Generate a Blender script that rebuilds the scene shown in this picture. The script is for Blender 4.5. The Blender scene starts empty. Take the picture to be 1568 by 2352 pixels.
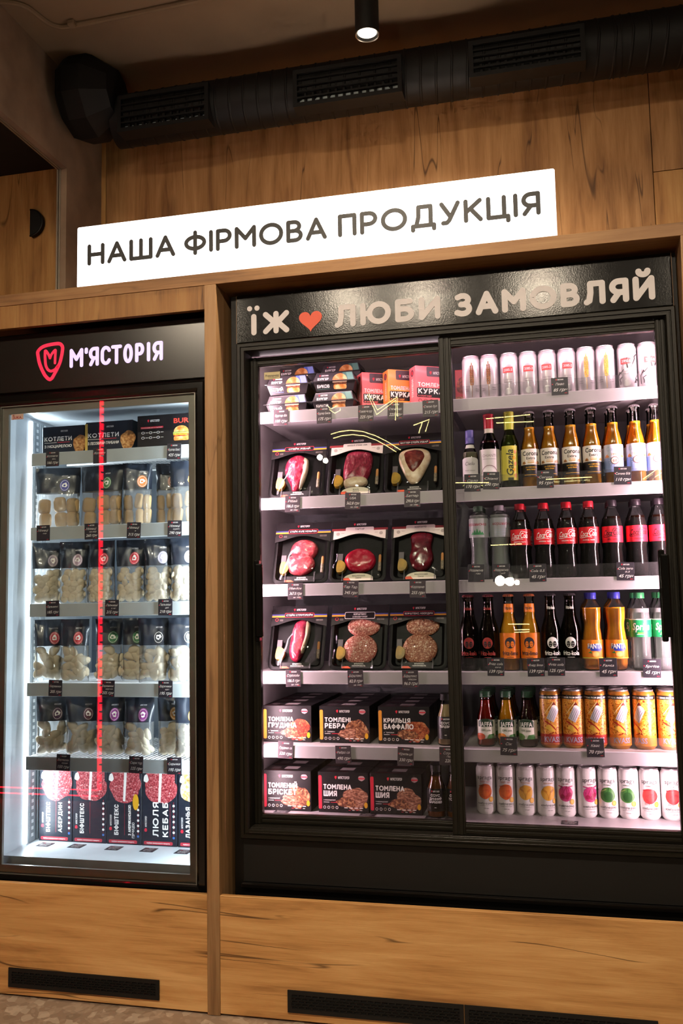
import bpy, bmesh, math, random
from mathutils import Vector, Matrix, noise as mnoise

sc = bpy.context.scene
col = sc.collection

# ------------------------------------------------------------------ camera
CAM = Vector((0.0, -2.5, 1.1707))
FPX = 2060.71
yaw, pit, rol = (math.radians(a) for a in (13.2796, 5.4387, -1.0938))
fwd = Vector((-math.sin(yaw) * math.cos(pit), math.cos(yaw) * math.cos(pit), math.sin(pit)))
rgt = Vector((math.cos(yaw), math.sin(yaw), 0))
upv = rgt.cross(fwd)
rgt, upv = rgt * math.cos(rol) + upv * math.sin(rol), upv * math.cos(rol) - rgt * math.sin(rol)
cd = bpy.data.cameras.new('camera')
cam = bpy.data.objects.new('camera', cd)
col.objects.link(cam)
cd.sensor_fit = 'HORIZONTAL'
cd.sensor_width = 36.0
cd.lens = FPX / 1568 * 36.0
cd.clip_start = 0.05
cd.clip_end = 60
cam.matrix_world = Matrix(((rgt.x, upv.x, -fwd.x, CAM.x), (rgt.y, upv.y, -fwd.y, CAM.y),
                           (rgt.z, upv.z, -fwd.z, CAM.z), (0, 0, 0, 1)))
sc.camera = cam

# ------------------------------------------------------------------ view, world
sc.view_settings.view_transform = 'Standard'
sc.view_settings.look = 'None'
sc.view_settings.exposure = 0.0
sc.view_settings.gamma = 1.0
sc.view_settings.use_curve_mapping = False
w = bpy.data.worlds.new('world')
sc.world = w
w.use_nodes = True
w.node_tree.nodes['Background'].inputs[0].default_value = (1.0, 0.86, 0.7, 1)
w.node_tree.nodes['Background'].inputs[1].default_value = 0.02
sc.cycles.transparent_max_bounces = 20
sc.cycles.max_bounces = 5
sc.cycles.diffuse_bounces = 3
sc.cycles.glossy_bounces = 2
sc.cycles.use_adaptive_sampling = True
sc.cycles.adaptive_threshold = 0.1
sc.cycles.adaptive_min_samples = 12
sc.cycles.sample_clamp_indirect = 4.0
sc.cycles.caustics_reflective = False
sc.cycles.caustics_refractive = False
sc.cycles.blur_glossy = 0.5

# ------------------------------------------------------------------ lights of the room
WARM = (1.0, 0.83, 0.62)


def lamp(name, kind, loc, target, energy, color, size=None, size_y=None, spot=None, blend=0.6, spread=None):
    l = bpy.data.lights.new(name, kind)
    l.energy = energy
    l.color = color
    if kind == 'AREA':
        l.size = size
        if size_y:
            l.shape = 'RECTANGLE'
            l.size_y = size_y
        if spread:
            l.spread = math.radians(spread)
    else:
        l.shadow_soft_size = size or 0.03
    if spot:
        l.spot_size = math.radians(spot)
        l.spot_blend = blend
    o = bpy.data.objects.new(name, l)
    col.objects.link(o)
    o.location = loc
    o.rotation_euler = (Vector(target) - Vector(loc)).to_track_quat('-Z', 'Y').to_euler()
    return o


# warm ceiling spots of the shop in a row over the aisle behind the camera's head
for x, y, tx, tz, e in ((-1.95, -2.15, -1.7, 0.55, 66), (-1.08, -2.18, -1.1, 0.55, 76), (-0.66, -2.22, -0.6, 0.55, 72), (-0.016, -2.27, 0.0, 0.55, 80), (0.95, -2.25, 0.6, 0.55, 88)):
    lamp('ceiling_spot_light', 'SPOT', (x, y, 2.86), (tx, 0.0, tz), e, WARM, 0.05, spot=108, blend=1.0)

# ------------------------------------------------------------------ helpers
R = math.radians


def ray(x, y):
    return fwd + rgt * ((x - 784) / FPX) + upv * ((1176 - y) / FPX)


def at(x, y, Y):
    d = ray(x, y)
    return CAM + d * ((Y - CAM.y) / d.y)


def atz(x, y, Z):
    d = ray(x, y)
    return CAM + d * ((Z - CAM.z) / d.z)


def atx(x, y, X):
    d = ray(x, y)
    return CAM + d * ((X - CAM.x) / d.x)


def srgb(h):
    h = h.lstrip('#')
    out = []
    for i in (0, 2, 4):
        c = int(h[i:i + 2], 16) / 255
        out.append(c / 12.92 if c <= 0.04045 else ((c + 0.055) / 1.055) ** 2.4)
    return (out[0], out[1], out[2], 1.0)


MATS = {}


def newmat(name):
    m = bpy.data.materials.new(name)
    m.use_nodes = True
    nt = m.node_tree
    b = nt.nodes['Principled BSDF']
    return m, nt, b


def N(nt, t, **kw):
    n = nt.nodes.new(t)
    for k, v in kw.items():
        setattr(n, k, v)
    return n


def pm(color, rough=0.5, metal=0.0, emit=0.0, coat=0.0, spec=0.5, var=0.06, bump=0.0, bscale=300, name=None):
    """plain paint / plastic / print colour with slight procedural mottling"""
    key = ('pm', color, rough, metal, emit, coat, spec, bump, bscale)
    if key in MATS:
        return MATS[key]
    m, nt, b = newmat(name or 'paint_' + color.strip('#'))
    c = srgb(color)
    tc = N(nt, 'ShaderNodeTexCoord')
    if var and not emit:
        nz = N(nt, 'ShaderNodeTexNoise')
        nz.inputs['Scale'].default_value = 14
        nz.inputs['Detail'].default_value = 2
        nt.links.new(tc.outputs['Object'], nz.inputs['Vector'])
        rp = N(nt, 'ShaderNodeValToRGB')
        rp.color_ramp.elements[0].position = 0.3
        rp.color_ramp.elements[0].color = tuple(x * (1 - var) for x in c[:3]) + (1,)
        rp.color_ramp.elements[1].position = 0.7
        rp.color_ramp.elements[1].color = tuple(min(1, x * (1 + var)) for x in c[:3]) + (1,)
        nt.links.new(nz.outputs['Fac'], rp.inputs['Fac'])
        nt.links.new(rp.outputs['Color'], b.inputs['Base Color'])
    else:
        b.inputs['Base Color'].default_value = c
    b.inputs['Roughness'].default_value = rough
    b.inputs['Metallic'].default_value = metal
    b.inputs['Specular IOR Level'].default_value = spec
    b.inputs['Coat Weight'].default_value = coat
    if emit:
        b.inputs['Emission Color'].default_value = c
        b.inputs['Emission Strength'].default_value = emit
    if bump:
        n2 = N(nt, 'ShaderNodeTexNoise')
        n2.inputs['Scale'].default_value = bscale
        bp = N(nt, 'ShaderNodeBump')
        bp.inputs['Strength'].default_value = bump
        bp.inputs['Distance'].default_value = 0.002
        nt.links.new(tc.outputs['Object'], n2.inputs['Vector'])
        nt.links.new(n2.outputs['Fac'], bp.inputs['Height'])
        nt.links.new(bp.outputs['Normal'], b.inputs['Normal'])
    MATS[key] = m
    return m


def speck(name, stops, scale=60, detail=4, rough=0.5, dist=0.0, stretch=(1, 1, 1), coat=0.0, bump=0.0, kind='noise'):
    """mottled procedural colour (food, food photographs, stone)"""
    key = ('sp', name)
    if key in MATS:
        return MATS[key]
    m, nt, b = newmat(name)
    tc = N(nt, 'ShaderNodeTexCoord')
    mp = N(nt, 'ShaderNodeMapping')
    mp.inputs['Scale'].default_value = stretch
    nt.links.new(tc.outputs['Object'], mp.inputs['Vector'])
    if kind == 'noise':
        nz = N(nt, 'ShaderNodeTexNoise')
        nz.inputs['Detail'].default_value = detail
        nz.inputs['Distortion'].default_value = dist
        o = nz.outputs['Fac']
    else:
        nz = N(nt, 'ShaderNodeTexVoronoi')
        o = nz.outputs['Distance'] if kind == 'vor' else nz.outputs['Color']
    nz.inputs['Scale'].default_value = scale
    nt.links.new(mp.outputs['Vector'], nz.inputs['Vector'])
    rp = N(nt, 'ShaderNodeValToRGB')
    els = rp.color_ramp.elements
    while len(els) < len(stops):
        els.new(0.5)
    for e, (p, c) in zip(els, stops):
        e.position = p
        e.color = srgb(c)
    nt.links.new(o, rp.inputs['Fac'])
    nt.links.new(rp.outputs['Color'], b.inputs['Base Color'])
    b.inputs['Roughness'].default_value = rough
    b.inputs['Coat Weight'].default_value = coat
    if bump:
        bp = N(nt, 'ShaderNodeBump')
        bp.inputs['Strength'].default_value = bump
        bp.inputs['Distance'].default_value = 0.003
        nt.links.new(nz.outputs['Fac'] if kind == 'noise' else nz.outputs['Distance'], bp.inputs['Height'])
        nt.links.new(bp.outputs['Normal'], b.inputs['Normal'])
    MATS[key] = m
    return m


def clear(name, tint='#ffffff', ior=1.45, rough=0.03, haze=0.0, hazecol='#ffffff'):
    """thin clear sheet: Fresnel mix of see-through and gloss, with optional milkiness"""
    key = ('cl', name)
    if key in MATS:
        return MATS[key]
    m = bpy.data.materials.new(name)
    m.use_nodes = True
    nt = m.node_tree
    nt.nodes.clear()
    out = N(nt, 'ShaderNodeOutputMaterial')
    fr = N(nt, 'ShaderNodeFresnel')
    fr.inputs['IOR'].default_value = ior
    tr = N(nt, 'ShaderNodeBsdfTransparent')
    tr.inputs['Color'].default_value = srgb(tint)
    gl = N(nt, 'ShaderNodeBsdfGlossy')
    gl.inputs['Roughness'].default_value = rough
    mx = N(nt, 'ShaderNodeMixShader')
    nt.links.new(fr.outputs[0], mx.inputs[0])
    base = tr.outputs[0]
    if haze:
        df = N(nt, 'ShaderNodeBsdfDiffuse')
        df.inputs['Color'].default_value = srgb(hazecol)
        tl = N(nt, 'ShaderNodeBsdfTranslucent')
        tl.inputs['Color'].default_value = srgb(hazecol)
        ad = N(nt, 'ShaderNodeMixShader')
        ad.inputs[0].default_value = 0.5
        nt.links.new(df.outputs[0], ad.inputs[1])
        nt.links.new(tl.outputs[0], ad.inputs[2])
        hz = N(nt, 'ShaderNodeMixShader')
        hz.inputs[0].default_value = haze
        nt.links.new(tr.outputs[0], hz.inputs[1])
        nt.links.new(ad.outputs[0], hz.inputs[2])
        base = hz.outputs[0]
    nt.links.new(base, mx.inputs[1])
    nt.links.new(gl.outputs[0], mx.inputs[2])
    nt.links.new(mx.outputs[0], out.inputs['Surface'])
    MATS[key] = m
    return m


def wood(name, axis, light='#d2a56c', mid='#bd8c54', dark='#94673a', crack=0.5, seed=0.0, fine=1.0):
    """oak laminate with the grain along an axis: streaks, broad tone bands, dark splits and knots"""
    m, nt, b = newmat(name)
    L = nt.links.new
    tc = N(nt, 'ShaderNodeTexCoord')

    def mapped(along, across, off=0.0):
        mp = N(nt, 'ShaderNodeMapping')
        s = [across] * 3
        s['xyz'.index(axis)] = along
        mp.inputs['Scale'].default_value = s
        mp.inputs['Location'].default_value = (seed + off, seed * 1.7 + off, seed * 0.6 - off)
        L(tc.outputs['Object'], mp.inputs['Vector'])
        return mp

    def nz(mp, scale, detail, dist=0.0, rough=0.55):
        n = N(nt, 'ShaderNodeTexNoise')
        n.inputs['Scale'].default_value = scale
        n.inputs['Detail'].default_value = detail
        n.inputs['Distortion'].default_value = dist
        n.inputs['Roughness'].default_value = rough
        L(mp.outputs['Vector'], n.inputs['Vector'])
        return n

    broad = nz(mapped(0.7, 4.5), 1.7, 5, 1.6)
    streak = nz(mapped(0.9, 15.0 * fine), 3.0, 7, 0.7, 0.62)
    hair = nz(mapped(3.0, 120.0 * fine), 3.0, 3, 0.1)
    mixa = N(nt, 'ShaderNodeMath', operation='MULTIPLY_ADD')
    mixa.inputs[1].default_value = 0.42
    L(streak.outputs['Fac'], mixa.inputs[0])
    mb = N(nt, 'ShaderNodeMath', operation='MULTIPLY')
    mb.inputs[1].default_value = 0.50
    L(broad.outputs['Fac'], mb.inputs[0])
    L(mb.outputs[0], mixa.inputs[2])
    mh = N(nt, 'ShaderNodeMath', operation='MULTIPLY_ADD')
    mh.inputs[1].default_value = 0.12
    L(hair.outputs['Fac'], mh.inputs[0])
    L(mixa.outputs[0], mh.inputs[2])
    rp = N(nt, 'ShaderNodeValToRGB')
    e = rp.color_ramp.elements
    e[0].position, e[0].color = 0.36, srgb(dark)
    e[1].position, e[1].color = 0.66, srgb(light)
    k = e.new(0.50)
    k.color = srgb(mid)
    L(mh.outputs[0], rp.inputs['Fac'])
    # dark splits: thin ridges of a stretched noise, only where a broad mask allows
    cr = nz(mapped(0.55, 7.0, 3.3), 1.5, 2, 0.6)
    sub = N(nt, 'ShaderNodeMath', operation='SUBTRACT')
    sub.inputs[1].default_value = 0.5
    L(cr.outputs['Fac'], sub.inputs[0])
    ab = N(nt, 'ShaderNodeMath', operation='ABSOLUTE')
    L(sub.outputs[0], ab.inputs[0])
    ramp = N(nt, 'ShaderNodeMapRange')
    ramp.inputs[1].default_value = 0.001
    ramp.inputs[2].default_value = 0.008
    ramp.inputs[3].default_value = 1.0
    ramp.inputs[4].default_value = 0.0
    L(ab.outputs[0], ramp.inputs[0])
    msk = nz(mapped(1.7, 5.0, 7.7), 1.6, 1)
    mr = N(nt, 'ShaderNodeMapRange')
    mr.inputs[1].default_value = 0.50
    mr.inputs[2].default_value = 0.56
    L(msk.outputs['Fac'], mr.inputs[0])
    mm = N(nt, 'ShaderNodeMath', operation='MULTIPLY')
    L(ramp.outputs[0], mm.inputs[0])
    L(mr.outputs[0], mm.inputs[1])
    # knots
    vo = N(nt, 'ShaderNodeTexVoronoi')
    vo.inputs['Scale'].default_value = 1.0
    L(mapped(1.6, 4.5, 1.1).outputs['Vector'], vo.inputs['Vector'])
    kn = N(nt, 'ShaderNodeMapRange')
    kn.inputs[1].default_value = 0.02
    kn.inputs[2].default_value = 0.13
    kn.inputs[3].default_value = 0.75
    kn.inputs[4].default_value = 0.0
    L(vo.outputs['Distance'], kn.inputs[0])
    mxk = N(nt, 'ShaderNodeMath', operation='MAXIMUM')
    L(mm.outputs[0], mxk.inputs[0])
    L(kn.outputs[0], mxk.inputs[1])
    sc_ = N(nt, 'ShaderNodeMath', operation='MULTIPLY')
    sc_.inputs[1].default_value = crack
    L(mxk.outputs[0], sc_.inputs[0])
    mix = N(nt, 'ShaderNodeMixRGB')
    mix.inputs[2].default_value = srgb('#3a2312')
    L(sc_.outputs[0], mix.inputs[0])
    L(rp.outputs['Color'], mix.inputs[1])
    L(mix.outputs[0], b.inputs['Base Color'])
    b.inputs['Roughness'].default_value = 0.5
    b.inputs['Specular IOR Level'].default_value = 0.3
    bp = N(nt, 'ShaderNodeBump')
    bp.inputs['Strength'].default_value = 0.12
    bp.inputs['Distance'].default_value = 0.002
    L(hair.outputs['Fac'], bp.inputs['Height'])
    L(bp.outputs['Normal'], b.inputs['Normal'])
    return m


# ---- mesh builder
class MB:
    def __init__(s):
        s.v, s.f, s.m = [], [], []

    def add(s, vs, fs, m=0):
        o = len(s.v)
        s.v.extend([tuple(p) for p in vs])
        for f in fs:
            s.f.append(tuple(i + o for i in f))
            s.m.append(m)
        return s

    def box(s, x0, x1, y0, y1, z0, z1, m=0):
        vs = [(x, y, z) for x in (x0, x1) for y in (y0, y1) for z in (z0, z1)]
        return s.add(vs, [(0, 1, 3, 2), (4, 6, 7, 5), (0, 4, 5, 1), (2, 3, 7, 6), (0, 2, 6, 4), (1, 5, 7, 3)], m)

    def cbox(s, x0, x1, y0, y1, z0, z1, c=0.002, m=0):
        """box with chamfered edges"""
        vs, idx = [], {}
        X, Y, Z = (x0, x1), (y0, y1), (z0, z1)
        for i in (0, 1):
            for j in (0, 1):
                for k in (0, 1):
                    sx, sy, sz = c * (1 - 2 * i), c * (1 - 2 * j), c * (1 - 2 * k)
                    for a, p in enumerate(((X[i], Y[j] + sy, Z[k] + sz), (X[i] + sx, Y[j], Z[k] + sz), (X[i] + sx, Y[j] + sy, Z[k]))):
                        idx[(i, j, k, a)] = len(vs)
                        vs.append(p)
        g = lambda i, j, k, a: idx[(i, j, k, a)]
        fs = []
        fs.append((g(0, 0, 0, 0), g(0, 0, 1, 0), g(0, 1, 1, 0), g(0, 1, 0, 0)))
        fs.append((g(1, 0, 0, 0), g(1, 1, 0, 0), g(1, 1, 1, 0), g(1, 0, 1, 0)))
        fs.append((g(0, 0, 0, 1), g(1, 0, 0, 1), g(1, 0, 1, 1), g(0, 0, 1, 1)))
        fs.append((g(0, 1, 0, 1), g(0, 1, 1, 1), g(1, 1, 1, 1), g(1, 1, 0, 1)))
        fs.append((g(0, 0, 0, 2), g(0, 1, 0, 2), g(1, 1, 0, 2), g(1, 0, 0, 2)))
        fs.append((g(0, 0, 1, 2), g(1, 0, 1, 2), g(1, 1, 1, 2), g(0, 1, 1, 2)))
        for i in (0, 1):
            for j in (0, 1):
                fs.append((g(i, j, 0, 0), g(i, j, 0, 1), g(i, j, 1, 1), g(i, j, 1, 0)))
        for i in (0, 1):
            for k in (0, 1):
                fs.append((g(i, 0, k, 0), g(i, 0, k, 2), g(i, 1, k, 2), g(i, 1, k, 0)))
        for j in (0, 1):
            for k in (0, 1):
                fs.append((g(0, j, k, 1), g(0, j, k, 2), g(1, j, k, 2), g(1, j, k, 1)))
        for i in (0, 1):
            for j in (0, 1):
                for k in (0, 1):
                    fs.append((g(i, j, k, 0), g(i, j, k, 1), g(i, j, k, 2)))
        return s.add(vs, fs, m)

    def lathe(s, prof, n=28, m=0, cx=0.0, cy=0.0, close=True):
        o = []
        vs, fs = [], []
        for (r, z) in prof:
            for k in range(n):
                a = 2 * math.pi * k / n
                vs.append((cx + r * math.sin(a), cy - r * math.cos(a), z))
        for i in range(len(prof) - 1):
            for k in range(n):
                k2 = (k + 1) % n
                fs.append((i * n + k, i * n + k2, (i + 1) * n + k2, (i + 1) * n + k))
        if close:
            if prof[0][0] > 1e-5:
                fs.append(tuple(range(n - 1, -1, -1)))
            if prof[-1][0] > 1e-5:
                fs.append(tuple((len(prof) - 1) * n + k for k in range(n)))
        return s.add(vs, fs, m)

    def tube(s, pts, r, n=8, m=0, close=False, r2=None):
        pts = [Vector(p) for p in pts]
        vs, fs = [], []
        L_ = len(pts)
        prevn = None
        for i, p in enumerate(pts):
            a = pts[i - 1] if (i > 0 or close) else p
            b = pts[(i + 1) % L_] if (i < L_ - 1 or close) else p
            t = (b - a).normalized()
            ref = Vector((0, 0, 1)) if abs(t.z) < 0.9 else Vector((0, 1, 0))
            if prevn is None:
                u = t.cross(ref).normalized()
            else:
                u = (prevn - t * prevn.dot(t)).normalized()
            prevn = u
            q = t.cross(u)
            rr = r if r2 is None else r + (r2 - r) * i / max(1, L_ - 1)
            for k in range(n):
                an = 2 * math.pi * k / n
                vs.append(p + u * (rr * math.cos(an)) + q * (rr * math.sin(an)))
        seg = L_ if close else L_ - 1
        for i in range(seg):
            j = (i + 1) % L_
            for k in range(n):
                k2 = (k + 1) % n
                fs.append((i * n + k, i * n + k2, j * n + k2, j * n + k))
        if not close:
            fs.append(tuple(range(n - 1, -1, -1)))
            fs.append(tuple((L_ - 1) * n + k for k in range(n)))
        return s.add(vs, fs, m)

    def frame(s, x0, x1, z0, z1, prof, m=0):
        """mitred frame: prof is a closed loop of (inset, y)"""
        n = len(prof)
        vs, fs = [], []
        for (sx, sz, X, Z) in ((1, 1, x0, z0), (-1, 1, x1, z0), (-1, -1, x1, z1), (1, -1, x0, z1)):
            for (a, y) in prof:
                vs.append((X + sx * a, y, Z + sz * a))
        for c in range(4):
            d = (c + 1) % 4
            for k in range(n):
                k2 = (k + 1) % n
                fs.append((c * n + k, d * n + k, d * n + k2, c * n + k2))
        return s.add(vs, fs, m)

    def prism(s, poly, y0, y1, m=0):
        """polygon in xz extruded along y"""
        n = len(poly)
        vs = [(x, y0, z) for x, z in poly] + [(x, y1, z) for x, z in poly]
        fs = [tuple(range(n)), tuple(range(2 * n - 1, n - 1, -1))]
        for i in range(n):
            j = (i + 1) % n
            fs.append((i, n + i, n + j, j))
        return s.add(vs, fs, m)

    def build(s, name, mats, parent=None, smooth=False, angle=35):
        me = bpy.data.meshes.new(name)
        L = parent.location if parent else Vector((0, 0, 0))
        if parent is not None and parent.parent is not None:
            L = L + parent.parent.location
        me.from_pydata([(p[0] - L.x, p[1] - L.y, p[2] - L.z) for p in s.v], [], s.f)
        if not isinstance(mats, (list, tuple)):
            mats = [mats]
        for mt in mats:
            me.materials.append(mt)
        me.polygons.foreach_set('material_index', s.m)
        bm = bmesh.new()
        bm.from_mesh(me)
        bmesh.ops.recalc_face_normals(bm, faces=bm.faces)
        bm.to_mesh(me)
        bm.free()
        if smooth:
            me.polygons.foreach_set('use_smooth', [True] * len(me.polygons))
            me.set_sharp_from_angle(angle=R(angle))
        me.update()
        o = bpy.data.objects.new(name, me)
        col.objects.link(o)
        if parent:
            o.parent = parent
        return o


def tag(o, label=None, cat=None, group=None, kind=None):
    if label:
        o['label'] = label
    if cat:
        o['category'] = cat
    if group:
        o['group'] = group
    if kind:
        o['kind'] = kind
    return o


def thing(name, label, cat, loc=(0, 0, 0), group=None):
    o = bpy.data.objects.new(name, None)
    o.empty_display_size = 0.05
    col.objects.link(o)
    o.location = loc
    return tag(o, label, cat, group)


def struct(name, mb, mats, label=None, parent=None, **kw):
    o = mb.build(name, mats, parent, **kw)
    if not parent:
        o['kind'] = 'structure'
        if label:
            o['label'] = label
    return o


def copy_tree(o, parent=None):
    c = o.copy()
    col.objects.link(c)
    if parent:
        c.parent = parent
    for ch in o.children:
        copy_tree(ch, c)
    return c


class Stock:
    """first call hands out the prototype itself, later calls hand out copies"""

    def __init__(s, proto):
        s.p, s.used = proto, False

    def place(s, loc, label, group=None, rz=0.0, rx=0.0, ry=0.0, scale=None):
        o = s.p if not s.used else copy_tree(s.p)
        s.used = True
        o.location = loc
        o.rotation_euler = (rx, ry, rz)
        if scale:
            o.scale = scale
        o['label'] = label
        if group:
            o['group'] = group
        return o


# ---- flat print on packaging, laid out in metres on a label and wrapped on its surface
TXT = {}


def textmesh(body, bold=0.0, shear=0.0):
    bold = min(bold, 0.022)
    key = (body, bold, shear)
    if key in TXT:
        return TXT[key]
    c = bpy.data.curves.new('t', 'FONT')
    c.body = body
    c.resolution_u = 2
    c.offset = bold
    c.shear = shear
    o = bpy.data.objects.new('t', c)
    col.objects.link(o)
    dg = bpy.context.evaluated_depsgraph_get()
    me = bpy.data.meshes.new_from_object(o.evaluated_get(dg))
    vs = [(v.co.x, v.co.y) for v in me.vertices]
    fs = [tuple(p.vertices) for p in me.polygons]
    bpy.data.objects.remove(o)
    bpy.data.curves.remove(c)
    bpy.data.meshes.remove(me)
    x0 = min((p[0] for p in vs), default=0)
    x1 = max((p[0] for p in vs), default=1)
    k = 1 / 0.73
    TXT[key] = ([((x - x0) * k, y * k) for x, y in vs], fs, (x1 - x0) * k)
    return TXT[key]


class Art:
    def __init__(s, step=0.0, lay=0.00004):
        s.v, s.f, s.m, s.mats = [], [], [], []
        s.n = 0
        s.step = step
        s.lay = lay

    def mi(s, m):
        if m not in s.mats:
            s.mats.append(m)
        return s.mats.index(m)

    def put(s, vs, fs, m, split=False):
        s.n += 1
        off = (min(s.n, 6) + max(0, s.n - 6) * (0.3 if s.step else 1.0)) * s.lay
        o = len(s.v)
        if split:
            # overlapping pieces of one stroke lie a hair apart so that they never coincide
            ex = [0.0] * len(vs)
            for k, f in enumerate(fs):
                for j in f:
                    ex[j] = 0.00002 * (k % 11)
            s.v.extend((p[0], p[1], off + q) for p, q in zip(vs, ex))
        else:
            s.v.extend((x, y, off) for x, y in vs)
        i = s.mi(m)
        for f in fs:
            s.f.append(tuple(k + o for k in f))
            s.m.append(i)
        return s

    def rect(s, u0, v0, u1, v1, m):
        nu = max(1, int(math.ceil(abs(u1 - u0) / s.step))) if s.step else 1
        nv = max(1, int(math.ceil(abs(v1 - v0) / (2 * s.step)))) if s.step else 1
        vs = [(u0 + (u1 - u0) * i / nu, v0 + (v1 - v0) * j / nv) for j in range(nv + 1) for i in range(nu + 1)]
        fs = [(j * (nu + 1) + i, j * (nu + 1) + i + 1, (j + 1) * (nu + 1) + i + 1, (j + 1) * (nu + 1) + i) for j in range(nv) for i in range(nu)]
        return s.put(vs, fs, m)

    def poly(s, pts, m):
        if s.step:
            q = []
            for a, b in zip(pts, pts[1:] + pts[:1]):
                k = max(1, int(math.hypot(b[0] - a[0], b[1] - a[1]) / s.step))
                q += [(a[0] + (b[0] - a[0]) * j / k, a[1] + (b[1] - a[1]) * j / k) for j in range(k)]
            return s.ring(q, m)
        return s.put(pts, [tuple(range(len(pts)))], m)

    def rrect(s, u0, v0, u1, v1, r, m):
        pts = []
        for cx, cy, a0 in ((u1 - r, v1 - r, 0), (u0 + r, v1 - r, 90), (u0 + r, v0 + r, 180), (u1 - r, v0 + r, 270)):
            for k in range(5):
                a = R(a0 + 22.5 * k)
                pts.append((cx + r * math.cos(a), cy + r * math.sin(a)))
        return s.poly(pts, m)

    def ring(s, outline, m, c=None):
        """outline filled by shrinking rings about c so it follows a curved surface"""
        n = len(outline)
        if c is None:
            c = (sum(p[0] for p in outline) / n, sum(p[1] for p in outline) / n)
        ext = max(abs(p[0] - c[0]) for p in outline)
        nr = max(1, int(math.ceil(ext / s.step))) if s.step else 1
        vs = [c]
        for r in range(1, nr + 1):
            t = r / nr
            vs += [(c[0] + (p[0] - c[0]) * t, c[1] + (p[1] - c[1]) * t) for p in outline]
        fs = [(0, 1 + i, 1 + (i + 1) % n) for i in range(n)]
        for r in range(nr - 1):
            a, b = 1 + r * n, 1 + (r + 1) * n
            fs += [(a + i, b + i, b + (i + 1) % n, a + (i + 1) % n) for i in range(n)]
        return s.put(vs, fs, m)

    def ell(s, cx, cy, rx, ry, m, n=20):
        return s.ring([(cx + rx * math.cos(2 * math.pi * k / n), cy + ry * math.sin(2 * math.pi * k / n)) for k in range(n)], m, (cx, cy))

    def blob(s, cx, cy, rx, ry, m, seed=0, amp=0.22, n=26, rot=0.0):
        rnd = random.Random(seed)
        ph = [rnd.uniform(0, 6.28) for _ in range(4)]
        pts = []
        for k in range(n):
            a = 2 * math.pi * k / n
            q = 1 + amp * (math.sin(2 * a + ph[0]) * 0.4 + math.sin(3 * a + ph[1]) * 0.4 + math.sin(5 * a + ph[2]) * 0.3 + math.sin(8 * a + ph[3]) * 0.2)
            x, y = rx * q * math.cos(a), ry * q * math.sin(a)
            pts.append((cx + x * math.cos(rot) - y * math.sin(rot), cy + x * math.sin(rot) + y * math.cos(rot)))
        return s.ring(pts, m, (cx, cy))

    def stroke(s, pts, w_, m, closed=False, cap=True):
        vs, fs = [], []
        n = len(pts)
        if s.step:
            q = []
            for i in range(n - 1 + (1 if closed else 0)):
                a, b = pts[i], pts[(i + 1) % n]
                k = max(1, int(math.hypot(b[0] - a[0], b[1] - a[1]) / s.step))
                q += [(a[0] + (b[0] - a[0]) * j / k, a[1] + (b[1] - a[1]) * j / k) for j in range(k)]
            if not closed:
                q.append(pts[-1])
            pts, n = q, len(q)
        h = w_ / 2
        cnt = n if closed else n - 1
        for i in range(cnt):
            a, b = pts[i], pts[(i + 1) % n]
            dx, dy = b[0] - a[0], b[1] - a[1]
            L = math.hypot(dx, dy) or 1e-9
            nx, ny = -dy / L * h, dx / L * h
            o = len(vs)
            vs += [(a[0] + nx, a[1] + ny), (a[0] - nx, a[1] - ny), (b[0] - nx, b[1] - ny), (b[0] + nx, b[1] + ny)]
            fs.append((o, o + 1, o + 2, o + 3))
        if cap:
            k = 12
            for (x, y) in pts:
                o = len(vs)
                vs += [(x + h * math.cos(2 * math.pi * j / k), y + h * math.sin(2 * math.pi * j / k)) for j in range(k)]
                fs.append(tuple(range(o, o + k)))
        return s.put(vs, fs, m, True)

    def text(s, body, u, v, h, m, bold=0.0, align='l', fit=None, shear=0.0, rot=0, sx=1.0):
        vs, fs, wd = textmesh(body, bold, shear)
        kx = h * sx
        if fit and wd * kx > 0:
            kx = fit / wd
        W = wd * kx
        o = 0 if align == 'l' else (-W / 2 if align == 'c' else -W)
        out = []
        for x, y in vs:
            a, b = x * kx + o, y * h
            if rot == 90:
                a, b = -b, a
            out.append((u + a, v + b))
        if s.step:
            st, lim = [(f[0], f[i], f[i + 1]) for f in fs for i in range(1, len(f) - 1)], s.step * 0.8
            fs = []
            while st:
                t = st.pop()
                xs = [out[i][0] for i in t]
                if max(xs) - min(xs) <= lim:
                    fs.append(t)
                    continue
                d = [(abs(out[t[i]][0] - out[t[(i + 1) % 3]][0]), i) for i in range(3)]
                i = max(d)[1]
                a, b, c = t[i], t[(i + 1) % 3], t[(i + 2) % 3]
                out.append(((out[a][0] + out[b][0]) / 2, (out[a][1] + out[b][1]) / 2))
                n = len(out) - 1
                st += [(a, n, c), (n, b, c)]
        return s.put(out, fs, m)

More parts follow.
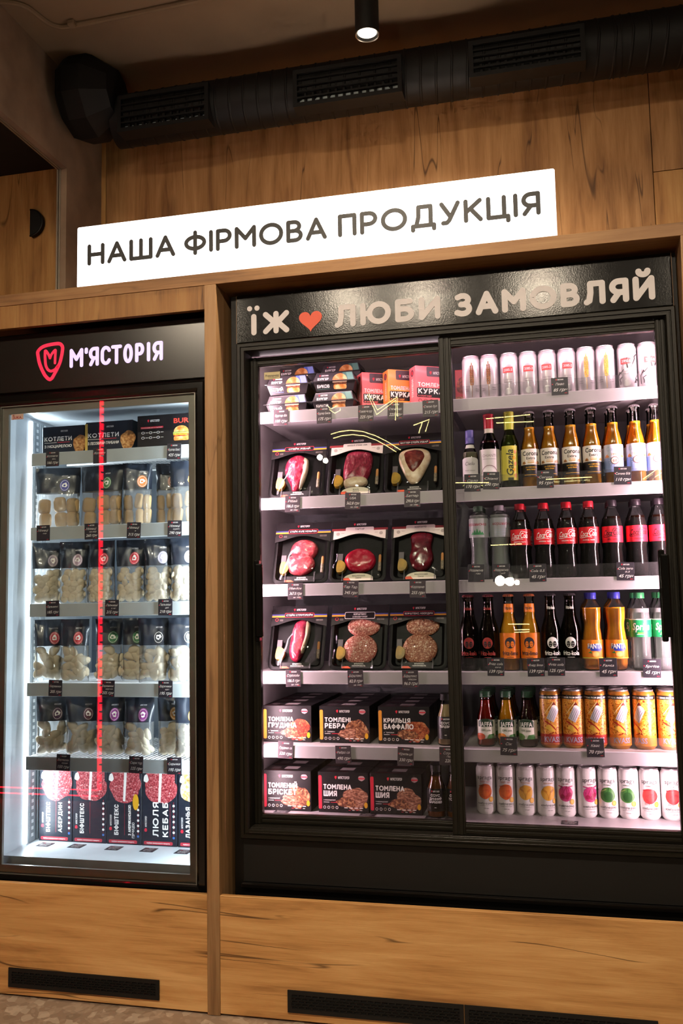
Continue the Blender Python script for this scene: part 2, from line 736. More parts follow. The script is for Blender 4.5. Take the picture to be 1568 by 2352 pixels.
    def title(s, word, u, v, h, m, fit=None, wt=0.21, rot=0, gap=0.42):
        """heavy round-ended capitals from the sign alphabet, printed flat"""
        wd = h * wt
        tot = sum(GL[c][0] if c != ' ' else 0.3 for c in word) + gap * (len(word) - 1)
        kx = ((fit or tot * h * 0.8) - wd) / tot
        kz = h - wd
        hw_ = wd / 2
        vs, fs = [], []
        x = hw_
        for c in word:
            if c == ' ':
                x += (0.3 + gap) * kx
                continue
            for pl in GL[c][1]:
                pts = [(x + p[0] * kx, hw_ + p[1] * kz) for p in pl]
                for a, b in zip(pts, pts[1:]):
                    an = math.atan2(b[1] - a[1], b[0] - a[0])
                    o = len(vs)
                    poly = [(b[0] + hw_ * math.cos(an + R(t)), b[1] + hw_ * math.sin(an + R(t))) for t in range(-90, 91, 30)]
                    poly += [(a[0] + hw_ * math.cos(an + R(t)), a[1] + hw_ * math.sin(an + R(t))) for t in range(90, 271, 30)]
                    vs += poly
                    fs.append(tuple(range(o, o + len(poly))))
            x += (GL[c][0] + gap) * kx
        vs = [(u - b, v + a) if rot == 90 else (u + a, v + b) for a, b in vs]
        return s.put(vs, fs, m, True)

    def build(s, name, fn, parent, smooth=False):
        mb = MB()
        mb.v = [fn(*p) for p in s.v]
        mb.f, mb.m = s.f, s.m
        me = bpy.data.meshes.new(name)
        me.from_pydata(mb.v, [], mb.f)
        for mt in s.mats:
            me.materials.append(mt)
        me.polygons.foreach_set('material_index', mb.m)
        if smooth:
            me.polygons.foreach_set('use_smooth', [True] * len(me.polygons))
        o = bpy.data.objects.new(name, me)
        col.objects.link(o)
        o.parent = parent
        return o


def flat(y0=0.0, x0=0.0, z0=0.0):
    return lambda u, v, o: (x0 + u, y0 - o, z0 + v)


def wrap(prof, yaw0=0.0):
    """wrap on a lathe profile [(r, z)...]"""
    def rad(z):
        for (r0, z0), (r1, z1) in zip(prof, prof[1:]):
            if z0 <= z <= z1 and z1 > z0:
                return r0 + (r1 - r0) * (z - z0) / (z1 - z0)
        return prof[0][0] if z < prof[0][1] else prof[-1][0]
    rmax = max(p[0] for p in prof)

    def fn(u, v, o):
        r = rad(v) + 0.0003 + o * 1.4
        a = u / rmax + yaw0
        return (r * math.sin(a), -r * math.cos(a), v)
    return fn


# ---- rounded single-stroke capitals for the big signs
def arc(cx, cy, rx, ry, a0, a1, n=12):
    return [(cx + rx * math.cos(R(a0 + (a1 - a0) * k / n)), cy + ry * math.sin(R(a0 + (a1 - a0) * k / n))) for k in range(n + 1)]


GL = {
    'Н': (.70, [[(0, 0), (0, 1)], [(.7, 0), (.7, 1)], [(0, .5), (.7, .5)]]),
    'А': (.80, [[(0, 0), (.4, 1), (.8, 0)], [(.13, .3), (.67, .3)]]),
    'Ш': (1.0, [[(0, 1), (0, 0), (1.0, 0), (1.0, 1)], [(.5, 0), (.5, 1)]]),
    'Ф': (.92, [[(.46, -.08), (.46, 1.08)], arc(.46, .5, .46, .33, 0, 360, 28)]),
    'І': (.0, [[(0, 0), (0, 1)]]),
    'Р': (.6, [[(0, 0), (0, 1), (.3, 1)] + arc(.3, .71, .3, .29, 90, -90) + [(0, .42)]]),
    'М': (.86, [[(0, 0), (0, 1), (.43, .42), (.86, 1), (.86, 0)]]),
    'О': (.98, [arc(.49, .5, .49, .5, 0, 360, 32)]),
    'В': (.60, [[(0, 0), (0, 1), (.28, 1)] + arc(.28, .76, .25, .24, 90, -90) + [(0, .52)], [(.28, .52)] + arc(.32, .26, .28, .26, 90, -90) + [(0, 0)]]),
    'П': (.66, [[(0, 0), (0, 1), (.66, 1), (.66, 0)]]),
    'Д': (.92, [[(0, -.2), (0, 0), (.92, 0), (.92, -.2)], [(.14, 0), (.24, .45), (.25, 1), (.78, 1), (.78, 0)]]),
    'У': (.70, [[(0, 1), (.38, .3)], [(.7, 1), (.32, .12), (.22, 0), (.06, 0)]]),
    'К': (.62, [[(0, 0), (0, 1)], [(.6, 1), (.05, .47)], [(.2, .6), (.62, 0)]]),
    'Ц': (.80, [[(0, 1), (0, 0), (.66, 0), (.66, 1)], [(.66, 0), (.82, 0), (.82, -.22)]]),
    'Я': (.6, [[(.6, 0), (.6, 1), (.3, 1)] + arc(.3, .7, .3, .3, 90, 270) + [(.6, .4)], [(.3, .4), (.03, 0)]]),
    'Ї': (.0, [[(0, 0), (0, .92)], [(-.16, 1.28), (-.16, 1.281)], [(.16, 1.28), (.16, 1.281)]]),
    'Ж': (.86, [[(.43, 0), (.43, 1)], [(0, 1), (.36, .5), (0, 0)], [(.86, 1), (.5, .5), (.86, 0)]]),
    'Л': (.72, [[(0, 0), (.12, .08), (.18, .5), (.18, 1), (.72, 1), (.72, 0)]]),
    'Ю': (1.12, [[(0, 0), (0, 1)], [(0, .5), (.3, .5)], arc(.72, .5, .42, .5, 0, 360, 28)]),
    'Б': (.60, [[(.55, 1), (0, 1), (0, 0), (.3, 0)] + arc(.3, .29, .3, .29, -90, 90) + [(0, .58)]]),
    'И': (.70, [[(0, 1), (0, 0), (.7, 1), (.7, 0)]]),
    'Й': (.70, [[(0, 1), (0, 0), (.7, 1), (.7, 0)], arc(.35, 1.42, .2, .18, 180, 360, 8)]),
    'З': (.58, [[(.04, .93), (.2, 1)] + arc(.28, .76, .26, .24, 80, -90) + [(.2, .52)], [(.28, .52)] + arc(.3, .26, .28, .26, 90, -90) + [(.2, 0), (0, .08)]]),
    'Е': (.54, [[(.54, 1), (0, 1), (0, 0), (.54, 0)], [(0, .5), (.48, .5)]]),
    'Г': (.52, [[(0, 0), (0, 1), (.52, 1)]]),
    'Ь': (.56, [[(0, 1), (0, 0), (.28, 0)] + arc(.28, .28, .28, .28, -90, 90) + [(0, .56)]]),
    'Є': (.60, [arc(.32, .68, .32, .32, 25, 180, 8) + arc(.32, .32, .32, .32, 180, 335, 8), [(0, .5), (.42, .5)]]),
    'С': (.60, [arc(.32, .68, .32, .32, 25, 180, 10) + arc(.32, .32, .32, .32, 180, 335, 10)]),
    'Т': (.60, [[(0, 1), (.6, 1)], [(.3, 1), (.3, 0)]]),
    "'": (.0, [[(0, 1), (0, .82)]]),
}


def sign_letters(word, x0, x1, z0, z1, wd, y0, y1, mat, parent, gap=None):
    """one raised letter object per character"""
    g = 0.34 if gap is None else gap
    total = sum(GL[c][0] for c in word) + g * (len(word) - 1)
    sx = (x1 - x0 - wd) / total
    sz = z1 - z0 - wd
    x = x0 + wd / 2
    for c in word:
        W, st = GL[c]
        mb = MB()
        for pl in st:
            ribbon(mb, [(x + p[0] * sx, z0 + wd / 2 + p[1] * sz) for p in pl], wd, y0, y1)
        mb.build('letter', mat, parent)
        x += (W + g) * sx


def ribbon(mb, pts, w_, y0, y1, m=0):
    """raised round-ended stroke: front at y0, back at y1"""
    h = w_ / 2
    for i, (a, b) in enumerate(zip(pts, pts[1:])):
        y0_ = y0 - 0.00002 * (i % 7 + len(mb.v) % 5)
        dx, dz = b[0] - a[0], b[1] - a[1]
        an = math.atan2(dz, dx)
        poly = [(b[0] + h * math.cos(an + R(t)), b[1] + h * math.sin(an + R(t))) for t in range(-90, 91, 15)]
        poly += [(a[0] + h * math.cos(an + R(t)), a[1] + h * math.sin(an + R(t))) for t in range(90, 271, 15)]
        mb.prism(poly, y0_, y1, m)

# ------------------------------------------------------------------ shared materials
BLK = pm('#0b0a09', 0.32, spec=0.3, name='black_gloss_plastic')
BLKM = pm('#100f0d', 0.55, spec=0.3, name='black_satin_metal')
BLKG = pm('#0b0a09', 0.16, coat=0.3, name='black_lacquer')
STEEL = pm('#b9b6ae', 0.35, metal=1.0, name='brushed_metal')
WHITE = pm('#e9e7e6', 0.4, name='white_enamel')
WOODH = wood('oak_laminate_horizontal', 'x', seed=2.3, crack=0.8)
WOODV = wood('oak_laminate_vertical', 'z', light='#c4965c', mid='#ad7c47', dark='#7f5530', seed=5.1, crack=0.6)
WOODW = wood('oak_laminate_wall', 'z', light='#b98c5c', mid='#a07346', dark='#75502d', seed=9.4, crack=0.75, fine=0.8)
WOODV_SHADE = wood('oak_laminate_vertical_shaded', 'z', light='#966f40', mid='#835b31', dark='#5f3f22', seed=5.1, crack=0.6)  # darker copy of the vertical oak; weaker light up there put into the colour
EDGEH = wood('oak_edge_horizontal', 'x', light='#947049', mid='#845f3b', dark='#624429', seed=1.2, crack=0.25, fine=1.6)
EDGEV = wood('oak_edge_vertical', 'z', light='#9c7a55', mid='#8d6a46', dark='#684b2f', seed=3.2, crack=0.4, fine=1.6)
CONC = speck('brown_plaster', [(0.3, '#6d5946'), (0.5, '#7d6753'), (0.7, '#8b755f')], 7, 8, 0.9, bump=0.3)
CEIL = speck('brown_ceiling_paint', [(0.3, '#75614b'), (0.7, '#806a52')], 4, 3, 0.85)
DARK = pm('#1a1713', 0.8, name='dark_paint')

ZC = 3.05
YW = 0.50
XS = -1.626

# ------------------------------------------------------------------ room shell
m, nt, b = newmat('terrazzo_floor')
tc = N(nt, 'ShaderNodeTexCoord')
v1 = N(nt, 'ShaderNodeTexVoronoi')
v1.inputs['Scale'].default_value = 34
wv = N(nt, 'ShaderNodeTexNoise')
wv.inputs['Scale'].default_value = 9
add = N(nt, 'ShaderNodeMixRGB', blend_type='ADD')
add.inputs[0].default_value = 0.05
nt.links.new(tc.outputs['Object'], add.inputs[1])
nt.links.new(wv.outputs['Color'], add.inputs[2])
nt.links.new(tc.outputs['Object'], wv.inputs['Vector'])
nt.links.new(add.outputs[0], v1.inputs['Vector'])
v2 = N(nt, 'ShaderNodeTexVoronoi')
v2.inputs['Scale'].default_value = 70
nt.links.new(add.outputs[0], v2.inputs['Vector'])
bw = N(nt, 'ShaderNodeSeparateColor')
nt.links.new(v1.outputs['Color'], bw.inputs[0])
bw2 = N(nt, 'ShaderNodeSeparateColor')
nt.links.new(v2.outputs['Color'], bw2.inputs[0])
r1 = N(nt, 'ShaderNodeValToRGB')
r1.color_ramp.interpolation = 'CONSTANT'
e = r1.color_ramp.elements
e[0].position, e[0].color = 0.0, srgb('#8a7563')
e[1].position, e[1].color = 0.55, srgb('#9c8773')
k = e.new(0.72)
k.color = srgb('#b3a18d')
k = e.new(0.88)
k.color = srgb('#7a6755')
r2 = N(nt, 'ShaderNodeValToRGB')
r2.color_ramp.interpolation = 'CONSTANT'
e = r2.color_ramp.elements
e[0].position, e[0].color = 0.0, srgb('#86705e')
e[1].position, e[1].color = 0.7, srgb('#a08b78')
nt.links.new(bw.outputs[0], r1.inputs[0])
nt.links.new(bw2.outputs[0], r2.inputs[0])
mx = N(nt, 'ShaderNodeMixRGB')
mx.inputs[0].default_value = 0.4
nt.links.new(r1.outputs[0], mx.inputs[1])
nt.links.new(r2.outputs[0], mx.inputs[2])
nt.links.new(mx.outputs[0], b.inputs['Base Color'])
b.inputs['Roughness'].default_value = 0.45
TERR = m

struct('floor', MB().box(-6.6, 2.6, -5.3, 0.6, -0.06, 0.0), TERR, 'beige terrazzo floor with pale stone chips')
struct('ceiling', MB().box(-6.6, 2.6, -5.3, 0.6, ZC, ZC + 0.06), CEIL, 'brown painted ceiling')
struct('wall_right', MB().box(2.6, 2.66, -5.3, 0.6, 0, ZC), CONC, 'brown plaster wall to the right')
struct('wall_front', MB().box(-6.6, 2.6, -5.36, -5.3, 0, ZC), DARK, 'dark wall opposite the fridges')
struct('wall_far_left', MB().box(-6.66, -6.6, -5.3, 0.6, 0, ZC), CONC, 'plaster wall of the next room')
wb = struct('wall_back', MB().box(-6.6, 2.6, YW + 0.022, YW + 0.1, 2.12, ZC), DARK, 'oak panelled wall above the fridges')
xa, xb = at(243, 480, YW).x, at(1501, 430, YW).x
zsp = at(1501, 395, YW).z
zl = at(50, 398, YW).z
g = 0.0012
for nm, x0, x1, z0, z1, mt in (('panel', xa + g, xb - g, 2.12, ZC, WOODW), ('panel', XS, xa - g, 2.12, ZC, WOODV),
                               ('panel', xb + g, 2.6, 2.12, zsp - g, WOODV), ('panel', xb + g, 2.6, zsp + g, ZC, WOODW),
                               ('panel', -3.2, XS - 0.03, 2.12, zl, WOODV)):
    MB().cbox(x0, x1, YW, YW + 0.02, z0, z1, 0.0006).build(nm, mt, wb)

# plaster side wall carried over a wide opening; only its far end and lintel show
yo = atx(152, 500, XS).y
zlin = 2.705
MB().box(-2.3, 0.95, 0.74, 0.76, 0.0, 2.12).build('backing_board', DARK, wb)
th = 0.022
sw = MB()
sw.box(XS - th, XS, yo, YW + 0.02, 2.168, ZC)
sw.box(XS - th, XS, -5.3, yo, zlin, ZC)
wl = struct('wall_left', sw, CONC, 'plaster lintel and pier at the left, above the fridge')
fr = MB()
for o_ in (0.0, 0.0095):
    fr.box(XS - th - 0.0065 - o_, XS - th - o_, yo - 0.002, yo + 0.02, 2.168, zlin)
    fr.box(XS - th - 0.0065 - o_, XS - th - o_, -1.6, yo + 0.02, zlin - 0.002, zlin + 0.02)
fr.build('metal_frame', pm('#8f8272', 0.4, metal=0.6, name='anodised_strip'), wl)
sf = MB().box(-6.6, XS - th - 0.03, -1.4, YW, zl, zl + 0.2)
struct('trim_1', sf, DARK, 'dark lowered soffit seen through the opening')
# round cut-out pull on the wood beyond the opening
c0 = at(76, 517, YW)
pts = []
for k in range(17):
    a = R(-90 + 180 * k / 16)
    pts.append((c0.x + 0.052 * math.cos(a), c0.z + 0.052 * math.sin(a)))
wh = MB()
wh.prism(pts, YW - 0.022, YW - 0.001)
wh.tube([(p[0], YW - 0.021, p[1]) for p in pts], 0.004, 6)
tag(wh.build('wall_handle', BLKM), 'black half-round pull on the oak panel at far left', 'handle')

# cable run on the ceiling
cp = [atz(x, y, ZC - 0.006) for x, y in ((-40, 10), (0, 4), (35, 7), (62, 16), (88, 36), (112, 53), (135, 61), (160, 60), (260, 41), (400, 12), (560, -22), (800, -72))]
sm = []
for i in range(len(cp) - 1):
    for t in (0, 0.33, 0.66):
        p0, p1, p2, p3 = cp[max(0, i - 1)], cp[i], cp[i + 1], cp[min(len(cp) - 1, i + 2)]
        sm.append(0.5 * ((2 * p1) + (p2 - p0) * t + (2 * p0 - 5 * p1 + 4 * p2 - p3) * t * t + (3 * p1 - p0 - 3 * p2 + p3) * t ** 3))
cb = thing('ceiling_cable', 'painted cable curving across the brown ceiling, top left', 'cable', sm[0])
MB().tube(sm, 0.0085, 8).build('cable', CEIL, cb, smooth=True)
q = atz(165, 52, ZC - 0.006)
MB().cbox(q.x - 0.012, q.x + 0.012, q.y - 0.012, q.y + 0.012, ZC - 0.018, ZC - 0.0005, 0.003).build('clip', CEIL, cb)

# ------------------------------------------------------------------ oak surround of the fridges
ZT, ZB, ZP = 2.1662, 2.1291, 0.3280
XL, XR, XN = -1.0077, -0.9699, 0.367
su = thing('fridge_surround', 'oak laminate cabinet framing both fridges', 'cabinet', (-0.3, 0.0, 0.0))
MB().cbox(-2.3, 0.95, 0.0, YW - 0.004, ZB, ZT, 0.0008).build('top_board', EDGEH, su)
MB().cbox(XL, XR, 0.0, 0.74, 0.001, ZB, 0.0008).build('post', EDGEV, su)
MB().cbox(XN, XN + 0.038, 0.0, 0.74, 0.001, ZB, 0.0008).build('post', EDGEV, su)
MB().cbox(-2.3, XL, 0.003, 0.021, 2.0545, ZB, 0.0006).build('fascia_panel', WOODV_SHADE, su)
MB().cbox(-2.3, XL, 0.003, 0.021, 0.006, ZP, 0.0008).build('plinth_panel', WOODH, su)
MB().cbox(XR, XN, 0.003, 0.021, 0.006, ZP, 0.0008).build('plinth_panel', WOODH, su)


def vent(x0, x1, z0, z1):
    b_ = MB()
    b_.box(x0 + 0.004, x1 - 0.004, 0.0012, 0.0028, z0 + 0.004, z1 - 0.004, 1)  # black sheet stands for the shade in the cavity behind the slots
    f0, f1 = -0.0022, 0.001
    mg = 0.011
    b_.box(x0, x1, f0, f1, z0, z0 + mg)
    b_.box(x0, x1, f0, f1, z1 - mg, z1)
    b_.box(x0, x0 + mg, f0, f1, z0 + mg, z1 - mg)
    b_.box(x1 - mg, x1, f0, f1, z0 + mg, z1 - mg)
    rows = 5
    hz = (z1 - z0 - 2 * mg) / rows
    pitch = 0.0195
    for r in range(rows):
        zb = z0 + mg + r * hz
        b_.box(x0 + mg, x1 - mg, f0 + 0.0003, f1, zb - 0.0011, zb + 0.0011)
        x = x0 + mg + (0.5 if r % 2 else 0.0) * pitch
        while x < x1 - mg:
            b_.box(x - 0.002, x + 0.002, f0 + 0.0003, f1, zb, zb + hz)
            x += pitch
    return b_.build('vent_grille', [BLKM, pm('#020202', 0.9, name='vent_shade_black')], su)


vent(-1.643, -1.155, 0.0285, 0.0840)
vent(-0.770, -0.2825, 0.028, 0.0875)
vent(-0.2805, 0.2075, 0.028, 0.0875)

# ------------------------------------------------------------------ light-box sign on the top board
sg = thing('lightbox_sign', 'long white illuminated sign with dark Cyrillic capitals standing on the top board', 'sign', (-0.7, 0.05, ZT))
sx0, sx1, sz0, sz1 = -1.442, 0.0445, ZT + 0.0005, 2.3650
SIGNM = pm('#fbfaff', 0.4, emit=1.55, name='lit_acrylic')
bx = MB().cbox(sx0, sx1, 0.004, 0.09, sz0, sz1, 0.004)
bx.build('light_panel', SIGNM, sg)
MB().cbox(sx0 + 0.003, sx1 - 0.003, 0.0901, 0.1, sz0, sz1 - 0.003, 0.002).build('back_plate', WHITE, sg)
INK = pm('#0e0c0b', 0.5, name='dark_vinyl')
for wd_, a, b_ in (('НАША', 200, 401), ('ФІРМОВА', 422, 749), ('ПРОДУКЦІЯ', 776, 1242)):
    t_ = 0.0124
    xx0, xx1 = at(a, 560, 0.0).x, at(b_, 500, 0.0).x
    sign_letters(wd_, xx0, xx1, 2.2335, 2.3025, t_, 0.0025, 0.0048, INK, sg)

# ------------------------------------------------------------------ ventilation duct below the ceiling
YD = 0.30
zd = at(1033, 166, YD).z
rd = 0.088
dx0, dx1 = at(262, 300, YD).x, 2.55
du = thing('ventilation_duct', 'black spiral round air duct under the ceiling', 'duct', (-0.2, YD, zd - rd))
mbd = MB()
n = 30
vs, fs = [], []
xs_ = []
x = dx0
while x < dx1:
    xs_ += [(x, 0), (x + 0.038, 0), (x + 0.041, 0.0022), (x + 0.044, 0.0022), (x + 0.047, 0)]
    x += 0.05
for (x, dr) in xs_:
    for k in range(n):
        a = 2 * math.pi * k / n
        vs.append((x + 0.05 * (k / n if k <= n // 2 else 1 - k / n), YD + (rd + dr) * math.cos(a), zd + (rd + dr) * math.sin(a)))
for i in range(len(xs_) - 1):
    for k in range(n):
        k2 = (k + 1) % n
        fs.append((i * n + k, i * n + k2, (i + 1) * n + k2, (i + 1) * n + k))
fs.append(tuple(range(n)))
mbd.add(vs, fs)
DUCT = pm('#090807', 0.6, metal=0.0, spec=0.3, name='black_duct_paint')
mbd.build('duct_tube', DUCT, du, smooth=True)
# faceted end drum
de = at(206, 228, 0.24)
mb = MB()
prof = [(0.09, -0.085), (0.135, -0.06), (0.147, -0.03), (0.147, 0.035), (0.12, 0.07), (0.09, 0.11)]
vs, fs = [], []
n = 10
for r_, a_ in prof:
    for k in range(n):
        an = 2 * math.pi * (k + 0.5) / n
        vs.append((de.x + a_, de.y + r_ * math.cos(an), de.z + r_ * math.sin(an)))
for i in range(len(prof) - 1):
    for k in range(n):
        fs.append((i * n + k, i * n + (k + 1) % n, (i + 1) * n + (k + 1) % n, (i + 1) * n + k))
fs += [tuple(range(n)), tuple((len(prof) - 1) * n + k for k in range(n))]
mb.add(vs, fs)
mb.build('end_drum', DUCT, du)
# joint ring with two screws on the right part
xj = at(1413, 100, YD - rd).x
mb = MB()
for o_ in (0.0, 0.02):
    pts = [(xj + o_, YD + (rd + 0.001) * math.cos(2 * math.pi * k / 28), zd + (rd + 0.001) * math.sin(2 * math.pi * k / 28)) for k in range(28)]
    mb.tube(pts, 0.0022, 6, close=True)
mb.build('joint_ring', DUCT, du, smooth=True)
for (gx0, gx1, cx, ty, by) in ((276, 470, 370, 212, 281), (680, 914, 797, 150, 220), (1084, 1335, 1209, 82, 150)):
    yf = YD - rd - 0.012
    X0, X1 = at(gx0, (ty + by) / 2, yf).x, at(gx1, (ty + by) / 2, yf).x
    Z1, Z0 = at(cx, ty, yf).z, at(cx, by, yf).z
    gb = MB()
    gb.frame(X0 - 0.012, X1 + 0.012, Z0 - 0.012, Z1 + 0.012, [(0, yf), (0.014, yf), (0.014, yf + 0.06), (0, yf + 0.06)])
    gr = gb.build('air_grille', DUCT, du)
    MB().box(X0, X1, yf + 0.034, yf + 0.036, Z0, Z1).build('filter', pm('#c3cfd4', 0.5, name='grey_filter'), gr)
    for k in range(1, 5):
        z = Z0 + (Z1 - Z0) * k / 5
        MB().box(X0, X1, yf + 0.002, yf + 0.012, z - 0.0022, z + 0.0022).build('slat', DUCT, gr)
    nv = int(round((X1 - X0) / 0.026))
    for k in range(1, nv):
        x = X0 + (X1 - X0) * k / nv
        MB().box(x - 0.0035, x + 0.0035, yf + 0.014, yf + 0.028, Z0, Z1).build('slat', DUCT, gr)

# ------------------------------------------------------------------ tubular ceiling lamp
YL = -0.12
lc = at(843, 80, YL)
rl = (at(870, 60, YL).x - at(816, 60, YL).x) / 2
dl = thing('ceiling_spotlight', 'black cylinder ceiling spotlight with glowing lower end', 'lamp', (lc.x, YL, ZC))
rl_ = rl
tb = MB()
tb.lathe([(rl, lc.z), (rl, ZC - 0.001), (rl * 0.8, ZC - 0.001), (rl * 0.8, lc.z + 0.006), (rl * 0.93, lc.z)], 32, 0, lc.x, YL, close=False)
tb.build('tube', BLKM, dl, smooth=True)
tb = MB()
tb.lathe([(rl * 0.92, lc.z + 0.0004), (rl * 1.0, lc.z - 0.0012), (rl * 1.0, lc.z + 0.002), (rl * 0.92, lc.z + 0.004)], 32, 0, lc.x, YL, close=False)
tb.build('rim', pm('#8d867c', 0.3, metal=1.0, name='lamp_rim'), dl, smooth=True)
tb = MB()
tb.lathe([(0.0001, lc.z + 0.012), (rl * 0.7, lc.z + 0.012), (rl * 0.9, lc.z + 0.002)], 28, 0, lc.x, YL, close=False)
tb.build('bulb', pm('#fff1dc', 0.4, emit=6.0, name='lamp_glow'), dl, smooth=True)
lamp('ceiling_spotlight_light', 'SPOT', (lc.x, YL, lc.z - 0.01), (lc.x, YL + 0.30, 0.0), 75, WARM, 0.03, spot=150, blend=0.7)

# ------------------------------------------------------------------ wide fridge with sliding glass doors
GLASS = clear('door_glass', '#f4f7f6', 1.45, 0.0)
ACRY = clear('acrylic_lip', '#f7f7f8', 1.4, 0.02, 0.03)
LINER = pm('#b9b3b4', 0.45, name='fridge_liner')
LINER_SHADE = pm('#6b6a70', 0.5, name='fridge_liner_shaded')  # darker liner: shade behind the goods is put into the colour
RAILM = pm('#a8a2a5', 0.42, name='price_rail_plastic')
FRM = pm('#141109', 0.45, spec=0.22, bump=0.05, name='black_pvc_frame')
PINK = (1.0, 0.63, 0.72)
COOL = (0.80, 0.90, 1.0)

f2 = thing('sliding_door_fridge', 'wide black drinks and meat fridge with two sliding glass doors', 'fridge', (-0.3, 0.085, 0.0))
bd = MB()
bd.box(-0.953, -0.936, 0.087, 0.73, 0.03, 2.114)
bd.box(0.348, 0.363, 0.087, 0.73, 0.03, 2.114)
bd.box(-0.936, 0.348, 0.087, 0.73, 2.008, 2.114)
bd.box(-0.936, 0.348, 0.087, 0.132, 1.932, 2.008)
bd.box(-0.936, 0.348, 0.087, 0.73, 0.03, 0.470)
bd.box(-0.936, 0.348, 0.70, 0.73, 0.470, 2.008)
bd.build('body', BLK, f2)
ln = MB()
ln.box(-0.936, -0.932, 0.135, 0.70, 0.50, 2.008)
ln.box(0.344, 0.348, 0.135, 0.70, 0.50, 2.008)
ln.box(-0.932, 0.344, 0.135, 0.70, 2.004, 2.008)
ln.box(-0.932, 0.344, 0.135, 0.70, 0.470, 0.5115)
ln.build('liner', LINER, f2)
MB().box(-0.932, 0.344, 0.69, 0.699, 0.5115, 2.004).build('back_panel', LINER_SHADE, f2)
# perforated uprights on the inner walls
for x in (-0.9315, 0.3395):
    u_ = MB().box(x, x + 0.004, 0.205, 0.235, 0.5115, 1.90)
    z = 0.53
    while z < 1.9:
        u_.box(x - 0.0003 if x > 0 else x + 0.004, x if x > 0 else x + 0.0043, 0.215, 0.225, z, z + 0.009, 1)
        z += 0.02
    u_.build('shelf_upright', [LINER, DARK], f2)
# front lip of the floor
MB().cbox(-0.931, 0.339, 0.186, 0.692, 0.5116, 0.5120, 0.0001).build('floor_plate', RAILM, f2)
fl = MB()
x = -0.28
while x < 0.33:
    fl.box(x, x + 0.003, 0.150, 0.186, 0.5118, 0.5150)
    x += 0.0085
fl.box(-0.28, 0.33, 0.148, 0.151, 0.5118, 0.5150)
fl.build('drain_comb', RAILM, f2)

hd = MB().cbox(-0.932, 0.3495, 0.080, 0.0865, 1.963, 2.1125, 0.0008).build('header_panel', pm('#080706', 0.17, spec=0.2, bump=0.07, bscale=260, name='black_orange_peel_panel'), f2)
for x in (-0.9335, 0.3500):
    MB().box(x, x + 0.0016, 0.0785, 0.0866, 1.960, 2.113).build('header_gap_line', pm('#6b5138', 0.4, name='lit_gap_brown'), f2)  # thin strip coloured to imitate the lit gap beside the header
t_ = 0.0172
LETM = pm('#cdc7c8', 0.55, name='cream_vinyl')
xi = at(583, 735, 0.08).x
mb = MB()
for pl in ([(xi, 1.9916), (xi, 2.042)], [(xi - 0.0135, 2.0685), (xi - 0.0133, 2.0685)], [(xi + 0.0105, 2.0685), (xi + 0.0107, 2.0685)]):
    ribbon(mb, pl, t_ * (1.0 if pl[1][1] - pl[0][1] > 0.01 else 0.95), 0.0785, 0.0801)
mb.build('letter', LETM, hd)
for wd_, a, b_, ya in (('Ж', 604, 664, 735), ('ЛЮБИ', 768, 1011, 715), ('ЗАМОВЛЯЙ', 1042, 1503, 680)):
    xx0, xx1 = at(a, ya, 0.08).x, at(b_, ya - (b_ - a) * 0.06, 0.08).x
    sign_letters(wd_, xx0, xx1, 1.983, 2.0535, t_, 0.0785, 0.0801, LETM, hd, 0.46)
hx, hz = at(713, 733, 0.08).x, 2.0155
pts = []
for k in range(40):
    t = 2 * math.pi * k / 40
    pts.append((hx + 0.0365 * (math.sin(t) ** 3), hz + 0.0022 * (13 * math.cos(t) - 5 * math.cos(2 * t) - 2 * math.cos(3 * t) - math.cos(4 * t))))
MB().prism(pts, 0.0785, 0.0801).build('heart', pm('#d8481f', 0.5, name='orange_vinyl'), hd)

# fixed surround of the doors with stepped ridges, sill tracks, lower panel
MB().frame(-0.929, 0.353, 0.472, 1.957, [(0, 0.087), (0, 0.066), (0.004, 0.060), (0.013, 0.060), (0.0145, 0.064), (0.0165, 0.064), (0.018, 0.0605),
                                          (0.0255, 0.0605), (0.028, 0.068), (0.028, 0.130), (0.0, 0.130)]).build('door_surround', FRM, f2)
tr = MB()
for z, y0 in ((0.4905, 0.0597), (0.4975, 0.066), (0.5005, 0.072)):
    tr.cbox(-0.900, 0.324, y0, 0.13, z, z + 0.0035, 0.0008)
tr.build('sill_track', pm('#1d1a16', 0.25, name='track_pvc'), f2)
MB().cbox(-0.926, 0.350, 0.0835, 0.0868, 0.346, 0.4715, 0.0008).build('lower_panel', BLKM, f2)
MB().cbox(-0.930, 0.353, 0.070, 0.0868, 0.330, 0.3455, 0.003).build('lower_ledge', BLKG, f2)


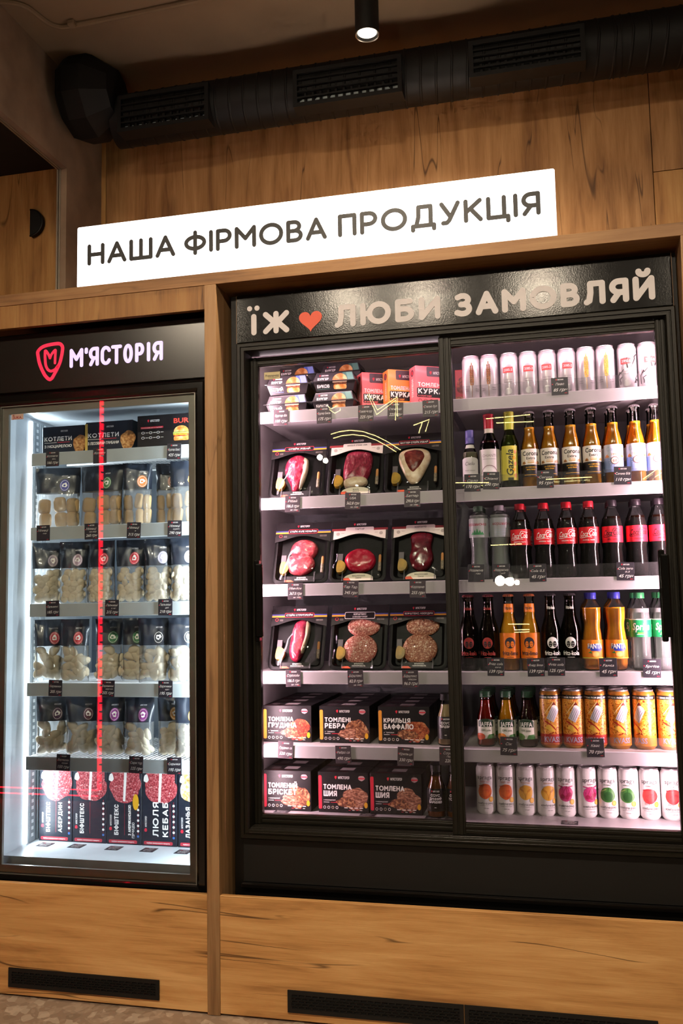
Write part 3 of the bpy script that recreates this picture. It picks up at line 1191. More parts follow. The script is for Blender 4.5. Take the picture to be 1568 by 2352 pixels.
def sliding_door(x0, x1, z0, z1, yf, wl_, wr_, wt, hx0, hx1, hz0, hz1):
    d = MB()
    y1 = yf + 0.026

    def rail(xa_, xb_, za, zb, horiz):
        d.cbox(xa_, xb_, yf + 0.003, y1, za, zb, 0.001)
        if horiz:
            h_ = zb - za
            d.cbox(xa_, xb_, yf, yf + 0.004, za + h_ * 0.15, za + h_ * 0.45, 0.001)
            d.cbox(xa_, xb_, yf, yf + 0.004, za + h_ * 0.60, za + h_ * 0.85, 0.001)
        else:
            w__ = xb_ - xa_
            d.cbox(xa_ + w__ * 0.10, xa_ + w__ * 0.42, yf, yf + 0.004, za, zb, 0.001)
            d.cbox(xa_ + w__ * 0.55, xa_ + w__ * 0.85, yf, yf + 0.004, za, zb, 0.001)
    rail(x0, x0 + wl_, z0, z1, False)
    rail(x1 - wr_, x1, z0, z1, False)
    rail(x0 + wl_, x1 - wr_, z0, z0 + wt, True)
    rail(x0 + wl_, x1 - wr_, z1 - wt, z1, True)
    dr = d.build('sliding_door', FRM, f2)
    MB().box(x0 + wl_ - 0.003, x1 - wr_ + 0.003, yf + 0.008, yf + 0.013, z0 + wt - 0.003, z1 - wt + 0.003).build('glass_pane', GLASS, dr)
    h = MB()
    ym = yf - 0.026
    h.cbox(hx0, hx1, ym, ym + 0.012, hz0 + 0.012, hz1 - 0.012, 0.004)
    h.cbox(hx0 - 0.004, hx0 + 0.012, ym + 0.004, yf + 0.004, hz0, hz0 + 0.02, 0.003)
    h.cbox(hx0 - 0.004, hx0 + 0.012, ym + 0.004, yf + 0.004, hz1 - 0.02, hz1, 0.003)
    h.cbox(hx0 - 0.004, hx0 + 0.004, ym + 0.008, yf + 0.004, hz0 + 0.01, hz1 - 0.01, 0.002)
    h.build('handle', BLKG, dr)
    return dr


ld = sliding_door(-0.902, -0.278, 0.505, 1.9215, 0.112, 0.0245, 0.0245, 0.0275, -0.884, -0.861, 1.043, 1.289)
rdoor = sliding_door(-0.3075, 0.3245, 0.505, 1.9275, 0.080, 0.0365, 0.0265, 0.0305, 0.277, 0.300, 1.036, 1.283)

# shelves
SZ = [1.762, 1.486, 1.2145, 0.945, 0.722]
SH2 = {}


def shelf2(x0, x1, zt, lip):
    s_ = MB()
    s_.box(x0, x1, 0.192, 0.66, zt - 0.012, zt)
    s_.box(x0 + 0.01, x1 - 0.01, 0.200, 0.206, zt - 0.030, zt - 0.012)
    sh = s_.build('shelf', LINER, f2)
    MB().cbox(x0, x1, 0.1865, 0.1918, zt - 0.0365, zt + 0.001, 0.0012).build('price_rail', RAILM, sh)
    if lip:
        MB().box(x0 + 0.004, x1 - 0.004, 0.1925, 0.1945, zt + 0.0005, zt + lip).build('acrylic_lip', ACRY, sh)
    return sh


for i, z in enumerate(SZ):
    shelf2(-0.926, -0.310, z, 0.0)
    shelf2(-0.283, 0.3385, z, 0.040)
# vertical LED strips just behind the outer stiles
LEDP = pm('#ffe3ea', 0.4, emit=9.0, name='pink_white_led')
for x, s_ in ((-0.9005, 1), (0.3305, -1)):
    st = MB().box(x - 0.003, x + 0.003, 0.150, 0.160, 0.53, 1.90)
    st.build('led_strip', LEDP, f2)
    lamp('fridge_led_light', 'AREA', (x + s_ * 0.006, 0.158, 1.215), (x + s_ * 1.0, 0.62, 1.215), 15.0, PINK, 0.014, 1.36)
MB().box(-0.88, 0.31, 0.146, 0.156, 1.9175, 1.9235).build('led_strip', LEDP, f2)
lamp('fridge_led_light', 'AREA', (-0.285, 0.151, 1.915), (-0.285, 0.45, 1.55), 2.0, PINK, 1.19, 0.010)
# maker's sticker on the left pane
c_ = at(625, 863, 0.12)
st = MB().cbox(c_.x - 0.026, c_.x + 0.026, 0.1185, 0.1198, c_.z - 0.0115, c_.z + 0.0115, 0.0004)
stk = st.build('sticker', pm('#b9a97f', 0.5, name='gold_sticker'), ld)
a_ = Art()
a_.text('Freezepoint', c_.x - ld.parent.location.x, c_.z - 0.003, 0.0075, pm('#2a2416', 0.5), 0.02, 'c', fit=0.044, shear=0.15)
a_.stroke([(c_.x - ld.parent.location.x - 0.012, c_.z - 0.0065), (c_.x - ld.parent.location.x + 0.004, c_.z - 0.0075), (c_.x - ld.parent.location.x + 0.021, c_.z - 0.004)], 0.0012, pm('#2a2416', 0.5))
a_.build('sticker_print', lambda u, v, o_: (u, 0.1184 - o_ - f2.location.y, v), stk)

# ------------------------------------------------------------------ upright fridge on the left
f1 = thing('upright_fridge', 'tall black single-door freezer with bright white interior', 'fridge', (-1.4, 0.06, 0.0))
XW = -1.752
bd = MB()
bd.box(-1.80, -1.756, 0.075, 0.72, 0.03, 2.055)
bd.box(-1.066, -1.012, 0.075, 0.72, 0.03, 2.055)
bd.box(-1.756, -1.066, 0.075, 0.72, 1.83, 2.055)
bd.box(-1.756, -1.066, 0.075, 0.72, 0.03, 0.345)
bd.box(-1.756, -1.066, 0.69, 0.72, 0.345, 1.83)
bd.build('body', BLK, f1)
LINW = pm('#c3c9ce', 0.35, name='white_liner')
ln = MB()
ln.box(-1.756, XW, 0.10, 0.69, 0.345, 1.83)
ln.box(-1.070, -1.066, 0.10, 0.69, 0.345, 1.83)
ln.box(XW, -1.070, 0.10, 0.69, 1.812, 1.83)
ln.box(XW, -1.070, 0.12, 0.69, 0.345, 0.372)
ln.build('liner', LINW, f1)
MB().box(XW, -1.070, 0.682, 0.69, 0.372, 1.812).build('back_panel', pm('#343f4a', 0.5, name='freezer_back_shaded'), f1)  # dark colour stands in for the shade behind the bags
hd1 = MB().cbox(-1.80, -1.013, 0.062, 0.0745, 1.858, 2.050, 0.002).build('header_panel', pm('#171310', 0.25, name='black_header_acrylic'), f1)
# door
dr = MB()
dr.frame(-1.778, -1.0285, 0.300, 1.848, [(0, 0.074), (0, 0.056), (0.006, 0.050), (0.024, 0.050), (0.030, 0.056), (0.034, 0.058), (0.0345, 0.074)])
d1 = dr.build('door', BLKG, f1)
dr = MB()
dr.frame(-1.7445, -1.0625, 0.3345, 1.8135, [(0, 0.078), (0, 0.060), (0.003, 0.059), (0.0035, 0.067), (0.026, 0.068), (0.026, 0.078)])
dr.build('glazing_spacer', pm('#7d7a72', 0.35, metal=0.4, name='grey_spacer'), d1)
MB().box(-1.743, -1.064, 0.061, 0.066, 0.336, 1.812).build('glass_pane', GLASS, d1)
gk = MB()
for z in (0.309, 0.318):
    gk.box(-1.775, -1.031, 0.0485, 0.052, z, z + 0.002)
gk.build('door_ridge', BLKG, d1)
c_ = at(40, 957.5, 0.06)
st = MB().cbox(c_.x - 0.022, c_.x + 0.022, 0.0592, 0.0604, c_.z - 0.009, c_.z + 0.009, 0.0004)
stk = st.build('sticker', pm('#a08a7d', 0.4, name='silver_sticker'), d1)
a_ = Art()
a_.text('JUKA', c_.x - f1.location.x, c_.z - 0.006, 0.008, pm('#7a1420', 0.5), 0.05, 'c', fit=0.032)
a_.ell(c_.x - f1.location.x - 0.013, c_.z + 0.0045, 0.003, 0.003, pm('#7a4a40', 0.5))
a_.build('sticker_print', lambda u, v, o_: (u, 0.0591 - o_ - f1.location.y, v), stk)

# lit logo on the header
LOGR = pm('#d8244a', 0.4, emit=0.6, name='lit_red_logo')
LOGW = pm('#cdbdf2', 0.4, emit=0.8, name='lit_violet_white_lettering')


def p1(x, y):
    q_ = at(x, y, 0.061)
    return (q_.x, q_.z)


def crm(pts, closed=True, k=6):
    out = []
    n_ = len(pts)
    for i in range(n_ if closed else n_ - 1):
        if closed:
            a0, a1, a2, a3 = pts[i - 1], pts[i], pts[(i + 1) % n_], pts[(i + 2) % n_]
        else:
            a0, a1, a2, a3 = pts[max(0, i - 1)], pts[i], pts[i + 1], pts[min(n_ - 1, i + 2)]
        for j in range(k):
            t = j / k
            out.append(tuple(0.5 * (2 * a1[c] + (a2[c] - a0[c]) * t + (2 * a0[c] - 5 * a1[c] + 4 * a2[c] - a3[c]) * t * t + (3 * a1[c] - a0[c] - 3 * a2[c] + a3[c]) * t ** 3) for c in (0, 1)))
    out.append(out[0] if closed else tuple(pts[-1]))
    return out


def z7(x, y):
    return p1(x / 7.84, 700 + y / 7.84)


lg = MB()
shield = crm([z7(690, 830), z7(800, 745), z7(1030, 700), z7(1110, 730), z7(1125, 820), z7(1075, 1050), z7(975, 1255), z7(930, 1325), z7(880, 1340), z7(800, 1255), z7(720, 1080), z7(685, 920)])
ribbon(lg, shield, 0.0115, 0.0605, 0.0618)
ribbon(lg, crm([z7(812, 835), z7(812, 960), z7(825, 1090), z7(865, 1170), z7(920, 1195), z7(990, 1165), z7(1040, 1100)], False), 0.0092, 0.0605, 0.0618)
ribbon(lg, crm([z7(812, 835), z7(830, 832), z7(875, 900), z7(900, 960)], False), 0.0086, 0.0605, 0.0618)
ribbon(lg, crm([z7(900, 960), z7(930, 890), z7(985, 822), z7(1000, 830), z7(995, 900), z7(990, 1050)], False), 0.0086, 0.0605, 0.0618)
lg.build('logo', LOGR, hd1)
t_ = 0.0115
# narrow rounded capitals, drawn letter by letter in the spacing of the header
for ch, a, b_ in (('М', 160, 191), ("'", 198, 199), ('Я', 204, 227), ('С', 231, 254), ('Т', 255, 280), ('О', 283, 305), ('Р', 310, 331), ('І', 341, 342), ('Я', 350, 374)):
    xx0, xx1 = at(a, 820, 0.061).x, at(b_, 820, 0.061).x
    W_, stv = GL[ch]
    lt = MB()
    for pl in stv:
        if ch in "'І":
            q_ = [(xx0, 1.924 + t_ / 2 + p[1] * (0.0625 - t_)) for p in pl]
        else:
            kx = (xx1 - xx0 - t_) / W_
            q_ = [(xx0 + t_ / 2 + p[0] * kx, 1.924 + t_ / 2 + p[1] * (0.0625 - t_)) for p in pl]
        ribbon(lt, q_, t_, 0.0605, 0.0618)
    lt.build('letter', LOGW, hd1)

SZ1 = [1.669, 1.4200, 1.1675, 0.9105, 0.6750]
for i, z in enumerate(SZ1):
    x0, x1 = -1.690 - (0.006 if i > 2 else 0), -1.110 - (0.009 if i > 2 else 0)
    wr = MB()
    x = x0 + 0.004
    while x < x1:
        wr.box(x - 0.0015, x + 0.0015, 0.163, 0.60, z - 0.0045, z - 0.0010)
        x += 0.0165
    for y in (0.17, 0.38, 0.595):
        wr.box(x0, x1, y, y + 0.005, z - 0.010, z - 0.0046)
    sh = wr.build('wire_shelf', WHITE, f1)
    MB().cbox(x0, x1, 0.157, 0.1615, z - 0.042, z + 0.001, 0.0012).build('price_rail', pm('#a3a9ab', 0.45, name='grey_white_rail'), sh)
# uprights with slots, white LED strips at both front corners
SLOTL = pm('#eef6ff', 0.3, emit=0.0, name='slot_white')
yl = atx(72, 955, XW + 0.006).y
for dy in (0.028, 0.075):
    u_ = MB().box(XW, XW + 0.004, yl + dy, yl + dy + 0.03, 0.374, 1.80)
    z = 0.39
    while z < 1.79:
        u_.box(XW + 0.004, XW + 0.0046, yl + dy + 0.009, yl + dy + 0.021, z, z + 0.011, 1)
        z += 0.0222
    u_.build('shelf_upright', [pm('#8f979c', 0.4, name='grey_upright'), pm('#f4f8fb', 0.3, name='slot_reflection')], f1)  # near-white slots imitate dotted reflections beside the LED strip
LEDC = pm('#eef5ff', 0.4, emit=4.0, name='cool_white_led')
MB().cbox(XW, XW + 0.010, yl - 0.007, yl + 0.007, 0.376, 1.80, 0.002).build('led_strip', LEDC, f1)
MB().cbox(-1.080, -1.070, 0.125, 0.139, 0.376, 1.80, 0.002).build('led_strip', LEDC, f1)
lamp('freezer_led_light', 'AREA', (XW + 0.014, yl, 1.09), (XW + 1.0, yl + 0.25, 1.09), 9.5, COOL, 0.014, 1.40)
lamp('freezer_led_light', 'AREA', (-1.084, 0.14, 1.09), (-2.0, 0.55, 1.09), 9.5, COOL, 0.014, 1.40)

# ------------------------------------------------------------------ goods: shared inks and prints
PW = pm('#efeae6', 0.45, name='white_ink')
PK = pm('#171415', 0.4, name='black_ink')
PR = pm('#c92038', 0.45, name='red_ink')
PO = pm('#e0952c', 0.45, name='amber_ink')
CARD = pm('#151113', 0.45, spec=0.3, name='black_carton')
NAVY = pm('#191f2c', 0.45, spec=0.35, name='navy_carton')
PHOTO = {
    'roast': speck('photo_roast_meat', [(0.32, '#4b160d'), (0.45, '#8f2a18'), (0.55, '#b4452a'), (0.68, '#e59a55')], 95, 5, 0.4, 0.8),
    'rib': speck('photo_ribs', [(0.32, '#3d1c10'), (0.46, '#75402a'), (0.57, '#a8714a'), (0.70, '#dcb78a')], 110, 5, 0.4, 0.8),
    'wing': speck('photo_wings', [(0.30, '#541c0c'), (0.46, '#8f3a1c'), (0.57, '#b5643a'), (0.72, '#e0b287')], 100, 5, 0.4, 1.0),
    'pulled': speck('photo_pulled_meat', [(0.30, '#4a2518'), (0.46, '#8a5540'), (0.58, '#b98468'), (0.72, '#e6c6a6')], 90, 5, 0.4, 0.6, (1, 1, 3)),
    'mince': speck('photo_mince', [(0.34, '#7d1e28'), (0.48, '#a83a44'), (0.60, '#c4666a'), (0.70, '#e8c3bd')], 190, 4, 0.4, 0.4),
    'bun': speck('photo_bun', [(0.30, '#a0561f'), (0.50, '#c9813e'), (0.70, '#efc48c')], 60, 3, 0.4),
    'crumb': speck('photo_crumbed', [(0.30, '#7a4a20'), (0.50, '#a8703a'), (0.70, '#d2a36a')], 140, 4, 0.4),
    'cheese': speck('photo_cheese_crust', [(0.30, '#c7742a'), (0.45, '#e0b070'), (0.60, '#f1e6d4'), (0.75, '#fbf7f0')], 70, 4, 0.4, 0.8),
    'gold': pm('#d9a21f', 0.4, name='photo_mustard'),
}
ORD = ['first', 'second', 'third', 'fourth', 'fifth', 'sixth', 'seventh', 'eighth', 'ninth', 'tenth']


def brand(a, u, v, h, red=PR, white=PW, align='c', sx=0.62):
    """small shield and name"""
    wd = textmesh("М'ЯСТОРІЯ", 0.02)[2] * h * sx
    W_ = wd + h * 1.5
    x = u - W_ / 2 if align == 'c' else u
    s_ = h * 0.75
    a.poly([(x - s_ * 0.1, v + h * 0.75), (x + s_ * 0.5, v + h * 1.15), (x + s_ * 1.2, v + h * 1.1), (x + s_ * 1.15, v + h * 0.4), (x + s_ * 0.6, v - h * 0.25)], red)
    a.text("М'ЯСТОРІЯ", x + h * 1.5, v, h, white, 0.02, fit=wd)
    return a


def fine(a, u, v, w_, m_=PW, h=0.0012):
    a.rect(u, v, u + w_, v + h, m_)


# ------------------------------------------------------------------ price tags
TAGM = pm('#26222a', 0.45, name='chalk_card')
TAGP = pm('#3a3036', 0.45, name='chalk_card_warm')
CHK = pm('#d8d3cf', 0.6, name='chalk_pen')


def price_tag(label, name_, price, px, Y, mat=TAGM, sub=None):
    x0, x1, y0, y1 = px
    a = at(x0, y0, Y)
    b = at(x1, y0, Y)
    c = at((x0 + x1) / 2, y1, Y)
    zc_ = at((x0 + x1) / 2, (y0 + y1) / 2, Y)
    w_ = 0.0485
    h_ = 0.0520
    o = thing('price_tag', label, 'price tag', (zc_.x, Y, zc_.z), 'chalk price tags')
    L = o.location
    MB().cbox(L.x - w_ / 2, L.x + w_ / 2, Y - 0.0006, Y + 0.0004, L.z - h_ / 2, L.z + h_ / 2, 0.0002).build('card', mat, o)
    ar = Art(lay=0.00005)
    brand(ar, 0.0, 0.0175, 0.0036)
    ar.ell(-0.0205, 0.0065, 0.0016, 0.0018, PR, 8)
    low = bool(sub) and sub.startswith('за')
    ar.text(name_, 0.0005, 0.0050 if sub else 0.0025, 0.0076, CHK, 0.0, 'c', fit=min(0.040, 0.0062 * len(name_)), shear=0.3)
    if sub:
        ar.text(sub, 0.006, -0.0215 if low else -0.0035, 0.0050, CHK, 0.0, 'c', fit=min(0.026, 0.0044 * len(sub)), shear=0.3)
    if price:
        ar.text(price, 0.0015, -0.0115 if low else (-0.0175 if sub else -0.0155), 0.0092, CHK, 0.01, 'c', fit=min(0.041, 0.0066 * len(price)), shear=0.3)
    ar.rect(0.013, -0.0225, 0.020, -0.0212, PR)
    ar.build('writing', flat(-0.0006), o)
    rr = random.Random(int(x0 * 7 + y0))
    o.rotation_euler = (0, R(rr.uniform(-1.5, 3.0)), 0)
    return o


def zz(box, ox, oy, s_):
    x0, x1, y0, y1 = box
    return (ox + x0 / s_, ox + x1 / s_, oy + y0 / s_, oy + y1 / s_)


LA, LB, LC = (580, 780, 3.267), (580, 1140, 3.267), (580, 1540, 3.267)
RA, RB, RC = (1030, 740, 2.914), (1030, 1120, 2.914), (1030, 1540, 2.914)
FA, FB, FC = (0, 650, 3.136), (0, 1100, 3.136), (0, 1560, 3.136)
Y2 = 0.1855
for box, org, nm, pr, lab, sub in (
    ((155, 268, 535, 635), LA, 'Бургер біл', '180 грн', 'price tag reading 180, under the blue burger boxes', None),
    ((480, 592, 515, 620), LA, 'Бургер Биков', '175 грн', 'price tag reading 175, under the green burger boxes', None),
    ((792, 905, 500, 605), LA, 'Томлена кур', '225 грн', 'price tag reading 225, under the left pink chicken carton', None),
    ((1013, 1127, 480, 590), LA, 'Стегна карі', '225 грн', 'price tag reading 225, under the orange chicken carton', None),
    ((1278, 1390, 460, 572), LA, 'Стегно бул', '215 грн', 'price tag reading 215, top shelf beside the central door stile', None),
    ((245, 352, 1180, 1285), LA, 'Рібай', '186.0 грн', 'price tag reading Рібай 186.0, under the leftmost upper steak', 'за 100г'),
    ((695, 805, 1155, 1265), LA, 'USA', '562.8 грн', 'price tag reading USA 562.8, under the upper middle steak', 'за 100г'),
    ((1140, 1253, 1140, 1245), LA, 'Баттер', '290.0 грн', 'price tag reading Баттер 290.0, under the fat-rimmed steak', 'за 100г'),
    ((262, 378, 655, 768), LB, 'Міньйон', '367.0 грн', 'price tag reading Міньйон 367.0, under the two-lobed steak', 'за 100г'),
    ((677, 793, 640, 750), LB, 'Тар Тар', '345 грн', 'price tag reading Тар Тар 345, under the round tartare', None),
    ((1178, 1297, 637, 752), LB, 'Карпачо', '255 грн', 'price tag reading Карпачо 255, under the dark red carpaccio', None),
    ((248, 362, 1310, 1420), LB, 'Стріплойн', '186.0 грн', 'price tag reading Стріплойн 186.0, under the narrow striploin', 'за 100г'),
    ((713, 830, 1310, 1425), LB, 'Біфштекс', '82.0 грн', 'price tag reading Біфштекс 82.0, under the middle mince patties', 'за 100г'),
    ((1122, 1243, 1310, 1430), LB, 'Біфштекс', '96.0 грн', 'price tag reading Біфштекс 96.0, under the right mince patties', 'Абердин'),
    ((188, 305, 535, 655), LC, 'Грудина св', '520 грн', 'price tag reading 520, under the leftmost brisket carton', None),
    ((622, 738, 570, 690), LC, 'Ребро св', '490 грн', 'price tag reading 490, under the middle ribs carton', None),
    ((1085, 1210, 585, 700), LC, 'Крильця', '330 грн', 'price tag reading 330, under the wings carton', None),
    ((1405, 1520, 585, 700), LC, 'Соус', '220', 'price tag reading 220, under the sauce bottle by the stile', 'Перч'),
    ((688, 798, 378, 478), RA, 'Пиво', '85 грн', 'price tag reading Пиво 85, in front of the silver cans', None),
    ((105, 213, 1015, 1135), RA, 'Сієло', '170 грн', 'price tag reading 170, under the small wine bottle', None),
    ((230, 340, 1000, 1120), RA, 'Chianti', '290 грн', 'price tag reading 290, under the red-capped wine bottle', None),
    ((590, 702, 995, 1105), RA, 'Corona', '95 грн', 'price tag reading 95, under the white-labelled amber beers', None),
    ((1105, 1223, 970, 1082), RA, 'Corona б/а', '110 грн', 'price tag reading 110, under the blue-labelled beers', None),
    ((128, 240, 520, 625), RB, 'Моршинська', '', 'dim price tag under the left water bottle', 'газ'),
    ((297, 408, 515, 625), RB, 'Моршинська', '', 'dim price tag under the right water bottle', 'н/г'),
    ((540, 652, 515, 625), RB, 'Cola 0,5', '45 грн', 'price tag reading Cola 0,5 45, under the red-capped colas', None),
    ((1122, 1243, 503, 617), RB, 'Cola zero', '45 грн', 'price tag reading Cola zero 45, under the black-capped colas', '0,5'),
    ((260, 370, 1145, 1253), RB, 'Fritz cola', '139 грн', 'price tag reading zero 139, left of the orange bottles', 'zero'),
    ((527, 640, 1147, 1257), RB, 'Fritz limo', '139 грн', 'price tag reading limo 139, under the orange lemonades', None),
    ((662, 778, 1143, 1252), RB, 'Fritz cola', '125 грн', 'price tag reading 125, under the black cola bottles', None),
    ((1008, 1127, 1147, 1260), RB, 'Fanta', '45 грн', 'price tag reading 45, under the orange soda bottles', None),
    ((1300, 1420, 1152, 1267), RB, 'Sprite', '45 грн', 'price tag reading 45, under the clear lemonade bottles', None),
    ((345, 460, 450, 562), RC, 'Сік', '75 грн', 'price tag reading Сік 75, in front of the juice bottles', None),
    ((920, 1043, 460, 575), RC, 'Квас', '70 грн', 'price tag reading Квас 70, in front of the kvass cans', None),
):
    price_tag(lab, nm, pr, zz(box, *org), Y2, TAGP if org in (LA, LB, LC) else TAGM, sub)
Y1 = 0.1555
for box, org, nm, pr, lab, sub in (
    ((330, 425, 1220, 1310), FA, 'Котлети', '166 грн', 'price tag under the left cutlet carton in the freezer', 'моц'),
    ((670, 768, 1190, 1295), FA, 'Котлети', '', 'price tag under the right cutlet carton in the freezer', 'гриб'),
    ((1203, 1303, 1158, 1268), FA, 'Бургер Бокс', '425 грн', 'price tag reading 425, under the burger set carton', None),
    ((265, 358, 340, 440), FB, 'Млинці', '', 'price tag at the left end of the pancake shelf', 'сир'),
    ((610, 705, 325, 430), FB, 'Млинці', '260 грн', 'price tag second from the left on the pancake shelf', 'кв вар'),
    ((912, 1015, 315, 425), FB, 'Млинці', '313 грн', 'price tag third from the left on the pancake shelf', 'м'),
    ((1207, 1308, 303, 412), FB, 'Млинці', '290 грн', 'price tag at the right end of the pancake shelf', 'куряч'),
    ((328, 430, 883, 985), FB, 'Пельмені', '185 грн', 'leftmost price tag on the round dumpling shelf', None),
    ((755, 857, 878, 980), FB, 'Пельмені', '215 грн', 'middle price tag on the round dumpling shelf', 'з яг'),
    ((1138, 1243, 872, 977), FB, 'Пельмені', '210 грн', 'rightmost price tag on the round dumpling shelf', 'дит'),
    ((350, 448, 1455, 1558), FB, 'Вареники', '205 грн', 'price tag at the left of the middle dumpling shelf', None),
    ((725, 825, 1458, 1562), FB, 'Вареники', '205 грн', 'price tag at the middle of the middle dumpling shelf', 'картоп'),
    ((1140, 1243, 1462, 1565), FB, 'Вареники', '195 грн', 'price tag at the right of the middle dumpling shelf', 'кап'),
    ((403, 508, 548, 652), FC, 'Вареники', '150 грн', 'leftmost price tag on the lowest bag shelf', 'вишня'),
    ((927, 1032, 563, 670), FC, 'Сири тор', '225 грн', 'middle price tag on the lowest bag shelf', None),
    ((1202, 1308, 570, 680), FC, 'Сирники', '195 грн', 'rightmost price tag on the lowest bag shelf', None),
):
    price_tag(lab, nm, pr, zz(box, *org), Y1, TAGM, sub)


def floor_tag(label, px, Z, txt):
    x0, x1, y0, y1 = px
    c = atz((x0 + x1) / 2, (y0 + y1) / 2, Z)
    o = thing('price_tag', label, 'price tag', (c.x, c.y, Z), 'chalk price tags lying flat')
    MB().cbox(c.x - 0.0235, c.x + 0.0235, c.y - 0.022, c.y + 0.022, Z + 0.0002, Z + 0.001, 0.0002).build('card', TAGM, o)
    ar = Art(lay=0.00005)
    brand(ar, 0.0, 0.012, 0.004)
    ar.text(txt, 0.0, -0.001, 0.008, CHK, 0.0, 'c', fit=min(0.038, 0.006 * len(txt)), shear=0.3)
    ar.text('90 грн', 0.0, -0.015, 0.008, CHK, 0.0, 'c', fit=0.03, shear=0.3)
    ar.build('writing', lambda u, v, o_: (u, v, 0.0011 + o_), o)
    o.rotation_euler = (0, 0, R(-2))


for px, Z, t, lab in ((zz((155, 293, 1040, 1072), *LC), 0.5121, 'Брискет', 'flat price tag before the lowest left brisket carton'),
                      (zz((797, 938, 1060, 1098), *LC), 0.5121, 'Шия', 'flat price tag between the two lowest neck cartons'),
                      (zz((1287, 1423, 1090, 1120), *LC), 0.5121, 'Соус', 'flat price tag before the lowest barbecue sauce bottle'),
                      (zz((1440, 1575, 1093, 1123), *LC), 0.5121, 'Соус', 'flat price tag before the tomato sauce bottle by the stile'),
                      (zz((750, 870, 1003, 1037), *RC), 0.5121, 'Комбуча', 'flat price tag before the kombucha cans'),
                      (zz((255, 395, 1178, 1207), *FC), 0.3721, 'Біфштекс', 'flat tag before the leftmost meat box on the freezer floor'),
                      (zz((482, 625, 1188, 1217), *FC), 0.3721, 'Біфштекс', 'flat tag before the second meat box on the freezer floor'),
                      (zz((752, 890, 1203, 1233), *FC), 0.3721, 'Біфштекс', 'flat tag before the mustard meat box on the freezer floor'),
                      (zz((1003, 1140, 1216, 1246), *FC), 0.3721, 'Кебаб', 'flat tag before the kebab box on the freezer floor'),
                      (zz((1252, 1385, 1230, 1260), *FC), 0.3721, 'Лазанья', 'flat tag before the lasagne box on the freezer floor')):
    floor_tag(lab, px, Z, t)


# ------------------------------------------------------------------ cartons
def carton(name, w_, d_, h_, mat, art, top=True, rz=0.0):
    o = thing(name, 'x', 'box')
    MB().cbox(-w_ / 2, w_ / 2, -d_ / 2, d_ / 2, 0.0, h_, 0.0012).build('carton', mat, o)
    a = Art()
    art(a, w_, h_)
    a.build('front_print', flat(-d_ / 2), o)
    if top:
        a = Art()
        a.rect(-0.016, -0.022, 0.028, 0.022, pm('#c9bec0', 0.6, spec=0.2, name='pale_sticker'))
        a.rect(-w_ * 0.38, -d_ * 0.26, -w_ * 0.2, d_ * 0.16, pm('#5b4d50', 0.5))
        a.stroke([(-w_ * 0.45, -d_ * 0.45), (w_ * 0.1, -d_ * 0.45)], 0.0015, PR)
        a.stroke([(-w_ * 0.40, d_ * 0.40), (w_ * 0.40, d_ * 0.40)], 0.0012, pm('#4b3f42', 0.5))
        a.build('top_print', lambda u, v, o_: (u, v, h_ + 0.0003 + o_), o)
    return o


def meal_art(l1, l2, strip, photo, seed, big=1.0, sub='з фірмовою'):
    def f(a, w_, h_):
        a.rrect(-w_ / 2 + 0.001, 0.010, -w_ / 2 + 0.0115, h_ - 0.012, 0.004, strip)
        a.blob(w_ * 0.235, h_ * 0.35, w_ * 0.225, h_ * 0.29, PHOTO[photo], seed, 0.16)
        a.blob(w_ * 0.06, h_ * 0.25, w_ * 0.19, h_ * 0.13, PHOTO['rib' if photo != 'rib' else 'pulled'], seed + 3, 0.25)
        brand(a, -0.004, h_ * 0.825, h_ * 0.062)
        a.blob(w_ * 0.36, h_ * 0.85, 0.010, 0.008, pm('#b58f92', 0.5), 4, 0.1)
        a.rect(w_ * 0.36 - 0.010, h_ * 0.83, w_ * 0.36 + 0.010, h_ * 0.86, PR)
        a.title(l1, -w_ / 2 + 0.017, h_ * 0.565, h_ * 0.125, PW, fit=min(w_ * 0.66, 0.0118 * len(l1) * big))
        a.title(l2, -w_ / 2 + 0.017, h_ * 0.395, h_ * 0.14, PW, fit=min(w_ * 0.66, 0.0132 * len(l2) * big))
        a.text(sub, -w_ / 2 + 0.017, h_ * 0.29, 0.0042, PW, 0.0)
        fine(a, -w_ / 2 + 0.017, h_ * 0.245, 0.018)
        a.stroke([(-w_ * 0.25, h_ * 0.25), (-w_ * 0.12, h_ * 0.25)], 0.0014, PR)
        for k in range(4):
            a.ell(-w_ / 2 + 0.020 + 0.013 * k, h_ * 0.125, 0.0042, 0.0045, PW if k != 2 else pm('#c9b9a0', 0.5), 10)
            a.ell(-w_ / 2 + 0.020 + 0.013 * k, h_ * 0.125, 0.0030, 0.0032, CARD, 10)
        for k in range(4):
            a.stroke([(w_ * 0.02 + 0.016 * k, h_ * 0.125), (w_ * 0.02 + 0.009 + 0.016 * k, h_ * 0.125)], 0.0022, PW)
            a.stroke([(w_ * 0.10 + 0.012 * k, h_ * 0.07), (w_ * 0.10 + 0.006 + 0.012 * k, h_ * 0.07)], 0.0016, PW if k % 2 else PR)
        a.ell(w_ * 0.44, h_ * 0.2, 0.0055, 0.009, PHOTO['gold'], 12)
    return f


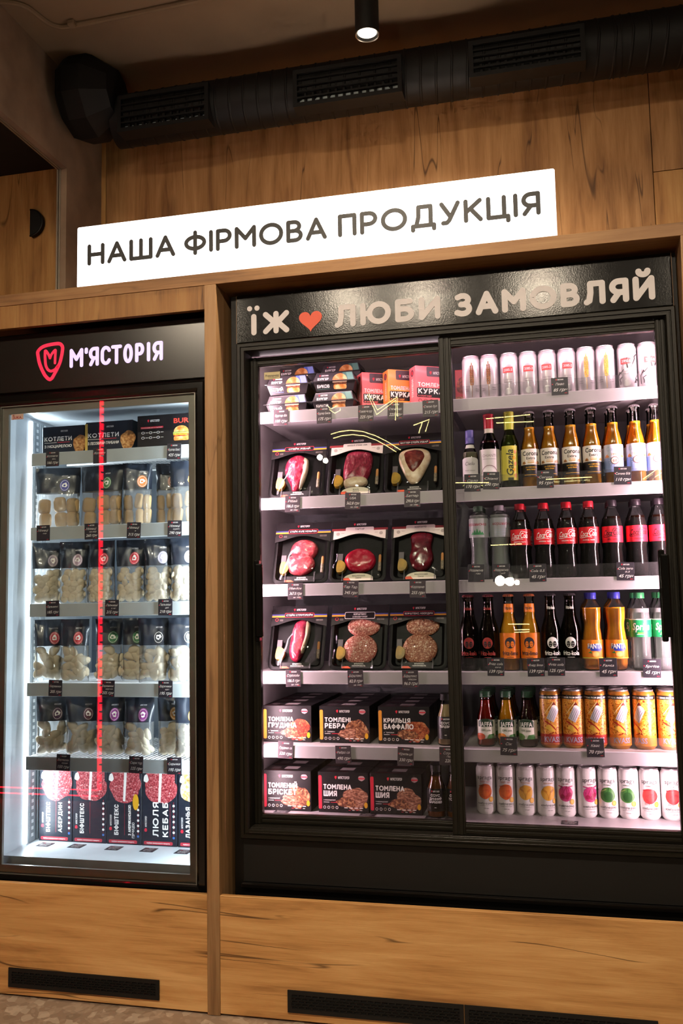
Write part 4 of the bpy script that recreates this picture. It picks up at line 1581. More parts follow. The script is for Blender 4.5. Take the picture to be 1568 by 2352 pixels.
for i, (l1, l2, st, ph, cx, w_, lab) in enumerate((
        ('ТОМЛЕНА', 'ГРУДИНА', PO, 'roast', -0.838, 0.158, 'stewed brisket'),
        ('ТОМЛЕНІ', 'РЕБРА', PO, 'rib', -0.6535, 0.159, 'stewed ribs'),
        ('КРИЛЬЦЯ', 'БАФФАЛО', PO, 'wing', -0.467, 0.159, 'buffalo wings'))):
    stk_ = Stock(carton('meal_box', w_, 0.092, 0.113, CARD, meal_art(l1, l2, st, ph, i + 2, 1.0)))
    for r_ in range(4):
        stk_.place((cx, 0.252 + 0.046 + 0.0945 * r_, 0.7222), ('black %s carton with amber strip at the front of its row' % lab) if r_ == 0 else
                   ('black %s carton, %s from the front of its row' % (lab, ORD[r_])), 'meal cartons on the fifth shelf')
for i, (l1, l2, st, ph, cx, w_, lab) in enumerate((
        ('ТОМЛЕНИЙ', 'БРІСКЕТ', PR, 'rib', -0.8415, 0.156, 'stewed brisket carton with red strip'),
        ('ТОМЛЕНА', 'ШИЯ', PR, 'pulled', -0.6605, 0.160, 'middle stewed neck carton'),
        ('ТОМЛЕНА', 'ШИЯ', PR, 'pulled', -0.4965, 0.160, 'right stewed neck carton beside sauce bottles'))):
    stk_ = Stock(carton('meal_box', w_, 0.092, 0.123, CARD, meal_art(l1, l2, st, ph, i + 7, 1.0 if i == 0 else 1.08, 'з мармурової')))
    for r_ in range(3):
        stk_.place((cx, 0.252 + 0.046 + 0.0945 * r_, 0.5123), ('black %s on the fridge floor, front one' % lab) if r_ == 0 else
                   ('black %s on the fridge floor, %s from the front' % (lab, ORD[r_])), 'meal cartons on the fridge floor')


# angled chicken cartons on the top shelf
def chick_art(base, dark):
    def f(a, w_, h_):
        a.rrect(-0.018, h_ * 0.74, w_ / 2 - 0.001, h_ - 0.002, 0.004, pm(dark, 0.4))
        brand(a, 0.018, h_ * 0.80, 0.0085)
        a.title('ТОМЛЕНА', -w_ / 2 + 0.008, h_ * 0.485, 0.0130, PW, fit=w_ * 0.80)
        a.rrect(-w_ / 2 + 0.004, h_ * 0.285, w_ / 2 - 0.004, h_ * 0.455, 0.004, PK)
        a.title('КУРКА', -w_ / 2 + 0.008, h_ * 0.305, 0.0170, PW, fit=w_ * 0.78)
        a.rrect(-w_ / 2 + 0.004, h_ * 0.215, w_ / 2 - 0.016, h_ * 0.29, 0.003, PK)
        a.text('в соусі карі', -w_ / 2 + 0.008, h_ * 0.232, 0.006, pm(base, 0.4), 0.01)
        for k in range(5):
            a.ell(-w_ / 2 + 0.014 + 0.019 * k, h_ * 0.13, 0.006, 0.006, PK, 10)
            a.ell(-w_ / 2 + 0.014 + 0.019 * k, h_ * 0.13, 0.0045, 0.0045, pm(base, 0.4), 10)
    return f


for cx, cy, base, dark, lab in ((-0.578, 0.268, '#ff6e70', '#4a2c3a', 'pink chicken carton turned sideways, beside the green burger boxes'),
                                (-0.490, 0.256, '#ff9f48', '#4a2c3a', 'orange chicken carton standing between two pink ones'),
                                (-0.400, 0.236, '#ff6e76', '#4a2c3a', 'pink chicken carton partly behind the central door stile')):
    w_, d_, h_ = (0.088, 0.050, 0.128) if cx < -0.45 else (0.112, 0.052, 0.128)
    o = carton('chicken_box', w_, d_, h_, pm(base, 0.42, coat=0.1), chick_art(base, dark), False)
    a = Art()
    a.text('ТОМЛЕНА', 0.006, 0.03, 0.011, PW, 0.03, fit=0.06, rot=90)
    a.ell(0.0, 0.108, 0.012, 0.011, pm(dark, 0.4), 14)
    a.ell(0.0, 0.108, 0.006, 0.007, PR, 10)
    a.build('side_print', lambda u, v, o_, w_=w_: (-w_ / 2 - o_, -u, v), o)
    th_ = R(31)
    # the near left corner stands at (cx, cy); the box runs back to the right
    o.location = (cx + (w_ / 2) * math.cos(th_) - (d_ / 2) * math.sin(th_), cy + (w_ / 2) * math.sin(th_) + (d_ / 2) * math.cos(th_), 1.7622)
    o.rotation_euler = (0, 0, th_)
    tag(o, lab, 'box', 'chicken cartons on the top shelf')
o = carton('chicken_box', 0.05, 0.05, 0.128, pm('#d8444c', 0.42), lambda a, w_, h_: (a.blob(0.0, 0.075, 0.02, 0.03, PHOTO['roast'], 3, 0.1), a.rect(-0.024, 0.002, 0.024, 0.04, PHOTO['wing']), a.rect(0.004, 0.012, 0.018, 0.022, PW)), False)
o.location = (-0.262, 0.36, 1.7622)
tag(o, 'red carton half hidden beside the first silver can', 'box', 'chicken cartons on the top shelf')

# burger clamshells
RIMM = clear('clear_clamshell', '#eeeef2', 1.45, 0.05, 0.10)


def burger_box(colr, cdark):
    o = thing('burger_box', 'x', 'box')
    W_, D_, H_ = 0.140, 0.105, 0.062
    zm = H_ / 2

    def frust(z0, w0, d0, z1, w1, d1):
        return [(-w0 / 2, -d0 / 2, z0), (w0 / 2, -d0 / 2, z0), (w0 / 2, d0 / 2, z0), (-w0 / 2, d0 / 2, z0),
                (-w1 / 2, -d1 / 2, z1), (w1 / 2, -d1 / 2, z1), (w1 / 2, d1 / 2, z1), (-w1 / 2, d1 / 2, z1)]
    F8 = [(0, 1, 2, 3), (4, 5, 6, 7), (0, 1, 5, 4), (1, 2, 6, 5), (2, 3, 7, 6), (3, 0, 4, 7)]
    b_ = MB()
    b_.add(frust(0.0005, W_ - 0.022, D_ - 0.022, zm - 0.001, W_ - 0.004, D_ - 0.004), F8, 0)
    b_.add(frust(zm + 0.001, W_ - 0.004, D_ - 0.004, H_ - 0.0005, W_ - 0.022, D_ - 0.022), F8, 0)
    mt = [pm('#221c22', 0.4, coat=0.2, name='burger_sleeve')]
    b_.build('sleeve', mt, o)
    b_ = MB()
    b_.cbox(-W_ / 2 - 0.006, W_ / 2 + 0.006, -D_ / 2 - 0.006, D_ / 2 + 0.006, zm - 0.0012, zm + 0.0012, 0.0004)
    b_.build('rim', RIMM, o)
    sl_ = 0.009 / (zm - 0.0015)

    def mp(u, v, o_):
        return (u, -(D_ / 2 - 0.002) + abs(v - zm) * sl_ - o_ - 0.0002, v)
    a = Art()
    cm, cdm = pm(colr, 0.42), pm(cdark, 0.42)
    for lo, hi in ((0.002, zm - 0.002), (zm + 0.002, H_ - 0.002)):
        e0 = 0.058 - abs(lo - zm) * 0.30
        e1 = 0.058 - abs(hi - zm) * 0.30
        a.poly([(0.026, lo), (e0, lo), (e1, hi), (0.026, hi)], cm)
        a.poly([(e0 - 0.012, lo), (e0 + 0.007, lo), (e1 + 0.007, hi), (e1 - 0.012, hi)], cdm)
    brand(a, -0.034, H_ - 0.013, 0.0048)
    a.title('БУРГЕР', -0.054, zm + 0.0045, 0.0085, PW, fit=0.036)
    a.text('БІЛИЙ' if colr == '#4a63b8' else 'БИКОВ', -0.056, 0.012, 0.0095, PW, 0.04, fit=0.040)
    a.stroke([(-0.055, 0.0075), (-0.015, 0.0085)], 0.0014, cm)
    a.ring([(0.018 + 0.0235 * math.cos(R(t)), 0.034 + 0.023 * math.sin(R(t))) for t in range(0, 181, 12)] + [(-0.004, 0.034)], PHOTO['bun'])
    a.rect(-0.004, zm + 0.001, 0.040, zm + 0.004, PHOTO['roast'])
    a.rect(-0.003, 0.019, 0.039, zm - 0.001, PHOTO['rib'])
    a.rect(-0.005, 0.0265, 0.041, zm - 0.0012, pm('#f2ddba', 0.45))
    a.rrect(-0.003, 0.006, 0.039, 0.020, 0.005, PHOTO['bun'])
    a.build('front_print', mp, o)
    return o


for colr, cdark, cx, cnm in (('#4a63b8', '#7f93d8', -0.8185, 'blue'), ('#3d6b60', '#5c8c80', -0.664, 'green')):
    s_ = Stock(burger_box(colr, cdark))
    z0 = 1.7625
    for lv in range(2):
        s_.place((cx + 0.002 * lv, 0.276, z0 + 0.0635 * lv), '%s burger box, %s of the front pair' % (cnm, ('lower', 'upper')[lv]), 'burger boxes on the top shelf', R(3 * lv))
    for lv in range(3):
        s_.place((cx - 0.004, 0.4135, z0 + 0.0635 * lv), '%s burger box at the back, %s of three' % (cnm, ('bottom', 'middle', 'topmost')[lv]), 'burger boxes on the top shelf', R(-2))


# ------------------------------------------------------------------ meat trays standing on edge
FILM = clear('tray_film', '#ffffff', 1.2, 0.03, 0.0)
TRAYM = pm('#070606', 0.45, spec=0.15, name='black_tray_plastic')
MEATS = {
    'red': speck('raw_beef', [(0.30, '#5e0d1c'), (0.48, '#90203a'), (0.58, '#a83450'), (0.64, '#c46a74'), (0.70, '#e2aaa6')], 62, 6, 0.3, 2.2, (1, 1, 0.55), 0.2, 0.25),
    'dark': speck('aged_beef', [(0.30, '#4a1614'), (0.52, '#6f2620'), (0.66, '#8a3c30'), (0.76, '#c08c78')], 46, 6, 0.3, 1.4, coat=0.3, bump=0.2),
    'bright': speck('tartare_beef', [(0.30, '#a3102c'), (0.55, '#c21d3c'), (0.75, '#df6070')], 55, 5, 0.25, 0.6, coat=0.3, bump=0.2),
    'fillet': speck('fillet_beef', [(0.30, '#8e2430'), (0.52, '#b4424c'), (0.70, '#d48a86')], 40, 6, 0.27, 1.2, coat=0.3, bump=0.2),
    'maroon': speck('carpaccio_beef', [(0.30, '#4b0c18'), (0.55, '#6d1826'), (0.75, '#8f3340')], 40, 5, 0.22, 0.8, coat=0.4, bump=0.2),
    'mince': speck('minced_patty', [(0.34, '#8e3a34'), (0.48, '#bd6c5e'), (0.58, '#d48f7e'), (0.68, '#f0dacb')], 210, 3, 0.5, 0.3, bump=0.6),
    'mince2': speck('minced_patty_brown', [(0.34, '#7c3a2a'), (0.48, '#ab6a50'), (0.58, '#c68d70'), (0.68, '#ecd5c0')], 210, 3, 0.5, 0.3, bump=0.6),
    'fat': speck('beef_fat', [(0.30, '#caa887'), (0.55, '#e4cdb2'), (0.75, '#f2e6d6')], 50, 4, 0.35, 0.6, coat=0.2, bump=0.15),
}


def lump(name, outline, depth, mat, parent, y0=-0.004, seed=0, rough=0.0025, nr=7):
    """meat piece: smooth outline domed towards the viewer"""
    outline = [(p[0] * 1.14, 0.092 + (p[1] - 0.092) * 1.08) for p in outline]
    pts = crm(outline, True, 5)[:-1]
    n_ = len(pts)
    cx_, cz_ = sum(p[0] for p in pts) / n_, sum(p[1] for p in pts) / n_
    vs, fs = [], []
    for r_ in range(nr + 1):
        t = 0.94 * r_ / nr
        sc_ = math.cos(t * math.pi / 2) ** 0.55
        for (x, z) in pts:
            X, Z = cx_ + (x - cx_) * sc_, cz_ + (z - cz_) * sc_
            nn = mnoise.noise(Vector((X * 60 + seed, Z * 60, seed * 1.3)))
            vs.append((X, y0 - depth * math.sin(t * math.pi / 2) ** 0.8 - rough * nn * (0.3 + t), Z))
    for r_ in range(nr):
        for k in range(n_):
            fs.append((r_ * n_ + k, r_ * n_ + (k + 1) % n_, (r_ + 1) * n_ + (k + 1) % n_, (r_ + 1) * n_ + k))
    fs.append(tuple(range(n_)))
    fs.append(tuple(nr * n_ + k for k in range(n_)))
    b_ = MB().add(vs, fs)
    return b_.build(name, mat, parent, smooth=True, angle=60)


def oval(cx, cz, rx, rz, n=10, sq=1.0):
    return [(cx + rx * math.cos(2 * math.pi * k / n), cz + rz * math.sin(2 * math.pi * k / n)) for k in range(n)]


def tray(title, style, kind, seed, bottom='dark', nm='meat_tray'):
    W_, H_ = 0.182, 0.208
    o = thing(nm, 'x', 'meat tray')
    # shallow tray: rim frame, sloping sides and floor
    b_ = MB()
    lev = [(0.0, 0.0), (0.004, -0.0015), (0.010, -0.001), (0.020, 0.018)]

    def rr(ins, y):
        pts = []
        r_ = max(0.006, 0.020 - ins * 0.5)
        for cx_, cz_, a0 in ((W_ / 2 - ins - r_, H_ - ins - r_, 0), (-W_ / 2 + ins + r_, H_ - ins - r_, 90), (-W_ / 2 + ins + r_, ins + r_, 180), (W_ / 2 - ins - r_, ins + r_, 270)):
            for k in range(5):
                a = R(a0 + 22.5 * k)
                pts.append((cx_ + r_ * math.cos(a), y, cz_ + r_ * math.sin(a)))
        return pts
    vs, fs = [], []
    rings = [rr(i_, y_) for i_, y_ in lev]
    back = [rr(0.0, 0.002), rr(0.010, 0.003), rr(0.018, 0.020)]
    allr = rings + back[::1]
    n_ = len(rings[0])
    for rg in allr:
        vs += rg
    for i_ in range(len(rings) - 1):
        for k in range(n_):
            fs.append((i_ * n_ + k, i_ * n_ + (k + 1) % n_, (i_ + 1) * n_ + (k + 1) % n_, (i_ + 1) * n_ + k))
    fs.append(tuple((len(rings) - 1) * n_ + k for k in range(n_)))
    o_ = len(rings)
    for k in range(n_):
        fs.append((k, (k + 1) % n_, o_ * n_ + (k + 1) % n_, o_ * n_ + k))
    for i_ in range(o_, o_ + 2):
        for k in range(n_):
            fs.append((i_ * n_ + k, i_ * n_ + (k + 1) % n_, (i_ + 1) * n_ + (k + 1) % n_, (i_ + 1) * n_ + k))
    fs.append(tuple((o_ + 2) * n_ + k for k in range(n_)))
    b_.add(vs, fs)
    b_.build('tray', TRAYM, o, smooth=True, angle=30)
    # card sleeve over the head of the tray, arched below
    zt, zs = H_ + 0.004, 0.145
    arch = [(-W_ / 2 - 0.001, zt), (-W_ / 2 - 0.001, zs - 0.004)]
    for k in range(13):
        t = k / 12
        arch.append((-W_ / 2 + 0.006 + (W_ - 0.012) * t, zs + 0.0 + 0.020 * math.sin(math.pi * t) ** 1.5))
    arch += [(W_ / 2 + 0.001, zs - 0.004), (W_ / 2 + 0.001, zt)]
    sl_ = MB().prism(arch, -0.0035, -0.0022).build('sleeve', CARD, o)
    a = Art()
    if style == 'white':
        wa = [(-W_ / 2, zs + 0.022)] + [(p[0], p[1]) for p in arch[2:-2]] + [(W_ / 2, zs + 0.022)]
        top_ = zs + 0.040
        for k in range(12):
            x0_, x1_ = arch[2 + k][0], arch[3 + k][0]
            a.poly([(x0_, arch[2 + k][1] + 0.0015), (x1_, arch[3 + k][1] + 0.0015), (x1_, zs + 0.032), (x0_, zs + 0.032)], pm('#d9cdc6', 0.45))
            a.n -= 1
        a.n += 1
        a.rect(-W_ / 2, zs + 0.032, W_ / 2, zs + 0.040, pm('#8c2b30', 0.45))
        a.rrect(-0.046, zs + 0.028, 0.046, zs + 0.044, 0.004, pm('#d9cdc6', 0.45))
        a.text(title, 0, zs + 0.0345, 0.0056, PK, 0.03, 'c')
        for sx_ in (-1, 1):
            a.ell(sx_ * 0.070, zs + 0.021, 0.006, 0.006, pm('#a89c96', 0.5), 12)
            a.stroke([(sx_ * 0.055 - 0.005, zs + 0.024), (sx_ * 0.055 + 0.005, zs + 0.024)], 0.0012, pm('#8a7e78', 0.5))
    else:
        a.rect(-W_ / 2, zs + 0.034, W_ / 2, zs + 0.0385, pm('#3b3f86', 0.45))
        a.rect(-W_ / 2, zs + 0.0285, W_ / 2, zs + 0.034, pm('#d79a2e', 0.45))
        two = '\n' in title
        edge = PW if style == 'whitebox' else PR
        a.rrect(-0.049, zs + (0.020 if two else 0.0275), 0.049, zs + 0.043, 0.004, edge)
        a.rrect(-0.0475, zs + (0.0215 if two else 0.029), 0.0475, zs + 0.0415, 0.003, CARD)
        if two:
            t1, t2 = title.split('\n')
            a.text(t1, 0, zs + 0.033, 0.0058, PW, 0.03, 'c', sx=0.95)
            a.text(t2, 0, zs + 0.0245, 0.0050, PW, 0.03, 'c', sx=0.95)
        else:
            a.text(title, 0, zs + 0.0325, 0.0058, PW, 0.03, 'c', fit=min(0.088, 0.0066 * len(title)))
        a.ell(-0.074, zs + 0.020, 0.0058, 0.0055, PR, 12)
        a.ell(-0.074, zs + 0.020, 0.0045, 0.0043, CARD, 12)
        for sx_ in (-0.058, 0.062, 0.074):
            a.rect(sx_ - 0.006, zs + 0.0195, sx_ + 0.005, zs + 0.0205, pm('#9a8f8a', 0.5))
            a.rect(sx_ - 0.006, zs + 0.016, sx_ + 0.005, zs + 0.017, pm('#9a8f8a', 0.5))
    brand(a, 0.0, zs + 0.050, 0.0066)
    a.build('sleeve_print', flat(-0.0035), o)
    # lower band
    if bottom == 'cream':
        pts = [(-0.040, 0.004)] + [(0.046 * math.cos(R(t)) + 0.006, 0.012 + 0.016 * math.sin(R(t))) for t in range(170, 9, -16)] + [(0.052, 0.004)]
        MB().prism(pts, -0.0042, -0.0034).build('band', pm('#e6dcc6', 0.5, name='cream_card'), o)
        a = Art()
        a.text('ВИШУКАНИЙ' if kind != 'usa' else 'BLACK', 0.006, 0.017, 0.0046, PK, 0.02, 'c')
        a.text('СМАК' if kind != 'usa' else 'ANGUS', 0.006, 0.010, 0.0046, PK, 0.02, 'c')
        a.poly([(-0.042, 0.004), (-0.018, 0.004), (-0.026, 0.014), (-0.042, 0.012)], pm('#d3502a', 0.45))
        a.build('band_print', flat(-0.0042), o)
    else:
        MB().prism([(-0.05, 0.003), (0.05, 0.003), (0.05, 0.022), (-0.05, 0.022)], -0.0042, -0.0034).build('band', CARD, o)
        a = Art()
        a.text('ВИШУКАНА', 0.006, 0.0155, 0.0042, PW, 0.03, 'c', sx=0.9)
        a.text('МАРМУРОВІСТЬ', 0.006, 0.009, 0.0042, PW, 0.03, 'c', sx=0.9)
        a.poly([(-0.048, 0.003), (-0.018, 0.003), (-0.027, 0.010), (-0.048, 0.010)], pm('#d3502a', 0.45))
        a.build('band_print', flat(-0.0042), o)
    # oil flask and spice vial
    gl_ = crm([(-0.066, 0.036), (-0.050, 0.034), (-0.040, 0.046), (-0.040, 0.062), (-0.050, 0.072), (-0.062, 0.074), (-0.067, 0.060)], True, 4)[:-1]
    MB().prism(gl_, -0.004, 0.012).build('oil_flask', speck('olive_oil', [(0.3, '#7c600e'), (0.7, '#a98718')], 40, 3, 0.4), o)
    MB().prism([(-0.066, 0.074), (-0.050, 0.074), (-0.050, 0.098), (-0.066, 0.098)], 0.0, 0.010).build('flask_neck', pm('#4b4648', 0.45, name='smoky_neck'), o)
    if kind not in ('patty', 'patty2'):
        MB().lathe([(0.004, 0.036), (0.0055, 0.040), (0.0055, 0.062), (0.0045, 0.066)], 10, 0, 0.070, 0.002).build('spice_vial', speck('peppercorns', [(0.4, '#6a5a4c'), (0.5, '#b8a68f'), (0.6, '#3c332c')], 300, 2, 0.4), o, smooth=True)
        MB().lathe([(0.0045, 0.066), (0.0045, 0.088), (0.003, 0.092)], 10, 0, 0.070, 0.002).build('vial_cork', pm('#c98a52', 0.6, name='cork'), o, smooth=True)
    mo = None
    if kind == 'ribeye':
        lump('steak', [(-0.040, 0.120), (-0.028, 0.148), (0.000, 0.158), (0.022, 0.140), (0.020, 0.100), (0.014, 0.060), (0.002, 0.032), (-0.012, 0.032), (-0.020, 0.055), (-0.036, 0.088)], 0.020, MEATS['red'], o, 0.014, seed)
        lump('fat_edge', [(0.012, 0.150), (0.026, 0.140), (0.028, 0.110), (0.022, 0.075), (0.008, 0.036), (0.008, 0.055), (0.014, 0.095), (0.014, 0.130)], 0.017, MEATS['fat'], o, 0.014, seed + 1)
    elif kind == 'usa':
        lump('steak', [(-0.036, 0.120), (-0.026, 0.155), (0.010, 0.160), (0.040, 0.150), (0.044, 0.118), (0.036, 0.075), (0.018, 0.046), (-0.020, 0.046), (-0.036, 0.060)], 0.022, MEATS['red'], o, 0.014, seed)
        lump('fat_edge', [(-0.034, 0.058), (-0.018, 0.066), (0.008, 0.074), (0.030, 0.066), (0.034, 0.050), (0.020, 0.038), (-0.010, 0.034), (-0.030, 0.040)], 0.022, MEATS['fat'], o, 0.013, seed + 1)
    elif kind == 'butter':
        lump('fat_rim', [(-0.044, 0.128), (-0.036, 0.152), (0.000, 0.160), (0.036, 0.152), (0.046, 0.124), (0.034, 0.086), (0.016, 0.050), (0.000, 0.042), (-0.014, 0.050), (-0.034, 0.090)], 0.018, MEATS['fat'], o, 0.014, seed)
        lump('steak', [(-0.030, 0.130), (-0.024, 0.146), (0.000, 0.152), (0.024, 0.146), (0.032, 0.124), (0.020, 0.092), (0.006, 0.070), (-0.004, 0.070), (-0.020, 0.098)], 0.022, MEATS['dark'], o, 0.011, seed + 1)
    elif kind == 'mignon':
        lump('steak', oval(-0.004, 0.072, 0.042, 0.036), 0.024, MEATS['fillet'], o, 0.014, seed, 0.004)
        lump('steak', oval(0.004, 0.118, 0.040, 0.034), 0.020, MEATS['fillet'], o, 0.016, seed + 4, 0.004)
    elif kind == 'tartare':
        lump('steak', oval(0.004, 0.078, 0.044, 0.038, 14), 0.024, MEATS['bright'], o, 0.014, seed, 0.0015)
    elif kind == 'carpaccio':
        lump('steak', [(-0.030, 0.080), (-0.026, 0.112), (-0.028, 0.150), (-0.010, 0.162), (0.020, 0.162), (0.034, 0.150), (0.030, 0.115), (0.036, 0.080), (0.024, 0.050), (0.002, 0.040), (-0.020, 0.052)], 0.020, MEATS['maroon'], o, 0.014, seed, 0.003)
    elif kind == 'striploin':
        lump('steak', [(-0.022, 0.090), (-0.016, 0.140), (-0.002, 0.160), (0.020, 0.160), (0.026, 0.130), (0.020, 0.075), (0.008, 0.038), (-0.010, 0.036), (-0.022, 0.055)], 0.024, MEATS['red'], o, 0.014, seed)
        lump('fat_edge', [(0.022, 0.160), (0.031, 0.150), (0.031, 0.120), (0.022, 0.075), (0.006, 0.036), (0.012, 0.062), (0.020, 0.100), (0.024, 0.135)], 0.020, MEATS['fat'], o, 0.014, seed + 1)
    else:
        mm_ = MEATS['mince' if kind == 'patty' else 'mince2']
        lump('patty', oval(0.010, 0.142, 0.046, 0.032, 14), 0.009, mm_, o, 0.015, seed, 0.002)
        lump('patty', oval(0.004, 0.070, 0.048, 0.046, 16), 0.012, mm_, o, 0.010, seed + 3, 0.002)
    # clear film bulging over the food
    vs, fs = [], []
    nx, nz = 14, 12
    for j in range(nz + 1):
        for i_ in range(nx + 1):
            u, v = i_ / nx, j / nz
            x = (-1 + 2 * u) * (W_ / 2 - 0.012)
            z = 0.012 + v * (zs - 0.002 - 0.012)
            bul = 0.014 * (math.sin(math.pi * u) * math.sin(math.pi * min(1, v * 0.9 + 0.05))) ** 0.6
            vs.append((x, -0.0030 - bul - 0.0015 * mnoise.noise(Vector((x * 70 + seed, z * 70, 1.0))), z))
    for j in range(nz):
        for i_ in range(nx):
            fs.append((j * (nx + 1) + i_, j * (nx + 1) + i_ + 1, (j + 1) * (nx + 1) + i_ + 1, (j + 1) * (nx + 1) + i_))
    f_ = MB().add(vs, fs)
    f_.build('film', FILM, o, smooth=True, angle=80)
    # little clear stand clips at the foot
    for sx_ in (-0.046, 0.048):
        MB().cbox(sx_ - 0.002, sx_ + 0.002, -0.0075, -0.0055, 0.002, 0.036, 0.0006).build('clip', RIMM, o)
    return o


for title, style, kind, cx, zsh, Yf, bot, lab in (
        ('СТЕЙК РІБАЙ', 'flag', 'ribeye', -0.795, 1.486, 0.222, 'dark', 'tray with a teardrop ribeye steak and blue-yellow stripe, upper left'),
        ('ANGUS STEAK USA', 'white', 'usa', -0.6045, 1.486, 0.226, 'cream', 'tray with a broad steak and white fat below, cream angus band'),
        ('БАТТЕР СТЕЙК РІБАЙ', 'flag', 'butter', -0.419, 1.486, 0.226, 'dark', 'tray with a dark steak ringed by thick white fat'),
        ('СТЕЙК ФІЛЕ МІНЬЙОН', 'flag', 'mignon', -0.786, 1.2145, 0.222, 'dark', 'tray with a two-lobed fillet steak, middle row left'),
        ('ТАРТАР', 'white', 'tartare', -0.602, 1.2145, 0.226, 'cream', 'tray with a round bright red tartare patty'),
        ('КАРПАЧО', 'white', 'carpaccio', -0.406, 1.2145, 0.226, 'cream', 'tray with a dark pear-shaped carpaccio piece by the door stile'),
        ('СТЕЙК СТРИПЛОЙН', 'flag', 'striploin', -0.804, 0.945, 0.222, 'dark', 'tray with a narrow upright striploin steak, lowest meat row'),
        ('БІФШТЕКС\nЗ ЯЛОВИЧИНИ', 'whitebox', 'patty', -0.607, 0.945, 0.226, 'dark', 'tray with two pink mince patties, white-boxed title'),
        ('БІФШТЕКС АБЕРДИН', 'flag', 'patty2', -0.419, 0.945, 0.226, 'dark', 'tray with two brownish mince patties by the door stile')):
    o = tray(title, style, kind, int(cx * -100) + int(zsh * 10), bot)
    o.location = (cx, Yf + 0.010, zsh + 0.003)
    o.rotation_euler = (R(-22), 0, R({-0.795: 2, -0.786: 2, -0.804: 1}.get(cx, 0)))
    tag(o, lab, 'meat tray', 'meat trays on the fridge shelves')
    # dark packs behind, leaning the same way

# ------------------------------------------------------------------ drinks
def liquid(name, colr, deep, alpha=0.5, rough=0.12):
    """tinted drink: part see-through, part scattering body colour"""
    key = ('liq', name)
    if key in MATS:
        return MATS[key]
    m_ = bpy.data.materials.new(name)
    m_.use_nodes = True
    nt = m_.node_tree
    b = nt.nodes['Principled BSDF']
    out = nt.nodes['Material Output']
    tc = N(nt, 'ShaderNodeTexCoord')
    nz = N(nt, 'ShaderNodeTexNoise')
    nz.inputs['Scale'].default_value = 18
    rp = N(nt, 'ShaderNodeValToRGB')
    rp.color_ramp.elements[0].position = 0.35
    rp.color_ramp.elements[0].color = srgb(deep)
    rp.color_ramp.elements[1].position = 0.65
    rp.color_ramp.elements[1].color = srgb(colr)
    nt.links.new(tc.outputs['Object'], nz.inputs['Vector'])
    nt.links.new(nz.outputs['Fac'], rp.inputs['Fac'])
    nt.links.new(rp.outputs['Color'], b.inputs['Base Color'])
    b.inputs['Roughness'].default_value = rough
    b.inputs['Subsurface Weight'].default_value = 0.0
    tr = N(nt, 'ShaderNodeBsdfTransparent')
    tr.inputs['Color'].default_value = srgb(colr)
    mx = N(nt, 'ShaderNodeMixShader')
    mx.inputs[0].default_value = alpha
    nt.links.new(tr.outputs[0], mx.inputs[1])
    nt.links.new(b.outputs[0], mx.inputs[2])
    nt.links.new(mx.outputs[0], out.inputs['Surface'])
    MATS[key] = m_
    return m_


BOTG = clear('bottle_glass', '#f6f6f2', 1.42, 0.02, 0.0)
PET = clear('pet_plastic', '#f6f8f7', 1.36, 0.04, 0.015)
ALU = pm('#efe6e9', 0.24, metal=0.6, name='bare_aluminium')
ALUD = pm('#b4b0b2', 0.32, metal=0.7, name='can_lid')


def crown(parent, z, r, mat):
    b_ = MB()
    n_ = 42
    vs, fs = [], []
    for (rr_, zz_) in ((1.0, 0.0), (1.0, 0.35), (0.86, 0.75), (0.6, 0.92), (0.0, 1.0)):
        for k in range(n_):
            q = 1 + (0.05 * math.cos(k * 2 * math.pi * 21 / n_) if zz_ < 0.5 else 0)
            a = 2 * math.pi * k / n_
            vs.append((r * rr_ * q * math.sin(a), -r * rr_ * q * math.cos(a), z + 0.0085 * zz_))
    for i in range(4):
        for k in range(n_):
            fs.append((i * n_ + k, i * n_ + (k + 1) % n_, (i + 1) * n_ + (k + 1) % n_, (i + 1) * n_ + k))
    b_.add(vs, fs)
    return b_.build('crown_cap', mat, parent, smooth=True)


def screw(parent, z0, z1, r, mat):
    b_ = MB()
    n_ = 48
    vs, fs = [], []
    prof = [(1.0, z0), (1.0, z1 - 0.002), (0.92, z1), (0.0, z1)]
    for rr_, zz_ in prof:
        for k in range(n_):
            q = 1 + (0.025 * (1 if k % 2 else -1) if rr_ == 1.0 else 0)
            a = 2 * math.pi * k / n_
            vs.append((r * rr_ * q * math.sin(a), -r * rr_ * q * math.cos(a), zz_))
    for i in range(3):
        for k in range(n_):
            fs.append((i * n_ + k, i * n_ + (k + 1) % n_, (i + 1) * n_ + (k + 1) % n_, (i + 1) * n_ + k))
    b_.add(vs, fs)
    b_.lathe([(r * 1.04, z0 - 0.003), (r * 1.04, z0 - 0.0005)], 24)
    return b_.build('screw_cap', mat, parent, smooth=True, angle=50)


def inner(prof, k=0.93, z0=0.003, z1=None):
    out = []
    for r_, z in prof:
        if z1 is not None and z > z1:
            break
        out.append((r_ * k, max(z, z0)))
    if z1 is not None:
        out.append((out[-1][0], z1))
    return out


def can(r, h, mat, art, nm='drink_can', step=0.0045, lidm=None):
    o = thing(nm, 'x', 'can')
    prof = [(r * 0.78, 0.0), (r * 0.86, 0.003), (r, 0.009), (r, h - 0.014), (r * 0.97, h - 0.010), (r * 0.86, h - 0.004)]
    MB().lathe(prof, 36).build('can_body', mat, o, smooth=True)
    b_ = MB()
    b_.lathe([(r * 0.86, h - 0.004), (r * 0.885, h - 0.002), (r * 0.885, h), (r * 0.84, h), (r * 0.80, h - 0.003), (0.0, h - 0.003)], 32)
    b_.box(-0.006, 0.006, -0.012, 0.004, h - 0.003, h - 0.0015)
    b_.build('lid', lidm or ALUD, o, smooth=True)
    a = Art(step, 0.0001)
    art(a, r, h)
    a.build('print', wrap([(r, 0.009), (r, h - 0.014)]), o, smooth=True)
    return o


